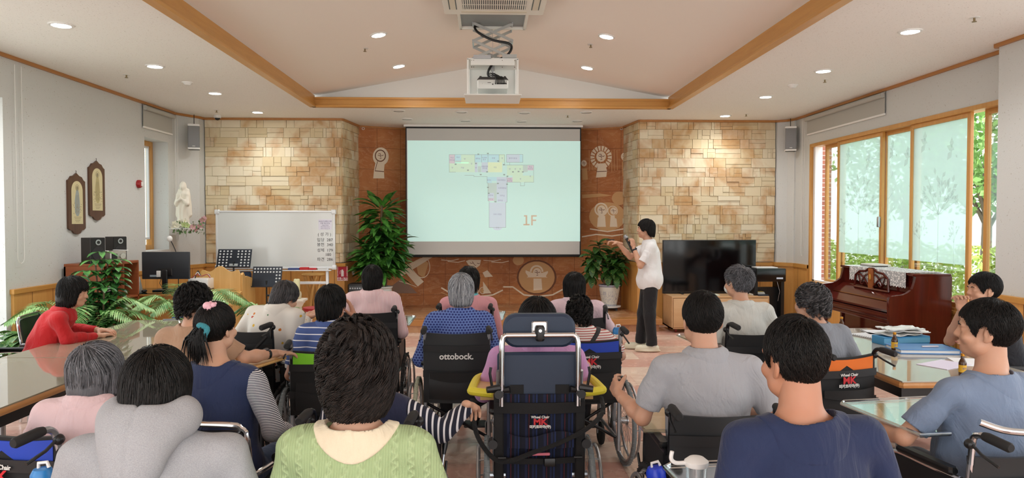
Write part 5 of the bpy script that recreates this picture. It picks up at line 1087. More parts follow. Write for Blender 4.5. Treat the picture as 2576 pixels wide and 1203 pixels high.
# croton
p = PY(1533, 770, 11.85); pot = (p.x, 11.85, .195)
t = thing('potted_croton', 'bushy croton with yellow-veined leaves in a blue and white porcelain pot right of the screen', 'potted plant', pot)
MB().lathe([(.17, .055), (.19, .06), (.19, .08), (.0001, .08)], n=32).build('saucer', M_WHITEP, t); m_ = MB(); m_.box((-.12, -.12, .03), (.12, .12, .055), .01); [m_.tube([(x, y-.01, .02), (x, y+.01, .02)], .02, 12) for x in (-.1, .1) for y in (-.1, .1)]; m_.build('wheeled_tray', M_BLACKP, t)
def f_porc(n):
    co = n.coord(); sp_ = n.new('SeparateXYZ'); n.link(co, sp_.inputs[0]); w_ = n.noise(n.coord(scale=(6, 6, 4)), 1.6, 1, .4, 2.6); m1 = n.ramp(w_.outputs[0], [(.46, 0.0), (.5, 1.0), (.54, 0.0)])
    band = n.math('GREATER_THAN', sp_.outputs[2], .395); band2 = n.math('LESS_THAN', sp_.outputs[2], .33); b3 = n.math('LESS_THAN', sp_.outputs[2], .11)
    col = n.mix(n.math('MULTIPLY', n.math('MULTIPLY', m1, .75), band2), '#d9d8d0', '#4d5f95'); v = n.noise(n.coord(), 45, 1); col = n.mix(n.math('MULTIPLY', band, .75), col, n.mix(v.outputs[0], '#56679c', '#b9c0d2')); n.link(n.mix(n.math('MULTIPLY', b3, .35), col, '#5a6a9c'), n.b.inputs['Base Color'])
MB().lathe([(.12, .08), (.125, .1), (.155, .25), (.172, .36), (.168, .40), (.185, .415), (.185, .435), (.155, .43), (.145, .40), (.0001, .39)], n=40).build('pot', mat('blue_white_porcelain', '#d9d8d0', .15, fn=f_porc), t)
lv = MB(); m_ = MB()
tops = [(-.18, 0, 1.12), (-.30, -.05, .95), (.02, .05, .98), (.12, -.02, .95), (.16, .0, .86), (-.05, -.1, .8), (.1, -.12, .78), (-.3, .05, .78)]
for q in tops:
    m_.tube(smooth_path([(q[0]*.2, q[1]*.2, .38), (q[0]*.5, q[1]*.6, .6), q]), .012, 6)
    for k in range(17):
        a = k*2.4; el = 1.0-k*.12; blade(lv, (q[0], q[1], q[2]-.012*k), (math.cos(a), math.sin(a), el), rp.uniform(.2, .28), rp.uniform(.10, .13), .9, roll=rp.uniform(-.3, .3))
m_.build('stem', MATS['cane_brown'], t); lv.build('leaves', leafm('croton_leaf', '#123d1b', '#2a6228', '#b5c455', .42), t)
# left plants behind the table
M_POT = mat('brown_planter', '#6b4a36', .6)
def pot0(t, r_, h_): MB().lathe([(r_*.75, 0), (r_, h_), (r_*.9, h_), (r_*.85, h_-.03), (.0001, h_-.03)], n=24).build('pot', M_POT, t)
p = PY(255, 700, 7.2); t = thing('potted_umbrella_plant', 'broad-leaved bushy plant standing left of the desk calendar', 'potted plant', (p.x, 7.2, 0)); pot0(t, .19, .3); lv = MB(); m_ = MB()
for s_ in range(16):
    a = rp.uniform(0, 2*PI); rd = rp.uniform(.05, .30); h = rp.uniform(.6, 1.33) if s_ > 2 else (1.38, 1.3, 1.2)[s_]; q = (rd*math.cos(a), rd*math.sin(a), h); m_.tube([(0, 0, .28), (q[0]*.4, q[1]*.4, .28+(h-.28)*.5), q], .008, 6)
    for j in range(5):
        zc = h-.11*j
        if zc < .42: break
        for k in range(6): b_ = k*1.05+j; u_ = zc/h; blade(lv, (q[0]*u_, q[1]*u_, zc), (math.cos(b_), math.sin(b_), .25), rp.uniform(.13, .19), rp.uniform(.055, .075), .9, 4)
m_.build('stem', MATS['cane_brown'], t); lv.build('leaves', leafm('umbrella_leaf', '#1f4f28', '#5c9a4c'), t)
M_PALM = leafm('palm_leaf', '#4f8a42', '#a8d088', rough=.4)
def palm(X, Y, h, lab, n=11, spread=.6, seed=0):
    r = random.Random(seed); t = thing('potted_palm', lab, 'potted plant', (X, Y, 0)); pot0(t, .16, .28); lv = MB(); st_ = MB()
    for k in range(n):
        a = 2*PI*k/n+r.uniform(-.3, .3); L_ = r.uniform(.8, 1.1)*spread; hh_ = h*r.uniform(.82, 1.0)
        P = smooth_path([(0, 0, .26), (L_*.15*math.cos(a), L_*.15*math.sin(a), hh_*.65), (L_*.55*math.cos(a), L_*.55*math.sin(a), hh_), (L_*math.cos(a), L_*math.sin(a), hh_*.88)], 7); st_.tube(P, [.006*(1-.7*i/len(P)) for i in range(len(P))], 5)
        for i in range(8, len(P)):
            d = (P[i]-P[i-1]).normalized(); sd_v = d.cross(Vector((0, 0, 1))).normalized(); u = (i-8)/(len(P)-8); l = .2*math.sin(PI*(.2+.75*u))
            for s_ in (-1, 1): blade(lv, P[i], d*.7+sd_v*s_, l, .018, .5, 3); blade(lv, (P[i]+P[i-1])/2, d*.7+sd_v*s_, l, .018, .5, 3)
    st_.build('stem', leafm('palm_stem', '#6b8a44', '#86a055'), t); lv.build('fronds', M_PALM, t); return t
palm(-3.2, 7.75, 1.0, 'feathery palm in front of the wooden desk, below the monitor', 14, .62, 1)
palm(-3.95, 7.0, .98, 'feathery palm behind the sitter in red', 12, .6, 2)
palm(-2.55, 8.45, .74, 'small feathery palm by the lectern foot', 9, .42, 3)
p = PY(40, 800, 6.6); t = thing('potted_variegated_plant', 'leafy plant with yellow-veined leaves at the left picture edge', 'potted plant', (p.x+.03, 6.7, 0)); pot0(t, .2, .3); lv = MB()
for k in range(130): a = rp.uniform(0, 2*PI); r_ = rp.uniform(0, .24); blade(lv, (r_*math.cos(a), r_*math.sin(a), rp.uniform(.35, .68)), (math.cos(a), math.sin(a), rp.uniform(.0, .9)), rp.uniform(.14, .22), rp.uniform(.06, .085), 1.2, roll=rp.uniform(-.4, .4))
lv.build('leaves', leafm('variegated_leaf', '#27552a', '#4e8434', '#b7c46a'), t); MB().tube([(0, 0, .25), (0, 0, .6)], .015, 6).build('stem', MATS['cane_brown'], t)
p = PY(282, 800, 7.3); t = thing('potted_spathe_plant', 'bright broad-leaved plant low between the chairs at the far table end', 'potted plant', (-3.55, 6.95, 0)); pot0(t, .14, .26); lv = MB()
for k in range(26): a = rp.uniform(0, 2*PI); blade(lv, (.04*math.cos(a), .04*math.sin(a), .26), (math.cos(a)*.5, math.sin(a)*.5, 1), rp.uniform(.38, .5), .07, 1.0)
lv.build('leaves', leafm('spathe_leaf', '#4f8f3c', '#9ccb5e'), t)
# ---------------------------------------------------------------- conference tables
M_RIM = wood('rounded_table_rim', '#b98148', '#c8925a', .3, 1, .6)
def ctable(X0, X1, y0, y1, glass, lab, legs=True):
    t = thing('conference_table', lab, 'table', ((X0+X1)/2, (y0+y1)/2, 0)); hx, hy = (X1-X0)/2, (y1-y0)/2
    m_ = MB(); m_.box((-hx, -hy, .705), (hx, hy, .74), .016); m_.build('table_top', M_RIM, t); MB().box((-hx+.012, -hy+.003, .74), (hx-.012, hy-.003, .748), .001).build('glass_top', glass, t)
    m_ = MB(); m_.box((-hx+.03, -hy+.04, .64), (hx-.03, hy-.04, .705)); m_.build('apron', M_BLACKP, t)
    for sx_ in (-1, 1):
        for sy_ in (-1, 1):
            o = MB().tube([(sx_*(hx-.12), sy_*(hy-.16), .03), (sx_*(hx-.12), sy_*(hy-.16), .64)], .03, 16).build('leg', M_ALU, t); MB().tube([(sx_*(hx-.12), sy_*(hy-.16), 0), (sx_*(hx-.12), sy_*(hy-.16), .03)], .035, 16).build('foot_cap', M_BLACKP, o)
    return t
M_GT = mat('beige_glass_top', '#9a927e', .03, IOR=1.9); M_GT2 = mat('pale_glass_top', '#a9a294', .04, IOR=1.9)
ctable(-3.40, -2.47, 3.13, 5.015, M_GT, 'glass-topped conference table in the lower left corner, the nearer of the left pair')
ctable(-3.40, -2.47, 5.025, 6.9, M_GT, 'glass-topped conference table before the sitter in red, the farther of the left pair')
ctable(2.44, 3.40, 4.10, 6.17, M_GT2, 'glass-topped conference table with folders and bottles at right')
# chairs with chrome arms
def chair(lab, x, y, rz, arms=True, group=None):
    t = thing('armchair', lab, 'chair', (x, y, 0), rz, group)   # faces +y
    MB().grid(lambda u, v: ((u-.5)*.42, .2-.42*v, .46+.015*math.cos((u-.5)*PI)+.01*math.sin(v*PI)), 8, 8, .05).build('seat', M_BLACKV, t)
    MB().grid(lambda u, v: ((u-.5)*.42, -.215-.03*math.cos((u-.5)*PI)-.05*v, .56+.30*v), 10, 6, -.035).build('backrest', M_BLACKV, t)
    z1, z2 = .88, .62
    pts = [(-.235, -.20, .44), (-.235, -.235, .60), (-.235, -.27, .82), (-.21, -.275, .865), (-.16, -.28, .88), (.16, -.28, .88), (.21, -.275, .865), (.235, -.27, .82), (.235, -.235, .60), (.235, -.20, .44)]
    MB().tube(smooth_path(pts, 3), .0125, 10).build('back_frame', M_CHROME, t)
    for s_ in (-1, 1):
        P = smooth_path([(s_*.235, -.25, .66), (s_*.26, -.1, .66), (s_*.265, .1, .67), (s_*.265, .2, .66), (s_*.265, .24, .6), (s_*.26, .23, .2), (s_*.26, .22, .012)], 4)
        MB().tube(P, .0125, 10).build('arm_frame', M_CHROME, t); MB().tube([(s_*.265, -.06, .678), (s_*.265, .2, .682)], .02, 10).build('armrest', M_BLACKP, t)
        MB().tube([(s_*.235, -.20, .44), (s_*.25, -.26, .012)], .0125, 10).build('leg', M_CHROME, t)
    m_ = MB(); m_.tube([(-.235, -.2, .43), (.235, -.2, .43)], .01, 8); m_.tube([(-.26, .2, .43), (.26, .2, .43)], .01, 8); m_.split('seat_rail', M_CHROME, t); return t
chair('black chrome-framed chair at the left picture edge beyond the table', -3.85, 5.45, -PI/2)
chair('black chrome-framed chair behind the elbow of the sitter in red', -3.72, 6.35, -PI/2+.2)
c_ = chair('black chrome-framed chair with a white label at the far end of the left tables', -2.93, 7.1, PI, True); MB().box((-.045, -.285, .74), (.045, -.283, .80)).build('paper_label', M_WHITE, c_); 
# things on the right table
TZ = .7485
def on_t(px, py): q = PZ(px, py, TZ); return (q.x, q.y, TZ)
def bottle_drink(px, py, lab, group='brown drink bottles'):
    t = thing('drink_bottle', lab, 'bottle', on_t(px, py), 0, group); MB().lathe([(.0001, .001), (.019, .001), (.0215, .006), (.0215, .078), (.018, .09), (.0105, .105), (.0095, .125)], n=20).build('glass_body', mat('amber_glass', '#4a2a10', .08), t)
    MB().lathe([(.0218, .022), (.0219, .022), (.0219, .066), (.0218, .066)], n=20).build('label_wrap', mat('yellow_label', '#d9a92c', .5), t); MB().lathe([(.0105, .120), (.0115, .121), (.0115, .137), (.0001, .138)], n=16).build('gold_cap', mat('gold_cap', '#c98b2a', .35, .6), t)
    text('비타', 'label_lettering', .016, mat('label_blue', '#2b4a9c', .5), t, (0, -.0225, .045), ext=0)
bottle_drink(2117, 838, 'amber drink bottle on the far left corner of the right table'); bottle_drink(2250, 883, 'amber drink bottle with yellow label standing before the blue box'); bottle_drink(2421, 945, 'amber drink bottle half hidden beside the sitter in blue-grey at right')
def paper(name, px, py, w_, d_, h_, c_, lab, rz, cat, seed=0): return tag(MB().box((-w_/2, -d_/2, 0), (w_/2, d_/2, h_), .001).build(name, mat(name+'_'+c_[1:], c_, .6), loc=on_t(px, py)), lab, cat)
for px, py, w_, d_, rz, lab in ((2195, 847, .22, .30, .3, 'spiral notebook nearest the amber bottle on the right table'), (2207, 838, .2, .26, -.2, 'spiral notebook lying behind the first on the right table')):
    t = thing('spiral_notebook', lab, 'notebook', on_t(px, py), rz); MB().box((-w_/2, -d_/2, 0.0), (w_/2, d_/2, .008), .001).build('pages', mat('notebook_paper', '#cfd2d6', .6), t); m_ = MB(); [m_.torus((-w_/2, -d_/2+.02+.022*k, .006), .007, .0012, 'y', 10, 4) for k in range(int(d_/.022)-1)]; m_.build('wire_spiral', M_BLACKP, t)
bx = on_t(2275, 866); t = thing('tissue_box', 'light blue cardboard box carrying plastic packets on the right table', 'box', (bx[0], bx[1]+.05, TZ), .15); MB().box((-.2, -.07, 0), (.2, .07, .06), .002).build('carton', mat('sky_blue_card', '#3f8fc4', .5), t); MB().box((-.2, -.0705, .012), (.2, -.0702, .05)).build('carton_panel', mat('paler_blue_card', '#6aadd6', .5), t)
for k, (dx, dy, rz_, c_, lab) in enumerate(((-.02, 0, .3, '#d8dad8', 'crumpled clear plastic packet lowest on the blue box'), (.05, .02, -.25, '#e3e3e0', 'white plastic packet in the middle of the pile on the blue box'), (.0, .01, .1, '#dcdedd', 'topmost wrinkled plastic packet on the blue box'))):
    m_ = MB(); r7 = random.Random(k+40); hh2 = [[r7.uniform(0, .012) for _ in range(9)] for _ in range(7)]
    m_.grid(lambda u, v: ((u-.5)*.3, (v-.5)*.17, .014+hh2[int(v*6)][int(u*8)]), 8, 6, .008); o = m_.build('plastic_packet', mat('packet_%d' % k, c_, .25), loc=(bx[0]+dx, bx[1]+.05+dy, TZ+.058+.021*k), smooth=False); o.rotation_euler = (0, 0, rz_); tag(o, lab, 'packet')
    if k == 1: MB().box((-.05, -.04, .028), (.04, .03, .03)).build('yellow_content', mat('packet_yellow', '#d6b34a', .5), o)
fx = on_t(2325, 884); t = thing('ring_binder', 'blue ring binder lying flat in front of the blue box', 'binder', (fx[0], fx[1], TZ), -.12); MB().box((-.22, -.12, .0), (.2, .14, .006), .002).box((-.22, -.12, .026), (.2, .14, .032), .002).build('cover', mat('binder_blue', '#4e86c2', .4), t); MB().box((-.21, -.11, .006), (.19, .13, .026)).build('paper_block', M_WHITE, t); MB().box((.19, -.12, 0), (.2, .14, .032)).build('spine', mat('binder_blue', '#4e86c2'), t)
o = MB().tube([(-.06, 0, .006), (.06, 0, .006)], .006, 8).build('felt_pen', mat('pen_white_red', '#d8cfd0', .4), loc=(fx[0]+.03, fx[1]-.02, TZ+.032)); tag(o, 'white felt pen lying on the blue binder', 'pen')
o = paper('leaflet', 2375, 918, .3, .2, .003, '#d9d3e6', 'pale lilac leaflet near the bottle at the right table corner', 0, 'leaflet'); o.rotation_euler = (0, 0, .5); o = paper('printed_sheet', 2425, 912, .21, .29, .002, '#e6e8ea', 'white printed sheet lying under the hands of the man with clasped hands', 0, 'paper'); o.rotation_euler = (0, 0, -.3); o.location.x += .05
o = MB().box((-.1, -.07, 0), (.1, .07, .002)).build('green_sheet', mat('green_paper', '#9bbd86', .7), loc=(fx[0]+.22, fx[1]+.2, TZ)); tag(o, 'small green sheet of paper behind the blue binder', 'paper')
def on_l(px, py): q = PZ(px, py, TZ); return (q.x, q.y, TZ)
for px, py, c_, lab in ((452, 797, '#2b4fa0', 'blue pen lying at the far end of the left tables'), (430, 802, '#8b96a6', 'grey pen lying beside the blue pen on the far left table')):
    o = MB().tube([(-.07, 0, .005), (.07, 0, .005)], .005, 8).build('ball_pen', mat('pen_'+c_[1:], c_, .4), loc=on_l(px, py+3)); o.rotation_euler = (0, 0, .3); tag(o, lab, 'pen')
# ---------------------------------------------------------------- wheelchairs
M_STEELP = mat('silver_painted_tube', '#a9adb2', .3, .8); M_BLKT = mat('black_painted_tube', '#15161a', .3, .3)
WHEELS = {}
def link_copy(name, o, parent, loc=(0, 0, 0), rot=(0, 0, 0)):
    c = o.copy(); c.name = name; COL.objects.link(c); c.parent = parent; c.location = loc; c.rotation_euler = rot; return c
def wheel_mesh(R, tyre, n_sp=28):
    k = (R, tyre.name)
    if k in WHEELS: return WHEELS[k]
    def mk(name, mb, m): o = mb.build(name, m); me = o.data; bpy.data.objects.remove(o); return me
    ty = MB(); ty.torus((0, 0, 0), R-.014, .015, 'x', 56, 10)
    for i in range(56): q = 2*PI*i/56; ty.cbox((0, (R-.0005)*math.cos(q), (R-.0005)*math.sin(q)), (.013, .002, .002))
    rim = MB(); rim.torus((0, 0, 0), R-.034, .009, 'x', 48, 8, 1.2)
    rim.tube([(-.035, 0, 0), (.035, 0, 0)], .022, 14); rim.tube([(-.03, 0, 0), (-.024, 0, 0)], .034, 14); rim.tube([(.03, 0, 0), (.024, 0, 0)], .034, 14)
    for i in range(n_sp):
        q = 2*PI*i/n_sp; q2 = q+(.35 if i % 2 else -.35); s_ = 1 if i % 2 else -1
        rim.tube([(s_*.026, .03*math.cos(q2), .03*math.sin(q2)), (0, (R-.04)*math.cos(q), (R-.04)*math.sin(q))], .0014, 4, cap=False)
    hr = MB(); hr.torus((.045, 0, 0), R-.05, .009, 'x', 48, 8)
    for i in range(6): q = 2*PI*i/6; hr.tube([(.045, (R-.05)*math.cos(q), (R-.05)*math.sin(q)), (.004, (R-.04)*math.cos(q), (R-.04)*math.sin(q))], .004, 5)
    WHEELS[k] = (mk('tyre', ty, tyre), mk('rim', rim, M_ALU), mk('handrim', hr, M_STEELP)); return WHEELS[k]
def put(name, me, parent, loc=(0, 0, 0), rot=(0, 0, 0)):
    o = bpy.data.objects.new(name, me); COL.objects.link(o); o.parent = parent; o.location = loc; o.rotation_euler = rot; return o
M_MKR = mat('logo_red', '#c6202c', .5); M_LW = mat('logo_white', '#e3e3e0', .6)
def mk_logo(par, y, z, s=1.0, x=0, d=-1):
    text('Wheel Chair', 'logo_lettering', .024*s, M_LW, par, (x, y-.004, z+.034*s), ext=.0005, bold=.0005)
    text('MK', 'logo_lettering', .058*s, M_MKR, par, (x, y-.005, z), ext=.0008, bold=.0018, sx=1.12); text('미키코리아(주)', 'logo_lettering', .024*s, M_LW, par, (x, y-.004, z-.034*s), ext=.0005, bold=.0009)
def tray(t, y0, y1, hw, z, m, thick=.008, rim=None, wood_=False):
    tr = MB(); th = thick; pts = [(-hw, y0), (-hw*.55, y0), (-hw*.5, y0+.12), (-hw*.25, y0+.2), (hw*.25, y0+.2), (hw*.5, y0+.12), (hw*.55, y0), (hw, y0), (hw, y1-.03), (hw-.03, y1), (-hw+.03, y1), (-hw, y1-.03)]
    o = tr.prism(pts, z, z+th, 'xy').build('tray', m, t, smooth=False)
    if rim:
        r_ = MB(); r_.tube([(-hw*.55, y0, z+.01), (-hw, y0, z+.01), (-hw, y1-.03, z+.01), (-hw+.03, y1, z+.01), (hw-.03, y1, z+.01), (hw, y1-.03, z+.01), (hw, y0, z+.01), (hw*.55, y0, z+.01)], .009, 8); r_.build('tray_rim', rim, o)
    return o
def wheelchair(label, x, y, rz=0, top=None, logo=None, back=.90, tyre=None, frame=None, hw=.215, R=.305, hz=None, grip=None, handle='bent', tray_=None, pocket=True, seatm=None, cloth=None, trayz=.74):
    tyre = tyre or M_GRUBBER; frame = frame or M_STEELP; grip = grip or M_RUBBER; cloth = cloth or M_BLACKF; hz = hz or back+.04
    t = thing('wheelchair', label, 'wheelchair', (x, y, 0), rz); me = wheel_mesh(R, tyre)
    for s_ in (-1, 1):
        w_ = put('rear_wheel', me[0], t, (s_*(hw+.06), -.07, R), (0, 0, 0 if s_ > 0 else PI)); put('rim', me[1], w_); put('handrim', me[2], w_)
        c = MB(); c.torus((0, 0, 0), .07, .018, 'x', 24, 8); c.tube([(-.012, 0, 0), (.012, 0, 0)], .055, 16); f_ = c.build('castor', M_RUBBER, t, loc=(s_*(hw-.0), .36, .089)); fk = MB(); fk.tube([(-.022, 0, 0), (-.022, -.0, .08), (0, .0, .11), (.022, 0, .08), (.022, 0, 0)], .006, 8); fk.tube([(0, 0, .1), (0, 0, .2)], .014, 10); fk.build('fork', frame, f_)
        fr_ = MB(); X = s_*hw
        fr_.tube(smooth_path([(X, -.18, .13), (X, -.18, .5), (X, -.19, back-.12), (X, -.20, back-.02)], 4), .0125, 10)
        fr_.tube([(X, -.18, .46), (X, .36, .46), (X, .40, .40), (X, .44, .2), (X, .47, .14)], .0125, 10); fr_.tube([(X, -.18, .2), (X, .36, .2)], .0115, 10); fr_.tube([(X, .36, .46), (X, .36, .18)], .0115, 10)
        fr_.tube([(X, -.07, .46), (X, -.07, R), (s_*(hw+.05), -.07, R)], .011, 8); fr_.build('side_frame', frame, t)
        ar = MB(); xa = s_*(hw+.012); ar.tube(smooth_path([(xa, -.17, .70), (xa, .0, .70), (xa, .18, .70), (xa, .24, .66), (xa, .25, .5), (xa, .25, .46)], 4), .011, 8); a_ = ar.build('armrest_tube', frame, t); MB().box((xa-.022, -.14, .705), (xa+.022, .17, .735), .01).build('arm_pad', M_BLACKV, a_); MB().box((xa-.003, -.12, .5), (xa+.003, .23, .69)).build('side_guard', mat('side_guard_black', '#17181b', .5), a_)
        h = MB()
        if handle == 'bent': h.tube(smooth_path([(X, -.20, back-.03), (X, -.21, hz-.01), (X, -.235, hz+.012), (X, -.27, hz+.015)], 4), .0125, 10); gy0, gy1, gz = -.26, -.37, hz+.015
        else: h.tube([(X, -.20, back-.03), (X, -.205, hz)], .0125, 10); gy0, gy1, gz = -.20, -.32, hz-.01
        ph = h.build('push_handle', frame, t); MB().tube([(X, gy0, gz), (X, gy0-.02, gz), (X, gy1, gz-.008), (X, gy1-.008, gz-.008)], [.016, .019, .019, .014], 14).build('grip', grip, ph)
        bl = MB(); bl.tube([(X+s_*.012, -.22, hz-.03), (X+s_*.02, -.27, hz-.05), (X+s_*.022, -.35, hz-.07)], .006, 6); bl.sph((X+s_*.01, -.205, hz-.03), .02, 10, 8); bl.build('brake_lever', M_BLACKP, ph)
        MB().tube([(s_*(hw+.03), .2, .42), (s_*(hw+.04), .23, .5), (s_*(hw+.045), .26, .56)], .007, 6).build('parking_brake', M_BLACKP, t)
        MB().box((X-s_*.02, .40, .115), (X-s_*.19, .56, .13), .006).build('footplate', M_BLACKP, t)
    cr = MB(); cr.tube([(-hw, -.1, .2), (hw, -.08, .45)], .011, 8); cr.tube([(hw, -.12, .2), (-hw, -.14, .45)], .011, 8); cr.build('cross_brace', M_BLKT, t)
    MB().grid(lambda u, v: ((u-.5)*2*hw, .34-.5*v, .485-.012*math.sin(PI*u)), 8, 4, .03).build('seat', seatm or cloth, t)
    bf = lambda z0, z1, off: (lambda u, v: ((u-.5)*2*(hw+.008), -.195-off-.035*math.sin(PI*u)*(.4+.6*(1-v)), z0+(z1-z0)*v-.012*math.sin(PI*u)*v))
    b_ = MB().grid(bf(.47, back, .012), 14, 8, .02).build('backrest', cloth, t)
    for z_ in (back-.13, back-.30): MB().grid(lambda u, v: ((u-.5)*2*(hw+.012), -.2-.018-.035*math.sin(PI*u)*.75, z_+.045*v), 12, 1, .004).build('back_strap', mat('strap_webbing', '#101114', .6), b_)
    if top:
        tp = MB(); tp.grid(lambda u, v: ((u-.5)*2*(hw-.01), -.195-.017-.035*math.sin(PI*u)*.42, (back-.012-.012*math.sin(PI*u)*1-(.085-.05*max(0, 1-abs(u-.5)*5))*(1-v))), 20, 3, .006); tp.build('mesh_panel', top, b_)
    if logo == 'mk': mk_logo(b_, -.245, back-.145)
    if logo == 'otto': text('ottobock.', 'logo_lettering', .058, M_LW, b_, (0, -.262, back-.155), ext=.0008, bold=.0012)
    if pocket: MB().grid(lambda u, v: ((u-.5)*2*(hw-.03), -.232-.04*math.sin(PI*u)-.012*math.sin(PI*v), .5+.17*v), 12, 5, .01).build('rear_pocket', cloth, b_); MB().grid(lambda u, v: ((u-.5)*2*(hw-.035), -.245-.04*math.sin(PI*u)-.006, .64+.045*v-.02*math.sin(PI*u)*(1-v)), 12, 2, .004).build('pocket_flap', M_BLACKF, b_)
    if tray_ == 'clear': tray(t, -.02, .52, .30, trayz, M_ACRYL, .006, M_PET)
    if tray_ == 'wood': tray(t, -.02, .46, .34, trayz, mat('blond_tray_wood', '#d3ab74', .4), .018, wood('tray_lip', '#c79a5c', '#d6ab6c', .4, 0))
    return t
def bottle(label, x, y, z, cap='#2a7fc4', r=.036, h=.17, lean=(0, 0), body=None):
    t = thing('water_bottle', label, 'bottle', (x, y, z)); t.rotation_euler = (lean[0], lean[1], 0); c = mat('bottle_cap_'+cap[1:], cap, .35)
    MB().lathe([(.0001, 0), (r, .003), (r+.001, .02), (r-.002, h*.5), (r+.001, h*.6), (r, h*.9), (r*.8, h)], n=24).build('bottle_body', body or M_PET, t); MB().lathe([(.0001, .004), (r-.004, .005), (r-.004, h*.45), (.0001, h*.45)], n=20).build('water', clearmat('drinking_water', '#cfdde0', .12, .05), t)
    MB().lathe([(r*.9, h-.015), (r*1.0, h-.012), (r*1.0, h+.018), (r*.75, h+.036), (.0001, h+.04)], n=24).build('screw_cap', c, t); MB().tube([(-.012, 0, h+.034), (-.012, 0, h+.055), (.016, 0, h+.058), (.022, 0, h+.04)], .006, 8).build('carry_loop', M_WHITEP, t); return t
# ---------------------------------------------------------------- people
def f_skin(c):
    def f(n):
        a = n.noise(n.coord(), 14, 3); r = lin(c); n.link(n.mix(a.outputs[0], r, (r[0]*.93, r[1]*.82, r[2]*.78)), n.b.inputs['Base Color'])
        n.b.inputs['Subsurface Weight'].default_value = .12; n.b.inputs['Subsurface Radius'].default_value = (.01, .004, .002); b = n.noise(n.coord(), 260, 2); n.bump(b.outputs[0], .12, .001)
    return f
SK = [mat('skin_tone_%d' % i, c, .5, fn=f_skin(c)) for i, c in enumerate(('#c79c82', '#d2a88d', '#b8866b', '#d9b19a'))]
def f_hair(c1, c2):
    def f(n):
        at = n.new('Attribute', attribute_name='tone'); sp_ = n.new('SeparateColor'); n.link(at.outputs['Color'], sp_.inputs[0]); n.link(n.mix(sp_.outputs[0], c1, c2), n.b.inputs['Base Color']); w_ = n.noise(n.coord(scale=(230, 230, 30)), 1.0, 3); n.bump(w_.outputs[0], .9, .004)
    return f
HAIR = {'black': mat('black_hair', '#0a0908', .5, Specular_IOR_Level=.3, fn=f_hair('#070606', '#1c1816')), 'dark': mat('dark_brown_hair', '#171210', .55, Specular_IOR_Level=.25, fn=f_hair('#0d0a09', '#2f2622')), 'grey': mat('salt_pepper_hair', '#57575a', .45, fn=f_hair('#26272b', '#8f9096')),
        'silver': mat('silver_hair', '#8d8f94', .4, fn=f_hair('#5a5c62', '#c3c6ca')), 'dgrey': mat('greying_dark_hair', '#2e2d2f', .42, fn=f_hair('#141415', '#5f5c5e'))}
def head_sdf(res, fem=False):
    s = SDF(res); s.ell((0, -.012, .03), (.073, .096, .088), .02); s.ell((0, .03, -.03), (.060, .066, .078), .03); s.ell((0, .055, -.085), (.032, .035, .026), .03); s.cap((-.045, .03, -.065), (.045, .03, -.065), .028, k=.03)
    s.cap((0, .090, .012), (0, .106, -.022), .007, .012, k=.014); s.ell((-.011, .1, -.026), (.008, .009, .007), .008); s.ell((.011, .1, -.026), (.008, .009, .007), .008)
    s.cap((-.04, .083, .022), (.04, .083, .022), .010, k=.02)
    for q in (-1, 1): s.cut_ell((q*.031, .103, .003), (.019, .016, .012), .012); s.ell((q*.045, .07, -.03), (.022, .02, .02), .02)
    for q in (-1, 1): s.ell((q*.031, .0805, .002), (.0145, .0125, .013), .004); s.cut_cap((q*.021, .1, .0015), (q*.042, .095, .0025), .0036, k=.002)
    s.ell((0, .098, -.053), (.020, .008, .005), .006); s.ell((0, .097, -.062), (.018, .009, .005), .006); s.cut_cap((-.02, .108, -.0575), (.02, .108, -.0575), .0028, k=.003)
    for q in (-1, 1):
        R = rotm(0, q*-.1, q*.35); s.ell((q*.080, -.008, -.008), (.009, .019, .031), .006, R=R); s.cut_ell((q*.089, .0, -.006), (.007, .010, .018), .004, R=R); s.ell((q*.078, .0, -.034), (.007, .01, .01), .006)
    s.cap((0, -.012, -.04), (0, -.03, -.15), .054, .055, k=.03)
    return s
HL = {'short': ([-.12, -.06, -.03, -.012, .0, .025, .035, .055, .08, .1], [-.118, -.112, -.075, .0, .025, .02, -.02, .0, .052, .062]),
      'mid': ([-.12, -.06, -.03, -.01, .01, .03, .055, .08, .1], [-.10, -.098, -.06, -.02, -.01, -.03, -.01, .040, .050]),
      'bob': ([-.12, -.06, -.02, .03, .055, .07, .085, .1], [-.135, -.135, -.13, -.11, -.09, .0, .028, .032]),
      'long': ([-.2, -.06, -.02, .03, .055, .07, .085, .1], [-.30, -.30, -.29, -.27, -.2, .0, .028, .032]),
      'up': ([-.12, -.06, -.03, -.01, .02, .05, .08, .1], [-.095, -.09, -.05, -.005, .0, .015, .055, .065])}
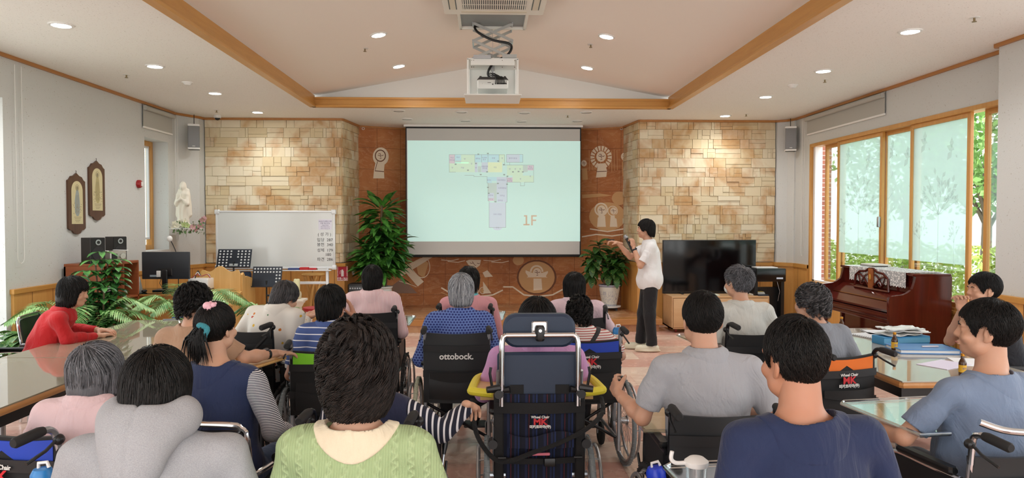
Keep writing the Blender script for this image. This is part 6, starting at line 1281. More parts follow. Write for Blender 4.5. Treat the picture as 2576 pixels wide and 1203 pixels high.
def make_hair(style, col, parent, Rm, pos, hs, res, ns, seed=0, vol=1.0):
    rg = np.random.RandomState(seed+3); base = {'short': 'short', 'curly': 'mid', 'mid': 'mid', 'bob': 'bob', 'long': 'long', 'pony': 'up', 'perm': 'bob', 'spiky': 'short'}[style]
    hx, hy = HL[base]; hx, hy = np.array(hx), np.array(hy)
    if style == 'perm': hy = hy+.0
    th = {'short': .0075, 'curly': .024, 'mid': .018, 'bob': .022, 'long': .020, 'pony': .012, 'perm': .024, 'spiky': .012}[style]*vol
    E = np.array([.077+th, .098+th, .087+th]); c = np.array([0, -.014, .030])
    s = SDF(res); s.ell(c, E, .02)
    if base in ('bob',): s.ell((0, -.03, -.055), (E[0]*.98, E[1]*.88, .085), .04)
    if base == 'long': s.ell((0, -.035, -.06), (E[0]*1.0, E[1]*.85, .09), .05); s.cap((0, -.06, -.1), (0, -.075, -.27), .075, .07, k=.05, fl=((1, 0, 0), 1.3))
    if style == 'perm': s.ell((0, -.022, .0), (.1, .108, .118), .04)
    s.wob(lambda X, Y, Z: noise3(X, Y, Z, 60 if style in ('curly', 'perm') else 45, seed)*(.009 if style in ('curly', 'perm') else .0022))
    face = lambda X, Y, Z: np.interp(Y, hx, hy)+(.02 if base in ('bob', 'mid') else .009)-Z
    V, F = s.mesh2(face)
    n0 = len(V)
    # strands
    pole = np.array([.05, -.42, .9]); pole /= np.linalg.norm(pole); e1 = np.cross(pole, [1, 0, 0.]); e1 /= np.linalg.norm(e1); e2 = np.cross(pole, e1)
    cv = style in ('perm', 'curly'); N, Rr = ns, (16 if cv else 8); ph = rg.uniform(0, 2*PI, N)
    if style == 'perm': E = np.array([.103, .112, .122]); c = np.array([0, -.022, .006])
    nk = (30 if style == 'perm' else 10) if cv else 1; nl = N//nk; grp = np.repeat(np.arange(nl), nk); N = nl*nk; ph = rg.uniform(0, 2*PI, nl)[grp]+rg.normal(0, .03, N)*(nk > 1)
    RR = E.mean(); up_ = base in ('short', 'up')
    B_ = np.cos(ph)*e1[2]+np.sin(ph)*e2[2]; A_ = pole[2]; teq = np.arctan2(B_, A_)+np.arccos(np.clip(-.12/np.sqrt(A_*A_+B_*B_), -1, 1))
    ext = {'bob': 1.5, 'long': 2.4, 'perm': 1.4}.get(base if style != 'perm' else 'perm', .75)
    t0 = (rg.uniform(0, 1, nl)**(.72 if cv else .5))[grp]*(teq+ext)*.93+rg.normal(0, .03, N)*(nk > 1); ln = {'short': .42, 'spiky': .38, 'curly': .5, 'mid': .8, 'bob': 1.3, 'long': 1.8, 'pony': 1.4, 'perm': .95}[style]*rg.uniform(.7, 1.2, N)
    sw_ = {'short': .5, 'spiky': .7}.get(style, .12)*rg.normal(0, 1, N)*.4+.25*(style == 'short'); off = rg.uniform(-.003, .0045, N)+.002
    wr = {'short': .0011, 'spiky': .0012, 'curly': .0018, 'perm': .0020}.get(style, .0014)*(.72 if ns > 5000 else (1.0 if ns > 1500 else 1.7))
    P = np.zeros((N, Rr, 3)); dead = np.zeros(N, bool); prev = None; kk = rg.uniform(6, 10, nl)[grp]; cp_ = rg.uniform(0, 6.3, nl)[grp]
    for i in range(Rr):
        u = i/(Rr-1); th_ = t0+ln*u; fi = ph+sw_*u; te = teq if not up_ else teq+1.0; tc_ = np.minimum(th_, te)
        d = np.cos(tc_)[:, None]*pole+np.sin(tc_)[:, None]*(np.cos(fi)[:, None]*e1+np.sin(fi)[:, None]*e2)
        lift = {'short': .002, 'spiky': .02, 'curly': .004, 'perm': .004}.get(style, .0)
        q = c+d*(E+(off+lift*u)[:, None]); ex = np.maximum(th_-te, 0); q[:, 2] -= ex*RR; inw = (.10 if base in ('mid', 'bob') or style == 'perm' else .03)*ex*RR*ex; q[:, :2] -= d[:, :2]*inw[:, None]*(2.2 if style == 'perm' else 1)
        if cv:
            am = .017 if style == 'perm' else .009; q = q+am*(np.cos(kk*u+cp_)[:, None]*(np.cross(pole, d))+np.sin(kk*u+cp_)[:, None]*(d*.8+pole*.4))
        zmin = np.interp(q[:, 1], hx, hy)-rg.uniform(-.004, .012, N); nd = (q[:, 2] < zmin)
        if prev is not None: q = np.where((dead | nd)[:, None], prev, q); dead |= nd
        else: dead |= nd
        P[:, i] = q; prev = q
    keep = ~((np.linalg.norm(P[:, -1]-P[:, 0], axis=1) < .006)); P = P[keep]; N = len(P)
    if N:
        T = np.gradient(P, axis=1); nrm = P-c; nrm /= np.linalg.norm(nrm, axis=2, keepdims=True)+1e-9; sd = np.cross(T, nrm); sd /= np.linalg.norm(sd, axis=2, keepdims=True)+1e-9
        w_ = wr*(1-.85*np.linspace(0, 1, Rr)**2)[None, :, None]*rg.uniform(.7, 1.3, N)[:, None, None]
        A = np.stack([P+sd*w_*1.6, P-sd*w_*1.6, P+nrm*w_*1.3], 2).reshape(-1, 3); k = np.arange(N)[:, None]*Rr*3+np.arange(Rr-1)[None]*3
        quads = np.concatenate([np.stack([k+a, k+b, k+3+b, k+3+a], -1).reshape(-1, 4) for a, b in ((0, 2), (2, 1), (1, 0))])+n0
        V = np.concatenate([V, A]); Fs = [F, quads]
    else: Fs = [F]
    V = (V*hs)@Rm.T+pos
    o = npmesh('hair', V, Fs, HAIR[col], parent); ca = o.data.color_attributes.new('tone', 'FLOAT_COLOR', 'POINT')
    tn = np.full(len(o.data.vertices), .3); 
    if N and len(tn) == n0+N*Rr*3: tn[n0:] = np.repeat(rg.uniform(0, 1, N)**1.3, Rr*3)
    ca.data.foreach_set('color', np.stack([tn, tn, tn, np.ones_like(tn)], 1).ravel().astype(np.float32)); return o
def smax(a, b, k=.008):
    t = np.maximum(k-np.abs(a-b), 0)/k; return np.maximum(a, b)+t*t*k*.25
def _mesh2(s, fn):
    res = s.res; D_nets = s.nets
    def hook(D, lo, r):
        ax = [(lo[i]+r*np.arange(D.shape[i])) for i in range(3)]; return D_nets(smax(D, fn(ax[0][:, None, None], ax[1][None, :, None]+0*ax[0][:, None, None], ax[2][None, None, :])), lo, r)
    s.nets = hook; return s.mesh()
SDF.mesh2 = _mesh2
def vec(*a): return np.array(a, float)
def unit(v): v = np.asarray(v, float); return v/(np.linalg.norm(v)+1e-9)
def hand_geo(w, d, n, right, curl=.35, s=1.0, thumb=.5, spread=.05, res=.0034):
    """w wrist, d direction of fingers, n direction the palm faces"""
    d = unit(d); n = unit(n-np.dot(n, d)*d); t = np.cross(d, n)*(1 if right else -1)   # towards the thumb
    S_ = SDF(res); P = lambda a, b, c: w+(d*a+t*b+n*c)*s
    S_.cap(P(-.05, 0, 0), P(.012, 0, 0), .024*s, .025*s, k=.012, fl=(n, .8))
    for q in (-.024, -.008, .008, .024): S_.cap(P(.02, q*.75, 0), P(.082, q*1.05, 0), .0155*s, .0125*s, k=.01)
    S_.ell(P(.035, .024, .008), (.018*s, .018*s, .018*s), .012); S_.ell(P(.035, -.022, .008), (.015*s, .015*s, .015*s), .012)
    for b, l in ((.029, .070), (.010, .079), (-.010, .073), (-.029, .057)):
        p = P(.085, b, 0); a = curl*.6; sp_ = b*spread/.03
        for m_, r0, r1 in ((.45, .0092, .0086), (.30, .0086, .0078), (.25, .0078, .0066)):
            dr = d*math.cos(a)+n*math.sin(a)+t*sp_; q = p+dr*l*m_*s; S_.cap(p, q, r0*s, r1*s, k=.003); p = q; a += curl
    p = P(.018, .026, .006); dr = unit(d*.6+t*.75+n*thumb*.8); q = p+dr*.042*s; S_.cap(p, q, .0135*s, .0105*s, k=.008); dr2 = unit(d*.85+t*.25+n*thumb); r_ = q+dr2*.032*s; S_.cap(q, r_, .0102*s, .0078*s, k=.003)
    return S_.mesh()
M_EYEW = mat('eye_white', '#dcd8d0', .25); M_IRIS = mat('dark_iris', '#1a0f0a', .15); M_BROW = mat('eyebrow_hair', '#17110e', .6); M_LIP = mat('lip_skin', '#b0685c', .5)
def person(label, tpx, hpx, toppy, Y, rz=0, lean=.0, sw=.185, bulk=1.0, hs=1.0, hyaw=0, hpitch=0, hroll=0, skin=1, hair=('short', 'black'), shirt=None, sleeves='short', sleeve_mat=None, pants=None, arms=None, hands=(0, 0), near=0,
           drop=None, extra=None, hipz=.58, face=True, fold=.007, band=True, nw=1.0, hvol=1.0, wear=None, sitY=None, hxs=.96, shoes='#22232a', legs=True):
    rz = math.radians(rz); hp = PY(hpx, toppy, Y); tp = PY(tpx, toppy, Y); x0, y0 = tp.x, Y
    cs, sn = math.cos(rz), math.sin(rz); dx = hp.x-x0; side = dx*cs; fwd = -dx*sn+0   # head offset in local axes
    x0 -= -math.sin(rz)*lean; y0 -= math.cos(rz)*lean
    t = thing('person', label, 'person', (x0, y0, 0), rz); zt = hp.z; th = .0
    drop = drop or .235; hairpad = {'short': .008, 'curly': .024, 'mid': .018, 'bob': .022, 'long': .020, 'pony': .012, 'perm': .034, 'spiky': .02}[hair[0]]*hs
    res_b = .010 if near == 0 else (.008 if near == 1 else .0065); res_h = (.0062, .005, .0036)[near]
    hc = vec(side, lean+fwd+.02, zt-hairpad-.116*hs)
    Rq = rotm(math.radians(-hpitch), math.radians(hroll), math.radians(hyaw)); Rm = Rq@np.diag([hxs, hxs*1.01, 1]); N = vec(side*.8, lean+fwd*.8-.02-.25*max(0, .235-drop), zt-drop-.02); zs = N[2]-.07
    Sh = vec(side*.6, lean+fwd*.5-.025, zs); H = vec(0, 0, hipz)
    W_ = H+(Sh-H)*.35; C_ = H+(Sh-H)*.72
    shL = Sh+vec(-sw, 0, -.005); shR = Sh+vec(sw, 0, -.005)
    A = {'L': [(-sw-.07, -.05+Sh[1], zs-.27), (-.17, .20+Sh[1], zs-.34)], 'R': [(sw+.07, -.05+Sh[1], zs-.27), (.17, .20+Sh[1], zs-.34)]}
    if arms: A.update(arms)
    aL = [vec(*p) for p in A['L']]; aR = [vec(*p) for p in A['R']]
    # body: arms, torso core and neck; head and hands at a finer grid, all one mesh
    b = SDF(res_b); b.ell(H, (.15*bulk, .11*bulk, .11), .05); b.ell(W_, (.13*bulk, .10*bulk, .16), .06); b.ell(C_, (.145*bulk, .095*bulk, .16), .06); b.cap(shL*.85+shR*.15, shR*.85+shL*.15, .04, k=.06)
    b.cap(N-vec(0, 0, .06), hc+Rm@vec(0, -.02, -.06)*hs, .0605*hs, .054*hs, k=.05)
    for sh_ in (shL, shR): b.cap(N-vec(0, 0, .035), sh_*.5+Sh*.5, .040, .034, k=.05)
    for sh, (el_, wr) in ((shL, aL), (shR, aR)): b.cap(sh, el_, .042, .036, k=.03); b.cap(el_, el_+(wr-el_)*.35, .036, .037, k=.015); b.cap(el_+(wr-el_)*.35, wr, .037, .025, k=.02)
    parts = [b.mesh()]; hsd = head_sdf(res_h); hv, hf = hsd.mesh(); parts.append(((hv*hs)@Rm.T+hc, hf))
    for k, (el_, wr), rt in ((0, aL, False), (1, aR, True)):
        hd = hands[k]
        if hd == 0: d = unit((wr-el_)*vec(1, 1, .6)); n_ = vec(0, 0, -1); cu = .45
        elif hd is None: continue
        else: d, n_, cu = vec(*hd[0]), vec(*hd[1]), hd[2]
        parts.append(hand_geo(wr+unit(wr-el_)*.012, d, n_, rt, cu, 1.0, res=.0045 if near == 0 and hd == 0 else .0035))
    V, F = join(parts); npmesh('body', V, F, SK[skin], t)
    tr = lambda p: tuple(Rm@(vec(*p)*hs)+hc)
    if face:
        for q, nm in ((-1, 'eye'), (1, 'eye')):
            o = MB().sph((0, 0, 0), (.0118*hs,)*3, 14, 10).build(nm, M_EYEW, t, loc=tr((q*.031, .0792, .002))); MB().sph((0, .0075, 0), (.0062*hs, .0052*hs, .0062*hs), 12, 8).build('iris', M_IRIS, o); o.rotation_euler = Matrix(Rq.tolist()).to_euler()
            MB().tube([tr((q*.016, .098, .020)), tr((q*.031, .0985, .026)), tr((q*.047, .089, .021))], [.0022, .0034, .0018], 6).build('eyebrow', M_BROW, t)
        MB().tube([tr((-.02, .1015, -.0575)), tr((0, .1075, -.0560)), tr((.02, .1015, -.0575))], [.0014, .0036, .0014], 8, sx=1).build('lips', M_LIP, t)
    make_hair(hair[0], hair[1], t, Rm, hc, hs, (.0065, .005, .0042)[near], (900, 2600, 7000)[near]*(2 if hair[0] == 'perm' else 1), seed=int(tpx) % 97, vol=hvol)
    # shirt
    if shirt:
        o_ = .014*bulk; g = SDF(res_b); zb = .50 if hipz < .7 else hipz-.06
        g.ell(H+vec(0, 0, .02), (.165*bulk+o_, .125*bulk+o_, .13), .05); g.ell(W_, (.145*bulk+o_, .115*bulk+o_, .17), .06); g.ell(C_, (.152*bulk+o_, .105*bulk+o_, .17), .06); g.cap(shL*.86+shR*.14, shR*.86+shL*.14, .052, k=.06)
        tw = N+vec(0, -.004, -.045)
        for sh in (shL, shR): g.cap(tw, sh*.8+Sh*.2, .048*bulk, .052, k=.05)
        g.cap(N-vec(0, 0, .09), N-vec(0, .0, .040), .082*hs, .080*hs, k=.03)
        if hipz > .7: g.ell(H+vec(0, 0, -.01), (.16*bulk+o_, .125*bulk+o_, .20), .05); g.cut_plane((0, 0, hipz-.115), (0, 0, -1))
        base_P = list(g.P)
        def sleeves_into(g2, only=None):
            for si_, (sh, (el_, wr)) in enumerate(((shL, aL), (shR, aR))):
                if only is not None and si_ != only: continue
                if sleeves == 'short':
                    m_ = sh+(el_-sh)*.78; g2.cap(sh, sh+(el_-sh)*.5, .054, .056, k=.04); g2.cone(sh+(el_-sh)*.3, m_, .055, .060, k=.02)
                elif sleeves == 'long':
                    g2.cap(sh, el_, .054, .049, k=.04); g2.cap(el_, el_+(wr-el_)*.5, .049, .042, k=.02); g2.cone(el_+(wr-el_)*.3, wr-(wr-el_)*.04, .044, .034, k=.01)
        if not sleeve_mat: sleeves_into(g)
        sd_ = int(hpx) % 13; am = fold
        foldf = lambda X, Y, Z: am*noise3(X, Y, Z, 17, sd_)+am*.45*noise3(X, Y, Z*.6, 41, sd_+2)
        base_P = list(g.P) if not sleeve_mat else base_P; g.wob(foldf)
        ax_ = unit(hc+Rm@vec(0, 0, -.06)*hs-N); g.cut_cap(N-ax_*.01, N+ax_*.16, .078*hs*nw, .09*hs*nw, k=.012); g.cut_ell(N+vec(0, .055, .015), (.045, .05, .04), .006)
        g.cut_plane((0, 0, zb), (0, 0, -1)) if False else None
        v, f = g.mesh(); npmesh('shirt', v, f, shirt, t)
        def layer(name, m, infl, fn, res=.005):
            q = SDF(res); q.P = [p for p in base_P]; q.wob(lambda X, Y, Z: foldf(X, Y, Z)-infl); vv, ff = q.mesh2(fn); return npmesh(name, vv, ff, m, t)
        rad = lambda X, Y: np.sqrt(((X-N[0])/1.06)**2+(Y-N[1]-.004)**2)
        if band: layer('neckband', shirt, .006, lambda X, Y, Z: np.maximum(np.maximum(rad(X, Y)-.095*hs*nw-.002, .0675*hs*nw-rad(X, Y)), N[2]-.10*nw-Z)+0*Z, .005 if near < 2 else .004)
        if sleeve_mat:
            for only in (0, 1):
                g2 = SDF(res_b*.9); sleeves_into(g2, only); g2.wob(lambda X, Y, Z: am*noise3(X, Y, Z, 22, 3)); v, f = g2.mesh(); npmesh('sleeve', v, f, sleeve_mat, t)
    info = dict(layer=layer if shirt else None, rad=rad if shirt else None, t=t, N=N, Sh=Sh, hc=hc, Rm=Rm, zs=zs, shL=shL, shR=shR, C=C_, W=W_, H=H, hs=hs, aL=aL, aR=aR, side=side, lean=lean, tr=tr)
    if legs and hipz < .7:
        g = SDF(.012); pm = pants or mat('dark_trousers', '#23252c', .8)
        for q in (-1, 1):
            hj, kn, an = vec(q*.09, 0, hipz-.03), vec(q*.11, .40, .53), vec(q*.11, .46, .19); g.cap(hj, kn, .078, .062, k=.04); g.cap(kn, an, .06, .045, k=.03)
            o = MB(); o.sph((q*.11, .52, .165), (.042, .115, .032), 14, 8).build('shoe', mat('shoe_'+shoes[1:], shoes, .6), t)
        g.ell((0, -.01, hipz-.03), (.165*bulk, .12, .09), .05); v, f = g.mesh(); npmesh('trousers', v, f, pm, t)
    if extra: extra(info)
    return info
# ---------------------------------------------------------------- garments
def stripes(name, c1, c2, freq, duty=.5, axis=2, off=0, rough=.85, sub=None):
    def f(n):
        sp_ = n.new('SeparateXYZ'); n.link(n.coord(), sp_.inputs[0]); v = n.math('FRACT', n.math('ADD', n.math('MULTIPLY', sp_.outputs[axis], freq), 10+off)); m = n.math('LESS_THAN', v, duty)
        n.link(n.mix(m, c1, c2), n.b.inputs['Base Color']); b = n.noise(n.coord(), 300, 2); n.bump(b.outputs[0], .2, .002)
    return mat(name, c1, rough, fn=f)
def f_floral(n):
    v = n.new('TexVoronoi'); n.link(n.coord(), v.inputs['Vector']); n.val(v, Scale=25.0, Randomness=1.0); a = n.noise(n.coord(), 60, 2)
    d = n.math('ADD', v.outputs['Distance'], n.math('MULTIPLY', a.outputs[0], .22)); m = n.math('LESS_THAN', d, .36); sc = n.new('SeparateColor'); n.link(v.outputs['Color'], sc.inputs[0]); pick = n.math('LESS_THAN', sc.outputs[1], .62)
    c = n.ramp(sc.outputs[0], [(.3, '#c9762e'), (.45, '#d9b13c'), (.7, '#b5453a'), (.85, '#5f8a63')], 'CONSTANT'); n.link(n.mix(n.math('MULTIPLY', m, pick), '#dedbd3', c), n.b.inputs['Base Color'])
M_FLORAL = mat('floral_print_cotton', '#dedbd3', .85, fn=f_floral)
def f_dots(n):
    sp_ = n.new('SeparateXYZ'); n.link(n.coord(), sp_.inputs[0]); f = 46.0
    r_ = n.math('FLOOR', n.math('MULTIPLY', sp_.outputs[2], f*1.25)); sh = n.math('MULTIPLY', n.math('MODULO', r_, 2.0), .5); u = n.math('SUBTRACT', n.math('FRACT', n.math('ADD', n.math('ADD', n.math('MULTIPLY', sp_.outputs[0], f), sh), 20.0)), .5); v = n.math('SUBTRACT', n.math('FRACT', n.math('MULTIPLY', sp_.outputs[2], f*1.25)), .5)
    d = n.math('ADD', n.math('POWER', n.math('ABSOLUTE', u), 2.0), n.math('POWER', n.math('ABSOLUTE', v), 2.0)); m = n.math('LESS_THAN', d, .13); n.link(n.mix(m, '#5f79b8', '#172a70'), n.b.inputs['Base Color'])
M_DOTS = mat('blue_dot_print', '#33509a', .7, fn=f_dots)
def f_knit(n):
    sp_ = n.new('SeparateXYZ'); n.link(n.coord(), sp_.inputs[0]); x, z = sp_.outputs[0], sp_.outputs[2]
    u = n.math('FRACT', n.math('ADD', n.math('MULTIPLY', x, 22.0), 10.0)); rib = n.math('ABSOLUTE', n.math('SUBTRACT', u, .5)); cab = n.math('SINE', n.math('MULTIPLY', z, 210.0)); k = n.math('LESS_THAN', rib, .24)
    tw = n.math('ABSOLUTE', n.math('SUBTRACT', n.math('SUBTRACT', u, .5), n.math('MULTIPLY', cab, .16))); h = n.math('ADD', n.math('MULTIPLY', k, n.math('SUBTRACT', 1.0, n.math('MULTIPLY', tw, 3.2))), n.math('MULTIPLY', n.math('ABSOLUTE', n.math('SINE', n.math('MULTIPLY', x, 420.0))), .25))
    a = n.noise(n.coord(), 350, 2); n.link(n.mix(n.math('MULTIPLY', n.math('SUBTRACT', 1.0, h), .35), '#a9bd8d', '#7e9466'), n.b.inputs['Base Color']); n.bump(n.math('ADD', h, n.math('MULTIPLY', a.outputs[0], .2)), .8, .006)
M_KNIT = mat('sage_cable_knit', '#a2b687', .9, fn=f_knit)
def f_heather(n):
    a = n.noise(n.coord(scale=(1, 1, 2)), 330, 3, .7); n.link(n.ramp(a.outputs[0], [(.3, '#8f9195'), (.65, '#a9abaf')]), n.b.inputs['Base Color']); b = n.noise(n.coord(), 240, 2); n.bump(b.outputs[0], .3, .003)
M_HEATH = mat('heather_grey_fleece', '#9a9ca1', .95, fn=f_heather)
F = fabric
CH = []
def seat_under(pi, label, **k):
    t = pi['t']; return wheelchair(label, t.location.x, t.location.y, t.rotation_euler.z, **k)
# 1 sitter in red, behind the left table
person('sitter in a red collared shirt with a dark bob, beyond the left glass table', 128, 178, 695, 5.75, -58, lean=.10, hyaw=-24, hpitch=8, hair=('bob', 'black'), shirt=F('red_cotton', '#c3181d', '#a81016'), sleeves='long', skin=0, near=1, hs=.95, hipz=.55, pants=None,
       arms={'L': [(-.25, .22, .80), (-.10, .42, .79)], 'R': [(.24, .20, .78), (.1, .40, .77)]}, drop=.235, extra=lambda i: i['layer']('collar', F('red_cotton', '#c3181d'), .009, lambda X, Y, Z: np.maximum(np.maximum(i['rad'](X, Y)-.10, .064-i['rad'](X, Y)), i['N'][2]-.10-Z)))
# 2 grey bob in pink, front left
p2 = person('sitter with a grey bob and pale pink top, front left, before the glass table', 222, 237, 862, 2.85, -8, lean=.04, hyaw=-18, hair=('bob', 'grey'), shirt=F('pale_pink_knit', '#dcbfc2'), sleeves='short', skin=3, near=2, hs=.90, sw=.17, drop=.19)
wheelchair('wheelchair with a royal blue top panel at the lower left corner', -1.70, 2.82, math.radians(-14), top=mat('royal_blue_mesh', '#1c3fae', .7), logo='mk', back=.93, hz=.95)
bottle('clear bottle with blue lid hanging at the right of the blue-topped wheelchair, front left', -1.50, 2.42, .66, '#2a7fc4')
# 3 grey hoodie
def hood(i):
    N = i['N']+vec(0, -.005, .05); g = SDF(.0065); g.cap(N+vec(-.085, .0, .0), N+vec(.085, .0, .0), .05, k=.06); g.ell(N+vec(0, -.07, -.035), (.112, .06, .08), .07); g.ell(N+vec(0, -.112, -.095), (.082, .042, .075), .06); g.ell(N+vec(0, -.122, -.15), (.055, .036, .05), .06); g.cap(N+vec(-.088, .0, -.02), N+vec(-.04, .10, -.06), .034, .024, k=.06); g.cap(N+vec(.088, .0, -.02), N+vec(.04, .10, -.06), .034, .024, k=.06)
    g.cut_cap(N+vec(0, .02, .01), N+vec(0, .0, .2), .078, .095, k=.02); g.wob(lambda X, Y, Z: .0025*noise3(X, Y, Z, 14, 4)+.005*np.exp(-((X-N[0])/.004)**2)); v, f = g.mesh(); npmesh('hood', v, f, M_HEATH, i['t'])
    M_PR = mat('black_print', '#1b1c1f', .8)
    i['layer']('back_print', M_PR, .002, lambda X, Y, Z: np.maximum(np.maximum(np.abs(X+.155)-.10-0*Z, Z-.985+.15*np.abs(X+.10)), np.maximum(.85-Z, np.maximum(Y-i['Sh'][1], (.12-np.abs(noise3(X, Y*0, Z*1.6, 75, 3)+.45*noise3(X, Y*0, Z, 190, 5)))*.02))), .0045)
person('foreground person in a heather grey hoodie with straight black hair', 400, 388, 875, 2.10, 0, lean=.04, hyaw=-4, hpitch=10, drop=.215, band=False, hair=('bob', 'black'), shirt=M_HEATH, sleeves='long', near=2, bulk=1.22, sw=.215, hs=.93, extra=hood, fold=.006, arms={'L': [(-.30, .02, .76), (-.2, .26, .70)], 'R': [(.31, .02, .74), (.2, .26, .68)]})
# 4 ponytail
def pony(i):
    tr = i['tr']; g = MB(); r = random.Random(2)
    for k in range(160):
        a, b_ = r.gauss(0, .012), r.gauss(0, .012); l = r.uniform(.8, 1.1); g.tube([tr((.018+a*.4, -.10, .0+b_*.4)), tr((.018+a*1.4, -.14, -.005+b_)), tr((a*2.4+.012, -.155, -.04*l+b_)), tr((a*3+.005, -.145, -.09*l+b_*.7)), tr((a*3.4-.002, -.13, -.15*l))], [.002, .003, .003, .002, .0005], 4)
    o = g.build('ponytail', HAIR['black'], i['t']); s_ = MB()
    for k in range(26): q = 2*PI*k/26; s_.sph(tr((.018+.030*math.cos(q), -.122+.009*math.sin(3*q), .0+.030*math.sin(q))), (.014, .015, .014), 8, 6)
    s_.build('scrunchie', F('teal_scrunchie', '#3a8c99'), i['t'])
    h = MB(); [h.sph(tr(c), r_, 10, 8) for c, r_ in (((.01, -.075, .118), .019), ((.03, -.055, .12), .014), ((.02, -.075, .108), .014), ((.008, -.05, .132), .007), ((.036, -.045, .128), .007), ((.02, -.085, .098), .008))]; h.build('hair_clip', mat('pink_clip', '#e6b3bf', .4), i['t'])
STN = stripes('navy_white_fine_stripe', '#e2e2e4', '#252c45', 140, .5)
person('sitter with a ponytail, teal scrunchie and pink hair clip in a navy top', 566, 539, 762, 3.25, -6, lean=.02, hyaw=-17, hair=('pony', 'black'), drop=.245, nw=1.2, shirt=F('navy_jersey', '#26355c', '#1f2c4e'), sleeve_mat=STN, sleeves='long', near=2, skin=1, sw=.17, hs=.92, hxs=.92, extra=pony, pants=F('blue_denim', '#2c4468', '#20344f', sc=90), arms={'L': [(-.23, .0, .78), (-.16, .22, .70)], 'R': [(.235, -.01, .76), (.2, .24, .68)]})
chair('chrome-framed black armchair holding the sitter with the ponytail', PY(571, 900, 3.22).x, 3.16, math.radians(-6))
chair('chrome-framed armchair under the grey hoodie', PY(400, 900, 2.06).x, 2.02, 0)
# 5 tan
def watch(i, side='aR', u=.9, wh=False):
    el_, wr = i[side]; c = el_+(wr-el_)*u; d = unit(wr-el_); MB().tube([tuple(c-d*.011), tuple(c+d*.011)], .031, 18).build('wristwatch', M_BLACKP, i['t'])
    MB().tube([tuple(c+vec(0, -.012, .024)), tuple(c+vec(0, -.016, .034))], .018, 16).build('watch_face', mat('watch_dial', '#3a3c42', .2, .5), i['t'])
p5 = person('sitter in a tan shirt with short curly black hair at a wooden wheelchair tray', 488, 486, 710, 4.2, -18, lean=.03, hyaw=-22, hair=('curly', 'black'), hvol=.6, hs=.92, shirt=F('tan_cotton', '#b08c70'), near=1, skin=1, arms={'L': [(-.25, .05, .86), (-.15, .3, .89)], 'R': [(.29, .10, .90), (.33, .34, .885)]}, hands=(0, ((.3, 1, -.15), (0, 0, -1), .35)), extra=lambda i: watch(i, 'aR', .72))
seat_under(p5, 'wheelchair with a blond wooden tray, holding the sitter in tan', tray_='wood', frame=M_BLKT, hz=.92, back=.88, trayz=.83, handle='flat')
# 6 floral
p6 = person('sitter in a white floral blouse reaching out one hand', 668, 714, 707, 5.15, -16, lean=.06, hyaw=-25, hpitch=24, drop=.15, hair=('mid', 'dgrey'), shirt=M_FLORAL, sleeves='long', near=1, skin=1, hs=.9, hvol=.8, arms={'R': [(.25, .03, .86), (.17, .33, .97)]}, hands=(0, ((.5, .7, .35), (.1, -.5, 1), .12)), face=True)
t6 = seat_under(p6, 'black wheelchair with a grey bag on its back, holding the sitter in the floral blouse', back=.95, hz=1.01, frame=M_BLKT, pocket=False, tyre=M_RUBBER, handle='flat')
tx_, ty_ = t6.location.x, t6.location.y
bg = thing('backpack', 'grey zipped bag hanging on the back of the floral sitter wheelchair', 'bag', (tx_, ty_, .52), t6.rotation_euler.z); G_ = fabric('charcoal_bag', '#34363a', '#2a2b2f', .7)
g = SDF(.008); g.ell((0, -.285, .14), (.2, .06, .19), .02); g.ell((.0, -.32, .10), (.17, .05, .13), .02); v, f = g.mesh(); npmesh('bag_body', v, f, G_, bg)
MB().tube(smooth_path([(-.15, -.345, .06), (-.14, -.36, .18), (-.03, -.378, .16), (.12, -.36, .21), (.16, -.345, .05)]), .005, 6).build('zip_piping', M_BLACKP, bg); MB().tube([(-.08, -.31, .315), (.08, -.31, .33)], .013, 8).build('bag_handle', M_BLACKP, bg); text('ottobock', 'logo_lettering', .028, M_LW, bg, (.07, -.378, .10), rot=(PI/2, .35, 0), ext=.0006)
for s_ in (-1, 1): MB().tube([(s_*.12, -.28, .3), (s_*.2, -.235, .4)], .012, 6).build('shoulder_strap', M_BLACKF, bg)
bottle('clear bottle with a white lid in a black holder beside the grey bag', tx_+.27, ty_-.26, .58, '#e8e8e6', .03, .14)
# 7 blue striped shirt
p7 = person('sitter in a blue shirt with white stripes, hand raised to the cheek', 830, 833, 717, 4.75, 6, lean=.02, hyaw=-24, drop=.22, hair=('mid', 'black'), hvol=1.1, shirt=stripes('blue_white_stripe', '#42578e', '#e0e3ea', 24, .15), near=1, skin=2, sw=.175, hs=.98, arms={'R': [(.25, .12, .80), (.155, .17, 1.02)]}, hands=(0, ((-.35, .1, 1), (-1, 0, -.2), .3)), extra=None)
seat_under(p7, 'wheelchair with a lime green top panel and a clear tray at its left', top=mat('lime_mesh', '#7fd02c', .7), back=.88, hz=.93, tray_='clear', trayz=.76)
# 8 pink pinstripe
p8 = person('sitter in a pink and white pinstriped shirt before the guitar amplifier', 938, 936, 666, 5.9, 0, drop=.19, hair=('mid', 'black'), shirt=stripes('pink_pinstripe', '#ecdcdc', '#cf959b', 95, .42, 0), sleeves='long', near=1, skin=1, sw=.18, hs=.93, hvol=.8)
seat_under(p8, 'black wheelchair with a clear tray, holding the sitter in pinstripes', back=.97, hz=1.0, frame=M_BLKT, tyre=M_RUBBER, tray_='clear', trayz=.83)
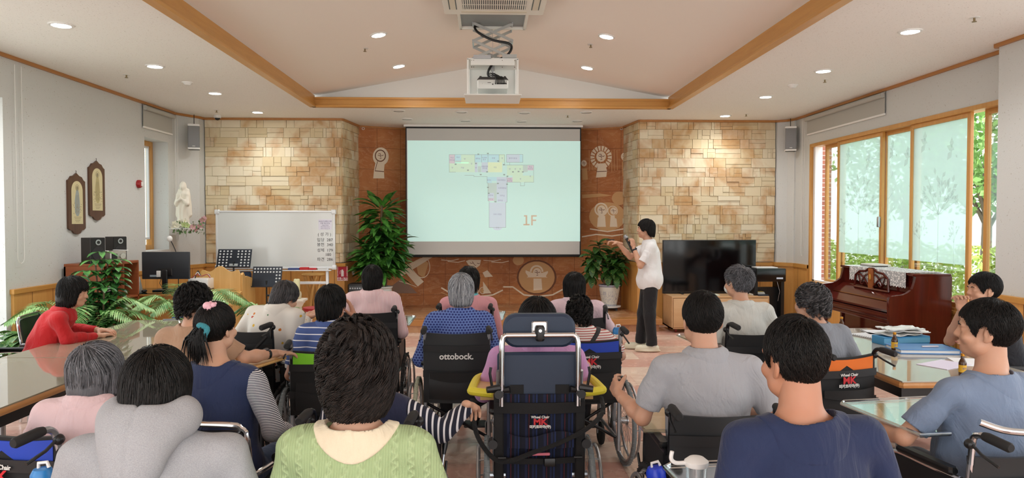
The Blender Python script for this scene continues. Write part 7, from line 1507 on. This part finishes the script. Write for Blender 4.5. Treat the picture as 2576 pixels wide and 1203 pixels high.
# 9 green knit with permed hair
def cream(i):
    N, rad = i['N'], i['rad']; i['layer']('collar', F('cream_collar_cotton', '#e0d3b8'), .008, lambda X, Y, Z: np.maximum(np.maximum(rad(X, Y)-.118, .084-rad(X, Y)), N[2]-.088+5*(X-N[0])**2-Z)+0*Z)
person('foreground person in a sage green cable-knit sweater with permed dark hair', 905, 898, 792, 2.12, 0, lean=.0, hair=('perm', 'dark'), drop=.30, band=False, shirt=M_KNIT, sleeves='long', near=2, bulk=1.1, sw=.185, hs=1.03, skin=0, extra=cream, hyaw=0, arms={'L': [(-.255, .0, .76), (-.18, .26, .7)], 'R': [(.255, .0, .76), (.18, .26, .7)]})
chair('chrome-framed armchair under the green cable-knit sweater', PY(905, 900, 2.1).x, 2.06, 0)
# 10 striped sleeve, mostly hidden
SN = stripes('navy_white_bold_stripe', '#12172b', '#dcdce0', 42, .32, 0)
p10 = person('mostly hidden sitter whose bold navy and white striped sleeve shows right of the permed hair', 955, 925, 842, 3.15, -6, lean=.03, hair=('mid', 'black'), shirt=F('dark_navy_jersey', '#1a2140'), sleeve_mat=SN, sleeves='long', near=1, sw=.17, arms={'R': [(.27, .06, .76), (.36, .26, .82)]}, hands=(0, ((.1, 1, -.4), (0, -.3, -1), .7)))
seat_under(p10, 'wheelchair with a red top panel behind the permed hair', top=mat('red_mesh', '#c01c24', .7), back=.86, hz=.91, frame=M_BLKT)
# 11 blue dots
p11 = person('sitter with short silver hair in a blue dotted blouse in the wheelchair lettered in white', 1152, 1160, 687, 5.0, 0, lean=.0, hair=('mid', 'silver'), hvol=.9, shirt=M_DOTS, sleeves='long', near=2, skin=0, sw=.19, bulk=1.08, hs=.98)
seat_under(p11, 'black wheelchair lettered in white on its back, with light tyres', back=.945, hz=.985, logo='otto', cloth=mat('black_leatherette', '#15171a', .5), handle='flat', tyre=mat('cream_tyre', '#a9ad98', .7), tray_='clear', trayz=.76)
tl = p11['t'].location; bottle('slanting clear water bottle with a blue lid at the right of the lettered wheelchair', tl.x+.30, tl.y-.33, .52, '#2a7fc4', .034, .24, (.1, .12))
# 12 pink with teal collar
p12 = person('sitter in a pink top with a turquoise collar behind the silver-haired sitter', 1178, 1179, 670, 6.2, -4, hair=('mid', 'black'), shirt=F('rose_pink_cotton', '#dd9fa6'), sleeves='long', near=0, sw=.2, bulk=1.12, skin=2, extra=lambda i: i['layer']('collar', F('turquoise_collar', '#5fb9c4'), .009, lambda X, Y, Z: np.maximum(np.maximum(i['rad'](X, Y)-.085, .06-i['rad'](X, Y)), i['N'][2]-.10-Z)))
seat_under(p12, 'black wheelchair with a clear tray in front of the silver-haired sitter', back=.90, hz=.98, frame=M_BLKT, tyre=M_RUBBER, tray_='clear', trayz=.83)
# 13 lilac in the tilting wheelchair
p13 = person('sitter in a lilac top with black hair, behind the navy headrest', 1345, 1352, 750, 4.0, 0, lean=.0, hair=('mid', 'black'), hvol=1.2, shirt=F('lilac_cotton', '#c896c6'), sleeves='long', near=1, skin=1, sw=.22, bulk=1.05, hs=1.1, hpitch=6, arms={'L': [(-.29, .02, .72), (-.22, .24, .80)], 'R': [(.27, .0, .78), (.31, .20, .84)]}, hands=(0, ((.15, 1, -.35), (0, 0, -1), .4)))
cx_, cy_ = p13['t'].location.x-.005, 3.72
t = thing('tilting_wheelchair', 'tall tilting wheelchair with navy headrest and plaid back in the foreground centre', 'wheelchair', (cx_, cy_, 0)); me = wheel_mesh(.28, M_GRUBBER)
M_NVY = mat('navy_vinyl_pad', '#233248', .55); 
def f_plaid(n):
    sp_ = n.new('SeparateXYZ'); n.link(n.coord(), sp_.inputs[0]); x = n.math('FRACT', n.math('ADD', n.math('MULTIPLY', sp_.outputs[0], 11.0), 10.0)); c = n.ramp(x, [(0, '#121728'), (.2, '#1d2746'), (.34, '#0e111c'), (.40, '#5a2432'), (.44, '#10131f'), (.6, '#1c2747'), (.72, '#141827'), (.8, '#20305a'), (.88, '#10131f')], 'CONSTANT'); n.link(c, n.b.inputs['Base Color'])
M_PLAID = mat('navy_plaid_cloth', '#171d30', .9, fn=f_plaid)
for s_ in (-1, 1):
    w_ = put('rear_wheel', me[0], t, (s_*.265, -.02, .28), (0, 0, 0 if s_ > 0 else PI)); put('rim', me[1], w_); put('handrim', me[2], w_)
    c = MB(); c.torus((0, 0, 0), .075, .02, 'x', 24, 8); c.tube([(-.012, 0, 0), (.012, 0, 0)], .06, 16); f_ = c.build('castor', M_RUBBER, t, loc=(s_*.2, .5, .095)); MB().tube([(0, 0, 0), (0, -.02, .12), (0, -.02, .3)], .012, 8).build('fork', M_STEELP, f_)
    X = s_*.19; m_ = MB(); m_.tube([(X, -.2, .775), (X, -.21, 1.05), (X, -.205, 1.09), (X*.96, -.20, 1.12), (X*.88, -.2, 1.13)], .0145, 12); m_.build('headrest_upright', M_CHROME, t)
    m_ = MB(); m_.tube([(s_*.205, -.02, .12), (s_*.205, -.1, .55), (s_*.205, -.19, .95)], .014, 10); m_.tube([(s_*.225, -.1, .2), (s_*.225, -.16, .66)], .012, 10); m_.tube([(s_*.205, 0, .46), (s_*.205, .5, .46), (s_*.2, .5, .3)], .013, 10); m_.tube([(s_*.205, -.02, .14), (s_*.205, .5, .22)], .013, 10); m_.tube([(s_*.17, -.12, .40), (s_*.25, -.12, .40)], .018, 10); m_.build('side_frame', M_STEELP, t)
    MB().box((s_*.2-.014, -.155, .85), (s_*.2+.014, -.13, .95), .004).build('clamp', M_BLACKP, t); k_ = MB(); k_.tube([(s_*.205, -.2, .84), (s_*.205, -.235, .84)], .022, 12); k_.tube([(s_*.20, -.2, .865), (s_*.265, -.215, .86)], [.022, .016], 10); k_.tube([(s_*.235, -.2, .85), (s_*.25, -.205, .94), (s_*.245, -.20, .97)], .007, 8); k_.tube([(s_*.20, -.2, .85), (s_*.15, -.21, .86)], [.012, .018], 8); k_.build('adjusting_knob', M_BLACKP, t)
    MB().box((s_*.2, -.02, .68), (s_*.255, .26, .71), .012).build('arm_pad', M_BLACKV, t); MB().box((s_*.03, .44, .1), (s_*.18, .6, .12), .005).build('footplate', M_BLACKP, t)
    MB().grid(lambda u, v: (s_*.115+(u-.5)*.07, -.178, .815+.06*v), 2, 2, .004).build('hook_patch', M_BLACKF, t); k_ = MB(); k_.tube([(s_*.235, -.14, .58), (s_*.235, -.2, .58)], .024, 12); k_.tube([(s_*.21, -.22, .52), (s_*.17, -.22, .52)], .006, 8); k_.split('tilt_knob', M_BLACKP, t)
m_ = MB(); m_.tube([(-.17, -.2, 1.13), (.17, -.2, 1.13)], .0135, 12); m_.build('headrest_bar', M_CHROME, t)
def pad(w_, h_, zc, yc, th_, r_=.06, tap=.9):
    P = []; q = [(w_/2, -h_/2), (w_/2, h_/2), (-w_/2, h_/2), (-w_/2, -h_/2)]
    for k, (sx_, sz_) in enumerate(((1, -1), (1, 1), (-1, 1), (-1, -1))):
        for j in range(6): a = -PI/2+k*PI/2+j*PI/10; P.append((sx_*(w_/2-r_)+r_*math.cos(a), zc+sz_*(h_/2-r_)+r_*math.sin(a)))
    return P
def softpad(name, w_, h_, zc, y0_, y1_, r_, m, par):
    mb = MB(); ins = .012; A_ = pad(w_-2*ins, h_-2*ins, zc, 0, 0, r_-ins*.5); B_ = pad(w_, h_, zc, 0, 0, r_); n = len(A_); L = [(A_, y0_), (B_, y0_+ins), (B_, y1_-ins), (A_, y1_)]; vs = [(p[0], y, p[1]) for P, y in L for p in P]
    mb.add(vs, [tuple(range(n)), tuple(range(4*n-1, 3*n-1, -1))]+[(k*n+i, k*n+n+i, k*n+n+(i+1) % n, k*n+(i+1) % n) for k in range(3) for i in range(n)]); return mb.build(name, m, par)
softpad('headrest', .365, .168, 1.145, -.165, -.09, .065, M_NVY, t); softpad('back_pad', .425, .225, .923, -.172, -.13, .02, M_NVY, t)
MB().box((-.04, -.18, 1.125), (.04, -.166, 1.195), .01).build('headrest_plate', M_CHROME, t); m_ = MB(); m_.box((-.024, -.222, 1.10), (.024, -.18, 1.178), .012); m_.build('headrest_joint', M_BLACKP, t); MB().tube([(0, -.229, 1.155), (0, -.22, 1.155)], .008, 10).build('joint_bolt', M_CHROME, t)
MB().grid(lambda u, v: ((u-.5)*.40, -.10-.06*v-.02*math.sin(PI*u)-.004*math.sin(14*u)*(1-v), .30+.53*v), 24, 10, -.012).build('plaid_back', M_PLAID, t); MB().grid(lambda u, v: ((u-.5)*.46, -.182-.025*math.sin(PI*u), .735+.055*v), 16, 2, .006).build('velcro_band', M_BLACKF, t)
MB().grid(lambda u, v: ((u-.5)*.42, -.165-.025*math.sin(PI*u), .475+.03*v), 16, 2, .006).build('lower_belt', M_BLACKF, t); MB().box((.02, -.21, .47), (.08, -.195, .51), .004).build('belt_buckle', M_BLACKP, t)
for s_ in (-1, 1): MB().box((s_*.205-.025, -.178, .36), (s_*.205+.025, -.158, .84), .006).build('side_cover', M_BLACKF, t)
MB().grid(lambda u, v: ((u-.5)*.33+.01, -.19-.02*math.sin(PI*u), .56+.07*v-.015*math.sin(PI*u*2)*v), 14, 3, .01).build('rear_pocket', M_PLAID, t)
MB().tube(smooth_path([(-.34, -.02, .77), (-.32, -.12, .62), (-.24, -.2, .52), (-.16, -.21, .50), (-.02, -.215, .55), (.12, -.21, .60), (.24, -.2, .66), (.33, -.1, .71), (.34, 0, .77)], 6), .0035, 6, sx=3.5).build('carry_strap', F('black_strap_webbing', '#141517'), t)
MB().box((-.21, -.05, .42), (.21, .42, .50), .02).build('seat_cushion', M_BLACKF, t)
o = mk_logo(t, -.222, .70, .72) ; m_ = MB(); m_.box((-.04, -.215, .528), (.05, -.2, .54), .003); m_.build('pink_cloth_scrap', mat('pink_scrap', '#d7788a', .8), t)
tr_ = thing('wooden_tray', 'blond wooden lap tray with yellow padded edges on the tilting wheelchair', 'tray', (cx_, cy_, .80)); MB().prism([(-.335, .0), (-.22, -.04), (-.17, .2), (.17, .2), (.22, -.04), (.335, .0), (.30, .32), (.2, .4), (-.2, .4), (-.30, .32)], -.02, 0, 'xy').build('board', wood('blond_tray_board', '#cfa470', '#dbb482', .4, 0), tr_, smooth=False)
M_YEL = mat('yellow_tape_padding', '#e3d43c', .55); 
for s_ in (-1, 1): MB().tube(smooth_path([(s_*.235, -.045, .0), (s_*.335, -.01, .004), (s_*.345, .03, .006), (s_*.315, .3, .006), (s_*.24, .36, .004)], 5), .022, 10).build('yellow_padding', M_YEL, tr_)
m_ = MB(); m_.box((-.30, .02, -.05), (-.22, .06, -.02)); m_.build('tray_bracket', M_PINE, tr_); MB().box((.22, .02, -.05), (.30, .06, -.02)).build('tray_bracket', M_PINE, tr_)
# 14 light pink
p14 = person('sitter in a very pale pink top at the far right of the front row', 1452, 1445, 685, 5.9, -6, drop=.2, hair=('mid', 'black'), shirt=F('blush_cotton', '#dfc6cf'), sleeves='long', near=1, skin=1, sw=.19, arms={'R': [(.27, .06, .80), (.2, .30, .80)]})
seat_under(p14, 'black wheelchair with a clear tray at the right of the front row', back=.92, hz=1.0, frame=M_BLKT, tyre=M_RUBBER, tray_='clear', trayz=.76)
tl = p14['t'].location; bottle('clear bottle with a blue lid at the right of the front-row wheelchair', tl.x+.28, tl.y-.34, .70, '#2a7fc4', .04, .12)
# 15 red stripes
def susp(i):
    Sh, N, zs = i['Sh'], i['N'], i['zs']; M_S = mat('suspender_webbing', '#1d1f24', .6)
    for s_ in (-1, 1):
        def strip(X, Y, Z):
            x = (X-Sh[0])*s_; zz = Z-(zs-.085); d = np.where(zz > 0, x-.85*zz*.9, -x+zz*.75*-1); return np.maximum(np.abs(d)-.019, Z*0+Y-Sh[1]-.06)
        i['layer']('suspender', M_S, .006, strip)
    i['layer']('suspender_patch', M_S, .009, lambda X, Y, Z: np.maximum(((X-Sh[0])/.045)**2+((Z-(zs-.075))/.055)**2-1, Y-Sh[1])*.04)
p15 = person('sitter in a red and white striped top with black crossed straps', 1466, 1458, 742, 4.95, 4, drop=.21, hair=('curly', 'black'), hvol=.6, shirt=stripes('red_white_stripe', '#e3ddd8', '#b0504c', 62, .36), near=1, skin=3, sw=.17, hs=.95, extra=susp, hipz=.54, arms={'R': [(.28, .03, .74), (.22, .26, .72)]})
seat_under(p15, 'wheelchair with a royal blue top panel right of the tilting wheelchair', top=MATS['royal_blue_mesh'], logo='mk', back=.90, hz=.965)
# 17 grey polo
def polo(i):
    N, rad = i['N'], i['rad']; i['layer']('collar', F('polo_grey', '#a5a7ac'), .008, lambda X, Y, Z: np.maximum(np.maximum(rad(X, Y)-.098, .064-rad(X, Y)), N[2]-.10-Z)+0*Z)
p17 = person('sitter in a grey polo shirt with short black hair', 1782, 1770, 735, 3.2, 0, drop=.25, band=False, lean=.02, hair=('short', 'black'), shirt=F('polo_grey', '#a5a7ac', '#989aa0'), near=2, bulk=1.2, sw=.205, hs=1.04, skin=0, extra=polo, hpitch=4, fold=.006, arms={'L': [(-.30, .02, .80), (-.37, .22, .86)], 'R': [(.30, -.02, .80), (.22, .22, .78)]}, hands=(((-.1, 1, .3), (1, 0, -.3), .5), 0))
seat_under(p17, 'plain black leatherette wheelchair under the sitter in the grey polo shirt', back=.875, hz=.915, cloth=mat('black_leatherette', '#15171a'), frame=M_BLKT, tyre=M_RUBBER, pocket=False, hw=.225, handle='flat', tray_='clear', trayz=.74)
tl = p17['t'].location; bottle('clear bottle with a bright blue flip lid at the left of the black leatherette wheelchair', tl.x-.29, tl.y-.30, .50, '#1c3fd0', .04, .15, (0, -.15), clearmat('blue_tint_bottle', '#a9c4ea', .12, .08))
# 18 white shirt and mask
def mask(i):
    tr = i['tr']; g = SDF(.004); g.ell((0, .078, -.048), (.052, .042, .045), .01); v, f = g.mesh(); k = v[:, 1] > .055; v2 = (v*i['hs'])@i['Rm'].T+i['hc']; npmesh('face_mask', v2, f, mat('white_mask', '#dfe0dd', .8), i['t'])
    for q in (-1, 1): MB().tube([tr((q*.05, .07, -.03)), tr((q*.07, .04, -.02)), tr((q*.088, -.012, .012))], .0018, 5).build('mask_loop', M_WHITE, i['t']); 
p18 = person('sitter with spiky grey hair and a face mask in an off-white shirt before the television', 1868, 1860, 668, 5.0, 6, lean=.02, hyaw=28, hair=('spiky', 'grey'), hvol=.9, hs=.92, shirt=F('offwhite_cotton', '#c9cac4', '#bcbdb6'), near=1, skin=0, sw=.19, bulk=1.05, extra=mask)
seat_under(p18, 'black wheelchair with a clear tray, holding the masked sitter', back=.93, hz=.99, frame=M_BLKT, tyre=M_RUBBER, tray_='clear', trayz=.80)
# 19 grey T-shirt
p19 = person('sitter with wavy dark hair in a grey T-shirt at the right table edge', 2062, 2046, 712, 4.45, 14, lean=.02, hyaw=22, hair=('curly', 'dgrey'), hvol=.6, hs=.96, shirt=F('mid_grey_cotton', '#7d8189'), near=1, skin=0, sw=.18)
seat_under(p19, 'wheelchair with an orange top panel beside the right table', top=mat('orange_mesh', '#e0701c', .7), logo='mk', back=.88, hz=.90, frame=M_BLKT, tyre=M_RUBBER)
# 20 navy T-shirt
p20 = person('seated man in a navy T-shirt with cropped black hair in the right foreground', 2030, 2006, 797, 2.15, 4, nw=1.22, drop=.272, lean=.04, hyaw=16, hpitch=2, hroll=-3, hair=('short', 'black'), shirt=F('deep_navy_cotton', '#16264c', '#121f40'), sleeves='long', near=2, bulk=1.12, sw=.205, hs=1.12, hxs=.86, skin=2, fold=.006, arms={'L': [(-.28, .0, .78), (-.2, .26, .74)], 'R': [(.29, .0, .77), (.2, .26, .74)]})
seat_under(p20, 'wheelchair with a clear tray under the man in the navy T-shirt', back=.80, hz=.86, tray_='clear', trayz=.78)
# 21 blue-grey T-shirt
def mapprint(i):
    Sh, zs = i['Sh'], i['zs']; i['layer']('map_print', mat('navy_print', '#2e3a5c', .8), .002, lambda X, Y, Z: np.maximum(np.maximum(np.abs(X-Sh[0]-.05)-.11-0*Z, np.abs(Z-(zs-.17))-.06), np.maximum(Y-Sh[1], (np.abs(noise3(X, Y*0, Z, 42, 6)+.3*noise3(X, Y*0, Z, 120, 2))-.055)*.03)), .004)
p21 = person('man in a blue-grey T-shirt with a map print at the lower right', 2455, 2492, 757, 2.95, 14, nw=1.12, drop=.285, lean=.0, hyaw=42, hair=('short', 'black'), hvol=1.8, shirt=F('blue_grey_cotton', '#7687a0', '#6a7a94'), near=2, bulk=1.18, sw=.21, hs=1.04, skin=0, fold=.007, extra=mapprint, arms={'L': [(-.33, .04, .79), (-.25, .30, .76)], 'R': [(.30, .0, .8), (.22, .24, .76)]})
p21w = wheelchair('black wheelchair with a chrome rail at the lower right corner', PY(2440, 1100, 2.9).x+.02, 2.86, math.radians(8), back=.80, hz=.88, frame=M_CHROME, tyre=M_RUBBER, hw=.235, tray_='clear', trayz=.82, cloth=mat('black_leatherette', '#15171a')); MB().tube(smooth_path([(-.20, -.2, .93), (-.1, -.235, .90), (.1, -.25, .89), (.26, -.24, .91)]), .014, 12).build('top_rail', M_CHROME, p21w); MB().tube([(-.06, -.40, .80), (.3, -.42, .80)], .013, 10).build('push_bar', M_CHROME, p21w); MB().tube([(-.10, -.40, .80), (-.055, -.40, .80)], .032, 14).build('bar_knob', M_BLACKP, p21w)
# 22 clasped hands
p22 = person('man in a dark shirt resting his chin on clasped hands at the right table', 2510, 2482, 687, 5.0, 78, lean=.10, hyaw=6, hair=('short', 'black'), hvol=1.7, shirt=F('charcoal_cotton', '#1e2128'), near=2, skin=0, sw=.19, hipz=.55, arms={'L': [(-.20, .34, .80), (-.022, .33, 1.03)], 'R': [(.13, .36, .80), (.022, .33, 1.035)]}, hands=(((.35, .15, 1), (1, .1, -.2), .75), ((-.35, .15, 1), (-1, .1, -.2), .75)))
pc = p22['t'].location; c22 = chair('chrome-framed chair with a blue seat under the man with clasped hands', pc.x+.0, pc.y, math.radians(78)); [ch.data.materials.__setitem__(0, mat('blue_vinyl', '#3a4f86', .5)) for ch in c22.children if ch.name.startswith(('seat.', 'backrest.')) and ch.data.users == 1]
# chairs for the sitter in red
chair('chrome-framed chair under the sitter in red', -3.60, 5.66, math.radians(-58))
# ---- presenter
px0 = PY(1634, 700, 9.2)
pr = person('standing presenter in a white T-shirt and black trousers with a microphone', 1631, 1628, 551, 9.2, 84, lean=.02, sw=.18, bulk=1.16, drop=.26, hipz=.93, hyaw=-6, hair=('mid', 'black'), shirt=F('white_cotton_tee', '#e9e9ea', '#dedfe2'), near=2, skin=0, legs=False, hs=1.0,
            arms={'L': [(-.19, .14, 1.12), (-.075, .215, 1.35)], 'R': [(.15, .24, 1.22), (.10, .40, 1.40)]}, hands=(((.2, .15, 1), (.6, .5, -.15), 1.1), ((0, 1, .25), (0, .2, -1), .75)))
t = pr['t']; g = SDF(.009)
for q, f_ in ((-1, -.02), (1, .10)): g.cap((q*.085, .0, .86), (q*.09, .02+f_*.5, .48), .102, .078, k=.04); g.cap((q*.09, .02+f_*.5, .48), (q*.10, f_, .13), .078, .066, k=.03); g.cone((q*.10, f_, .2), (q*.10, f_, .085), .066, .070, k=.01)
g.ell((0, 0, .89), (.155, .12, .10), .05); g.wob(lambda X, Y, Z: .004*noise3(X, Y, Z, 22, 3)); v, f = g.mesh(); npmesh('trousers', v, f, F('black_trousers', '#14151a'), t)
for q, f_ in ((-1, -.02), (1, .10)):
    g = SDF(.006); g.cap((q*.10, f_-.05, .05), (q*.10, f_+.17, .045), .045, .044, k=.02); g.ell((q*.10, f_+.05, .02), (.055, .165, .022), .015); g.cut_plane((0, 0, .003), (0, 0, -1)); v, f = g.mesh(); npmesh('clog', v, f, mat('cream_clog', '#dcd8c2', .6), t); MB().tube([(q*.10, f_-.02, .06), (q*.10, f_-.02, .13)], .04, 12).build('sock', mat('white_sock', '#e0e0e0', .9), t)
    for k in range(3): MB().sph((q*.10+(k-1)*.022, f_+.12, .078), (.006, .012, .006), 8, 6).build('clog_hole', M_BLACKP, t)
watch(pr, 'aL', .86)
L = t.location; Rz = t.rotation_euler.z
def wl_(p): return Matrix.Translation(L) @ Matrix.Rotation(Rz, 4, 'Z') @ Vector(p)
ml = thing('microphone', 'black wireless microphone with a silver mesh head in the presenter raised hand', 'microphone', tuple(wl_((-.03, .27, 1.40)))); ml.rotation_euler = (math.radians(-22), math.radians(28), Rz)
MB().tube([(0, 0, -.14), (0, 0, -.12), (0, 0, .06), (0, 0, .075)], [.014, .017, .019, .022], 16).build('handle', M_BLACKP, ml); MB().sph((0, 0, .105), (.029, .029, .034), 18, 14).build('mesh_head', mat('silver_mesh', '#9b9da0', .35, .8), ml); MB().torus((0, 0, .095), .028, .004, 'z', 24, 6).build('grille_ring', M_ALU, ml)
cl = thing('clicker', 'small black presentation clicker in the presenter outstretched hand', 'remote', tuple(wl_((.10, .50, 1.445))), Rz); MB().box((-.012, -.05, -.008), (.012, .06, .008), .006).build('clicker_body', M_BLACKP, cl); MB().box((-.006, .02, .008), (.006, .035, .011), .002).build('button', M_RUBBER, cl)
# cup with lid on the nearest tray
tn = p20['t'].location; t = thing('lidded_cup', 'clear tumbler with a white lid on the tray corner in the right foreground', 'cup', (tn.x-.29, tn.y+.22, .786)); MB().lathe([(.0001, 0), (.03, .002), (.036, .1)], n=24).build('cup_body', M_PET, t); MB().lathe([(.038, .095), (.040, .1), (.040, .112), (.025, .124), (.0001, .126)], n=24).build('cup_lid', M_WHITEP, t); MB().tube(smooth_path([(-.036, 0, .106), (-.07, 0, .106), (-.085, 0, .12), (-.082, 0, .145)]), .007, 8).build('lid_hook', M_WHITEP, t)
t = thing('steel_mug', 'steel mug hanging on its handle at the tray corner in the right foreground', 'mug', (tn.x-.36, tn.y+.18, .72)); MB().lathe([(.0001, 0), (.032, .001), (.036, .07), (.034, .07), (.03, .004), (.0001, .004)], n=24).build('mug_body', M_ALU, t); MB().tube(smooth_path([(.034, 0, .06), (.06, 0, .055), (.06, 0, .02), (.034, 0, .012)]), .004, 6).build('mug_handle', M_ALU, t)
bs = PY(1112, 1180, 3.25); be = PY(1122, 1100, 3.3)
for o in [o for o in bpy.data.objects if o.get('label', '').startswith('wheelchair with a red top panel')]:
    iv = (Matrix.Translation(o.location) @ Matrix.Rotation(o.rotation_euler.z, 4, 'Z')).inverted(); a_, b_ = iv @ bs, iv @ be
    ex_ = MB().tube([tuple(a_+Vector((-.01, 0, -.25))), tuple(a_), tuple(a_+(b_-a_)*.5)], .005, 8).build('brake_extension', M_ALU, o); MB().tube([tuple(a_+(b_-a_)*.45), tuple(a_+(b_-a_)*.7), tuple(b_)], [.008, .013, .013], 10).build('lever_grip', M_BLACKP, ex_)
GROUPS = {'wheelchair': 'wheelchairs of the audience', 'armchair': 'chrome-framed armchairs', 'music_stand': 'perforated music stands', 'wall_plaque': 'framed plaques on the left wall', 'potted_palm': 'feathery palms by the desk', 'wall_speaker': 'loudspeakers hung in the corners',
          'water_bottle': 'water bottles on the wheelchairs', 'conference_table': 'glass-topped conference tables', 'spiral_notebook': 'spiral notebooks on the right table', 'bookshelf_speaker': 'loudspeakers on the shelf unit', 'plastic_packet': 'packets piled on the blue box', 'board_eraser': 'erasers on the whiteboard tray',
          'smoke_detector': 'ceiling smoke detectors', 'roller_blind': 'rolled-up blinds', 'blind_cord': 'hanging bead chains', 'eye_hook': 'ring hooks over the mural', 'song_book': 'books on the upright piano', 'ball_pen': 'pens on the left table', 'garden_tree': 'trees outside', 'person': 'people in the room'}
for o in COL.objects:
    if o.parent is None and o.get('label') and not o.get('group'):
        g_ = GROUPS.get(o.name.split('.')[0])
        if g_: o['group'] = g_
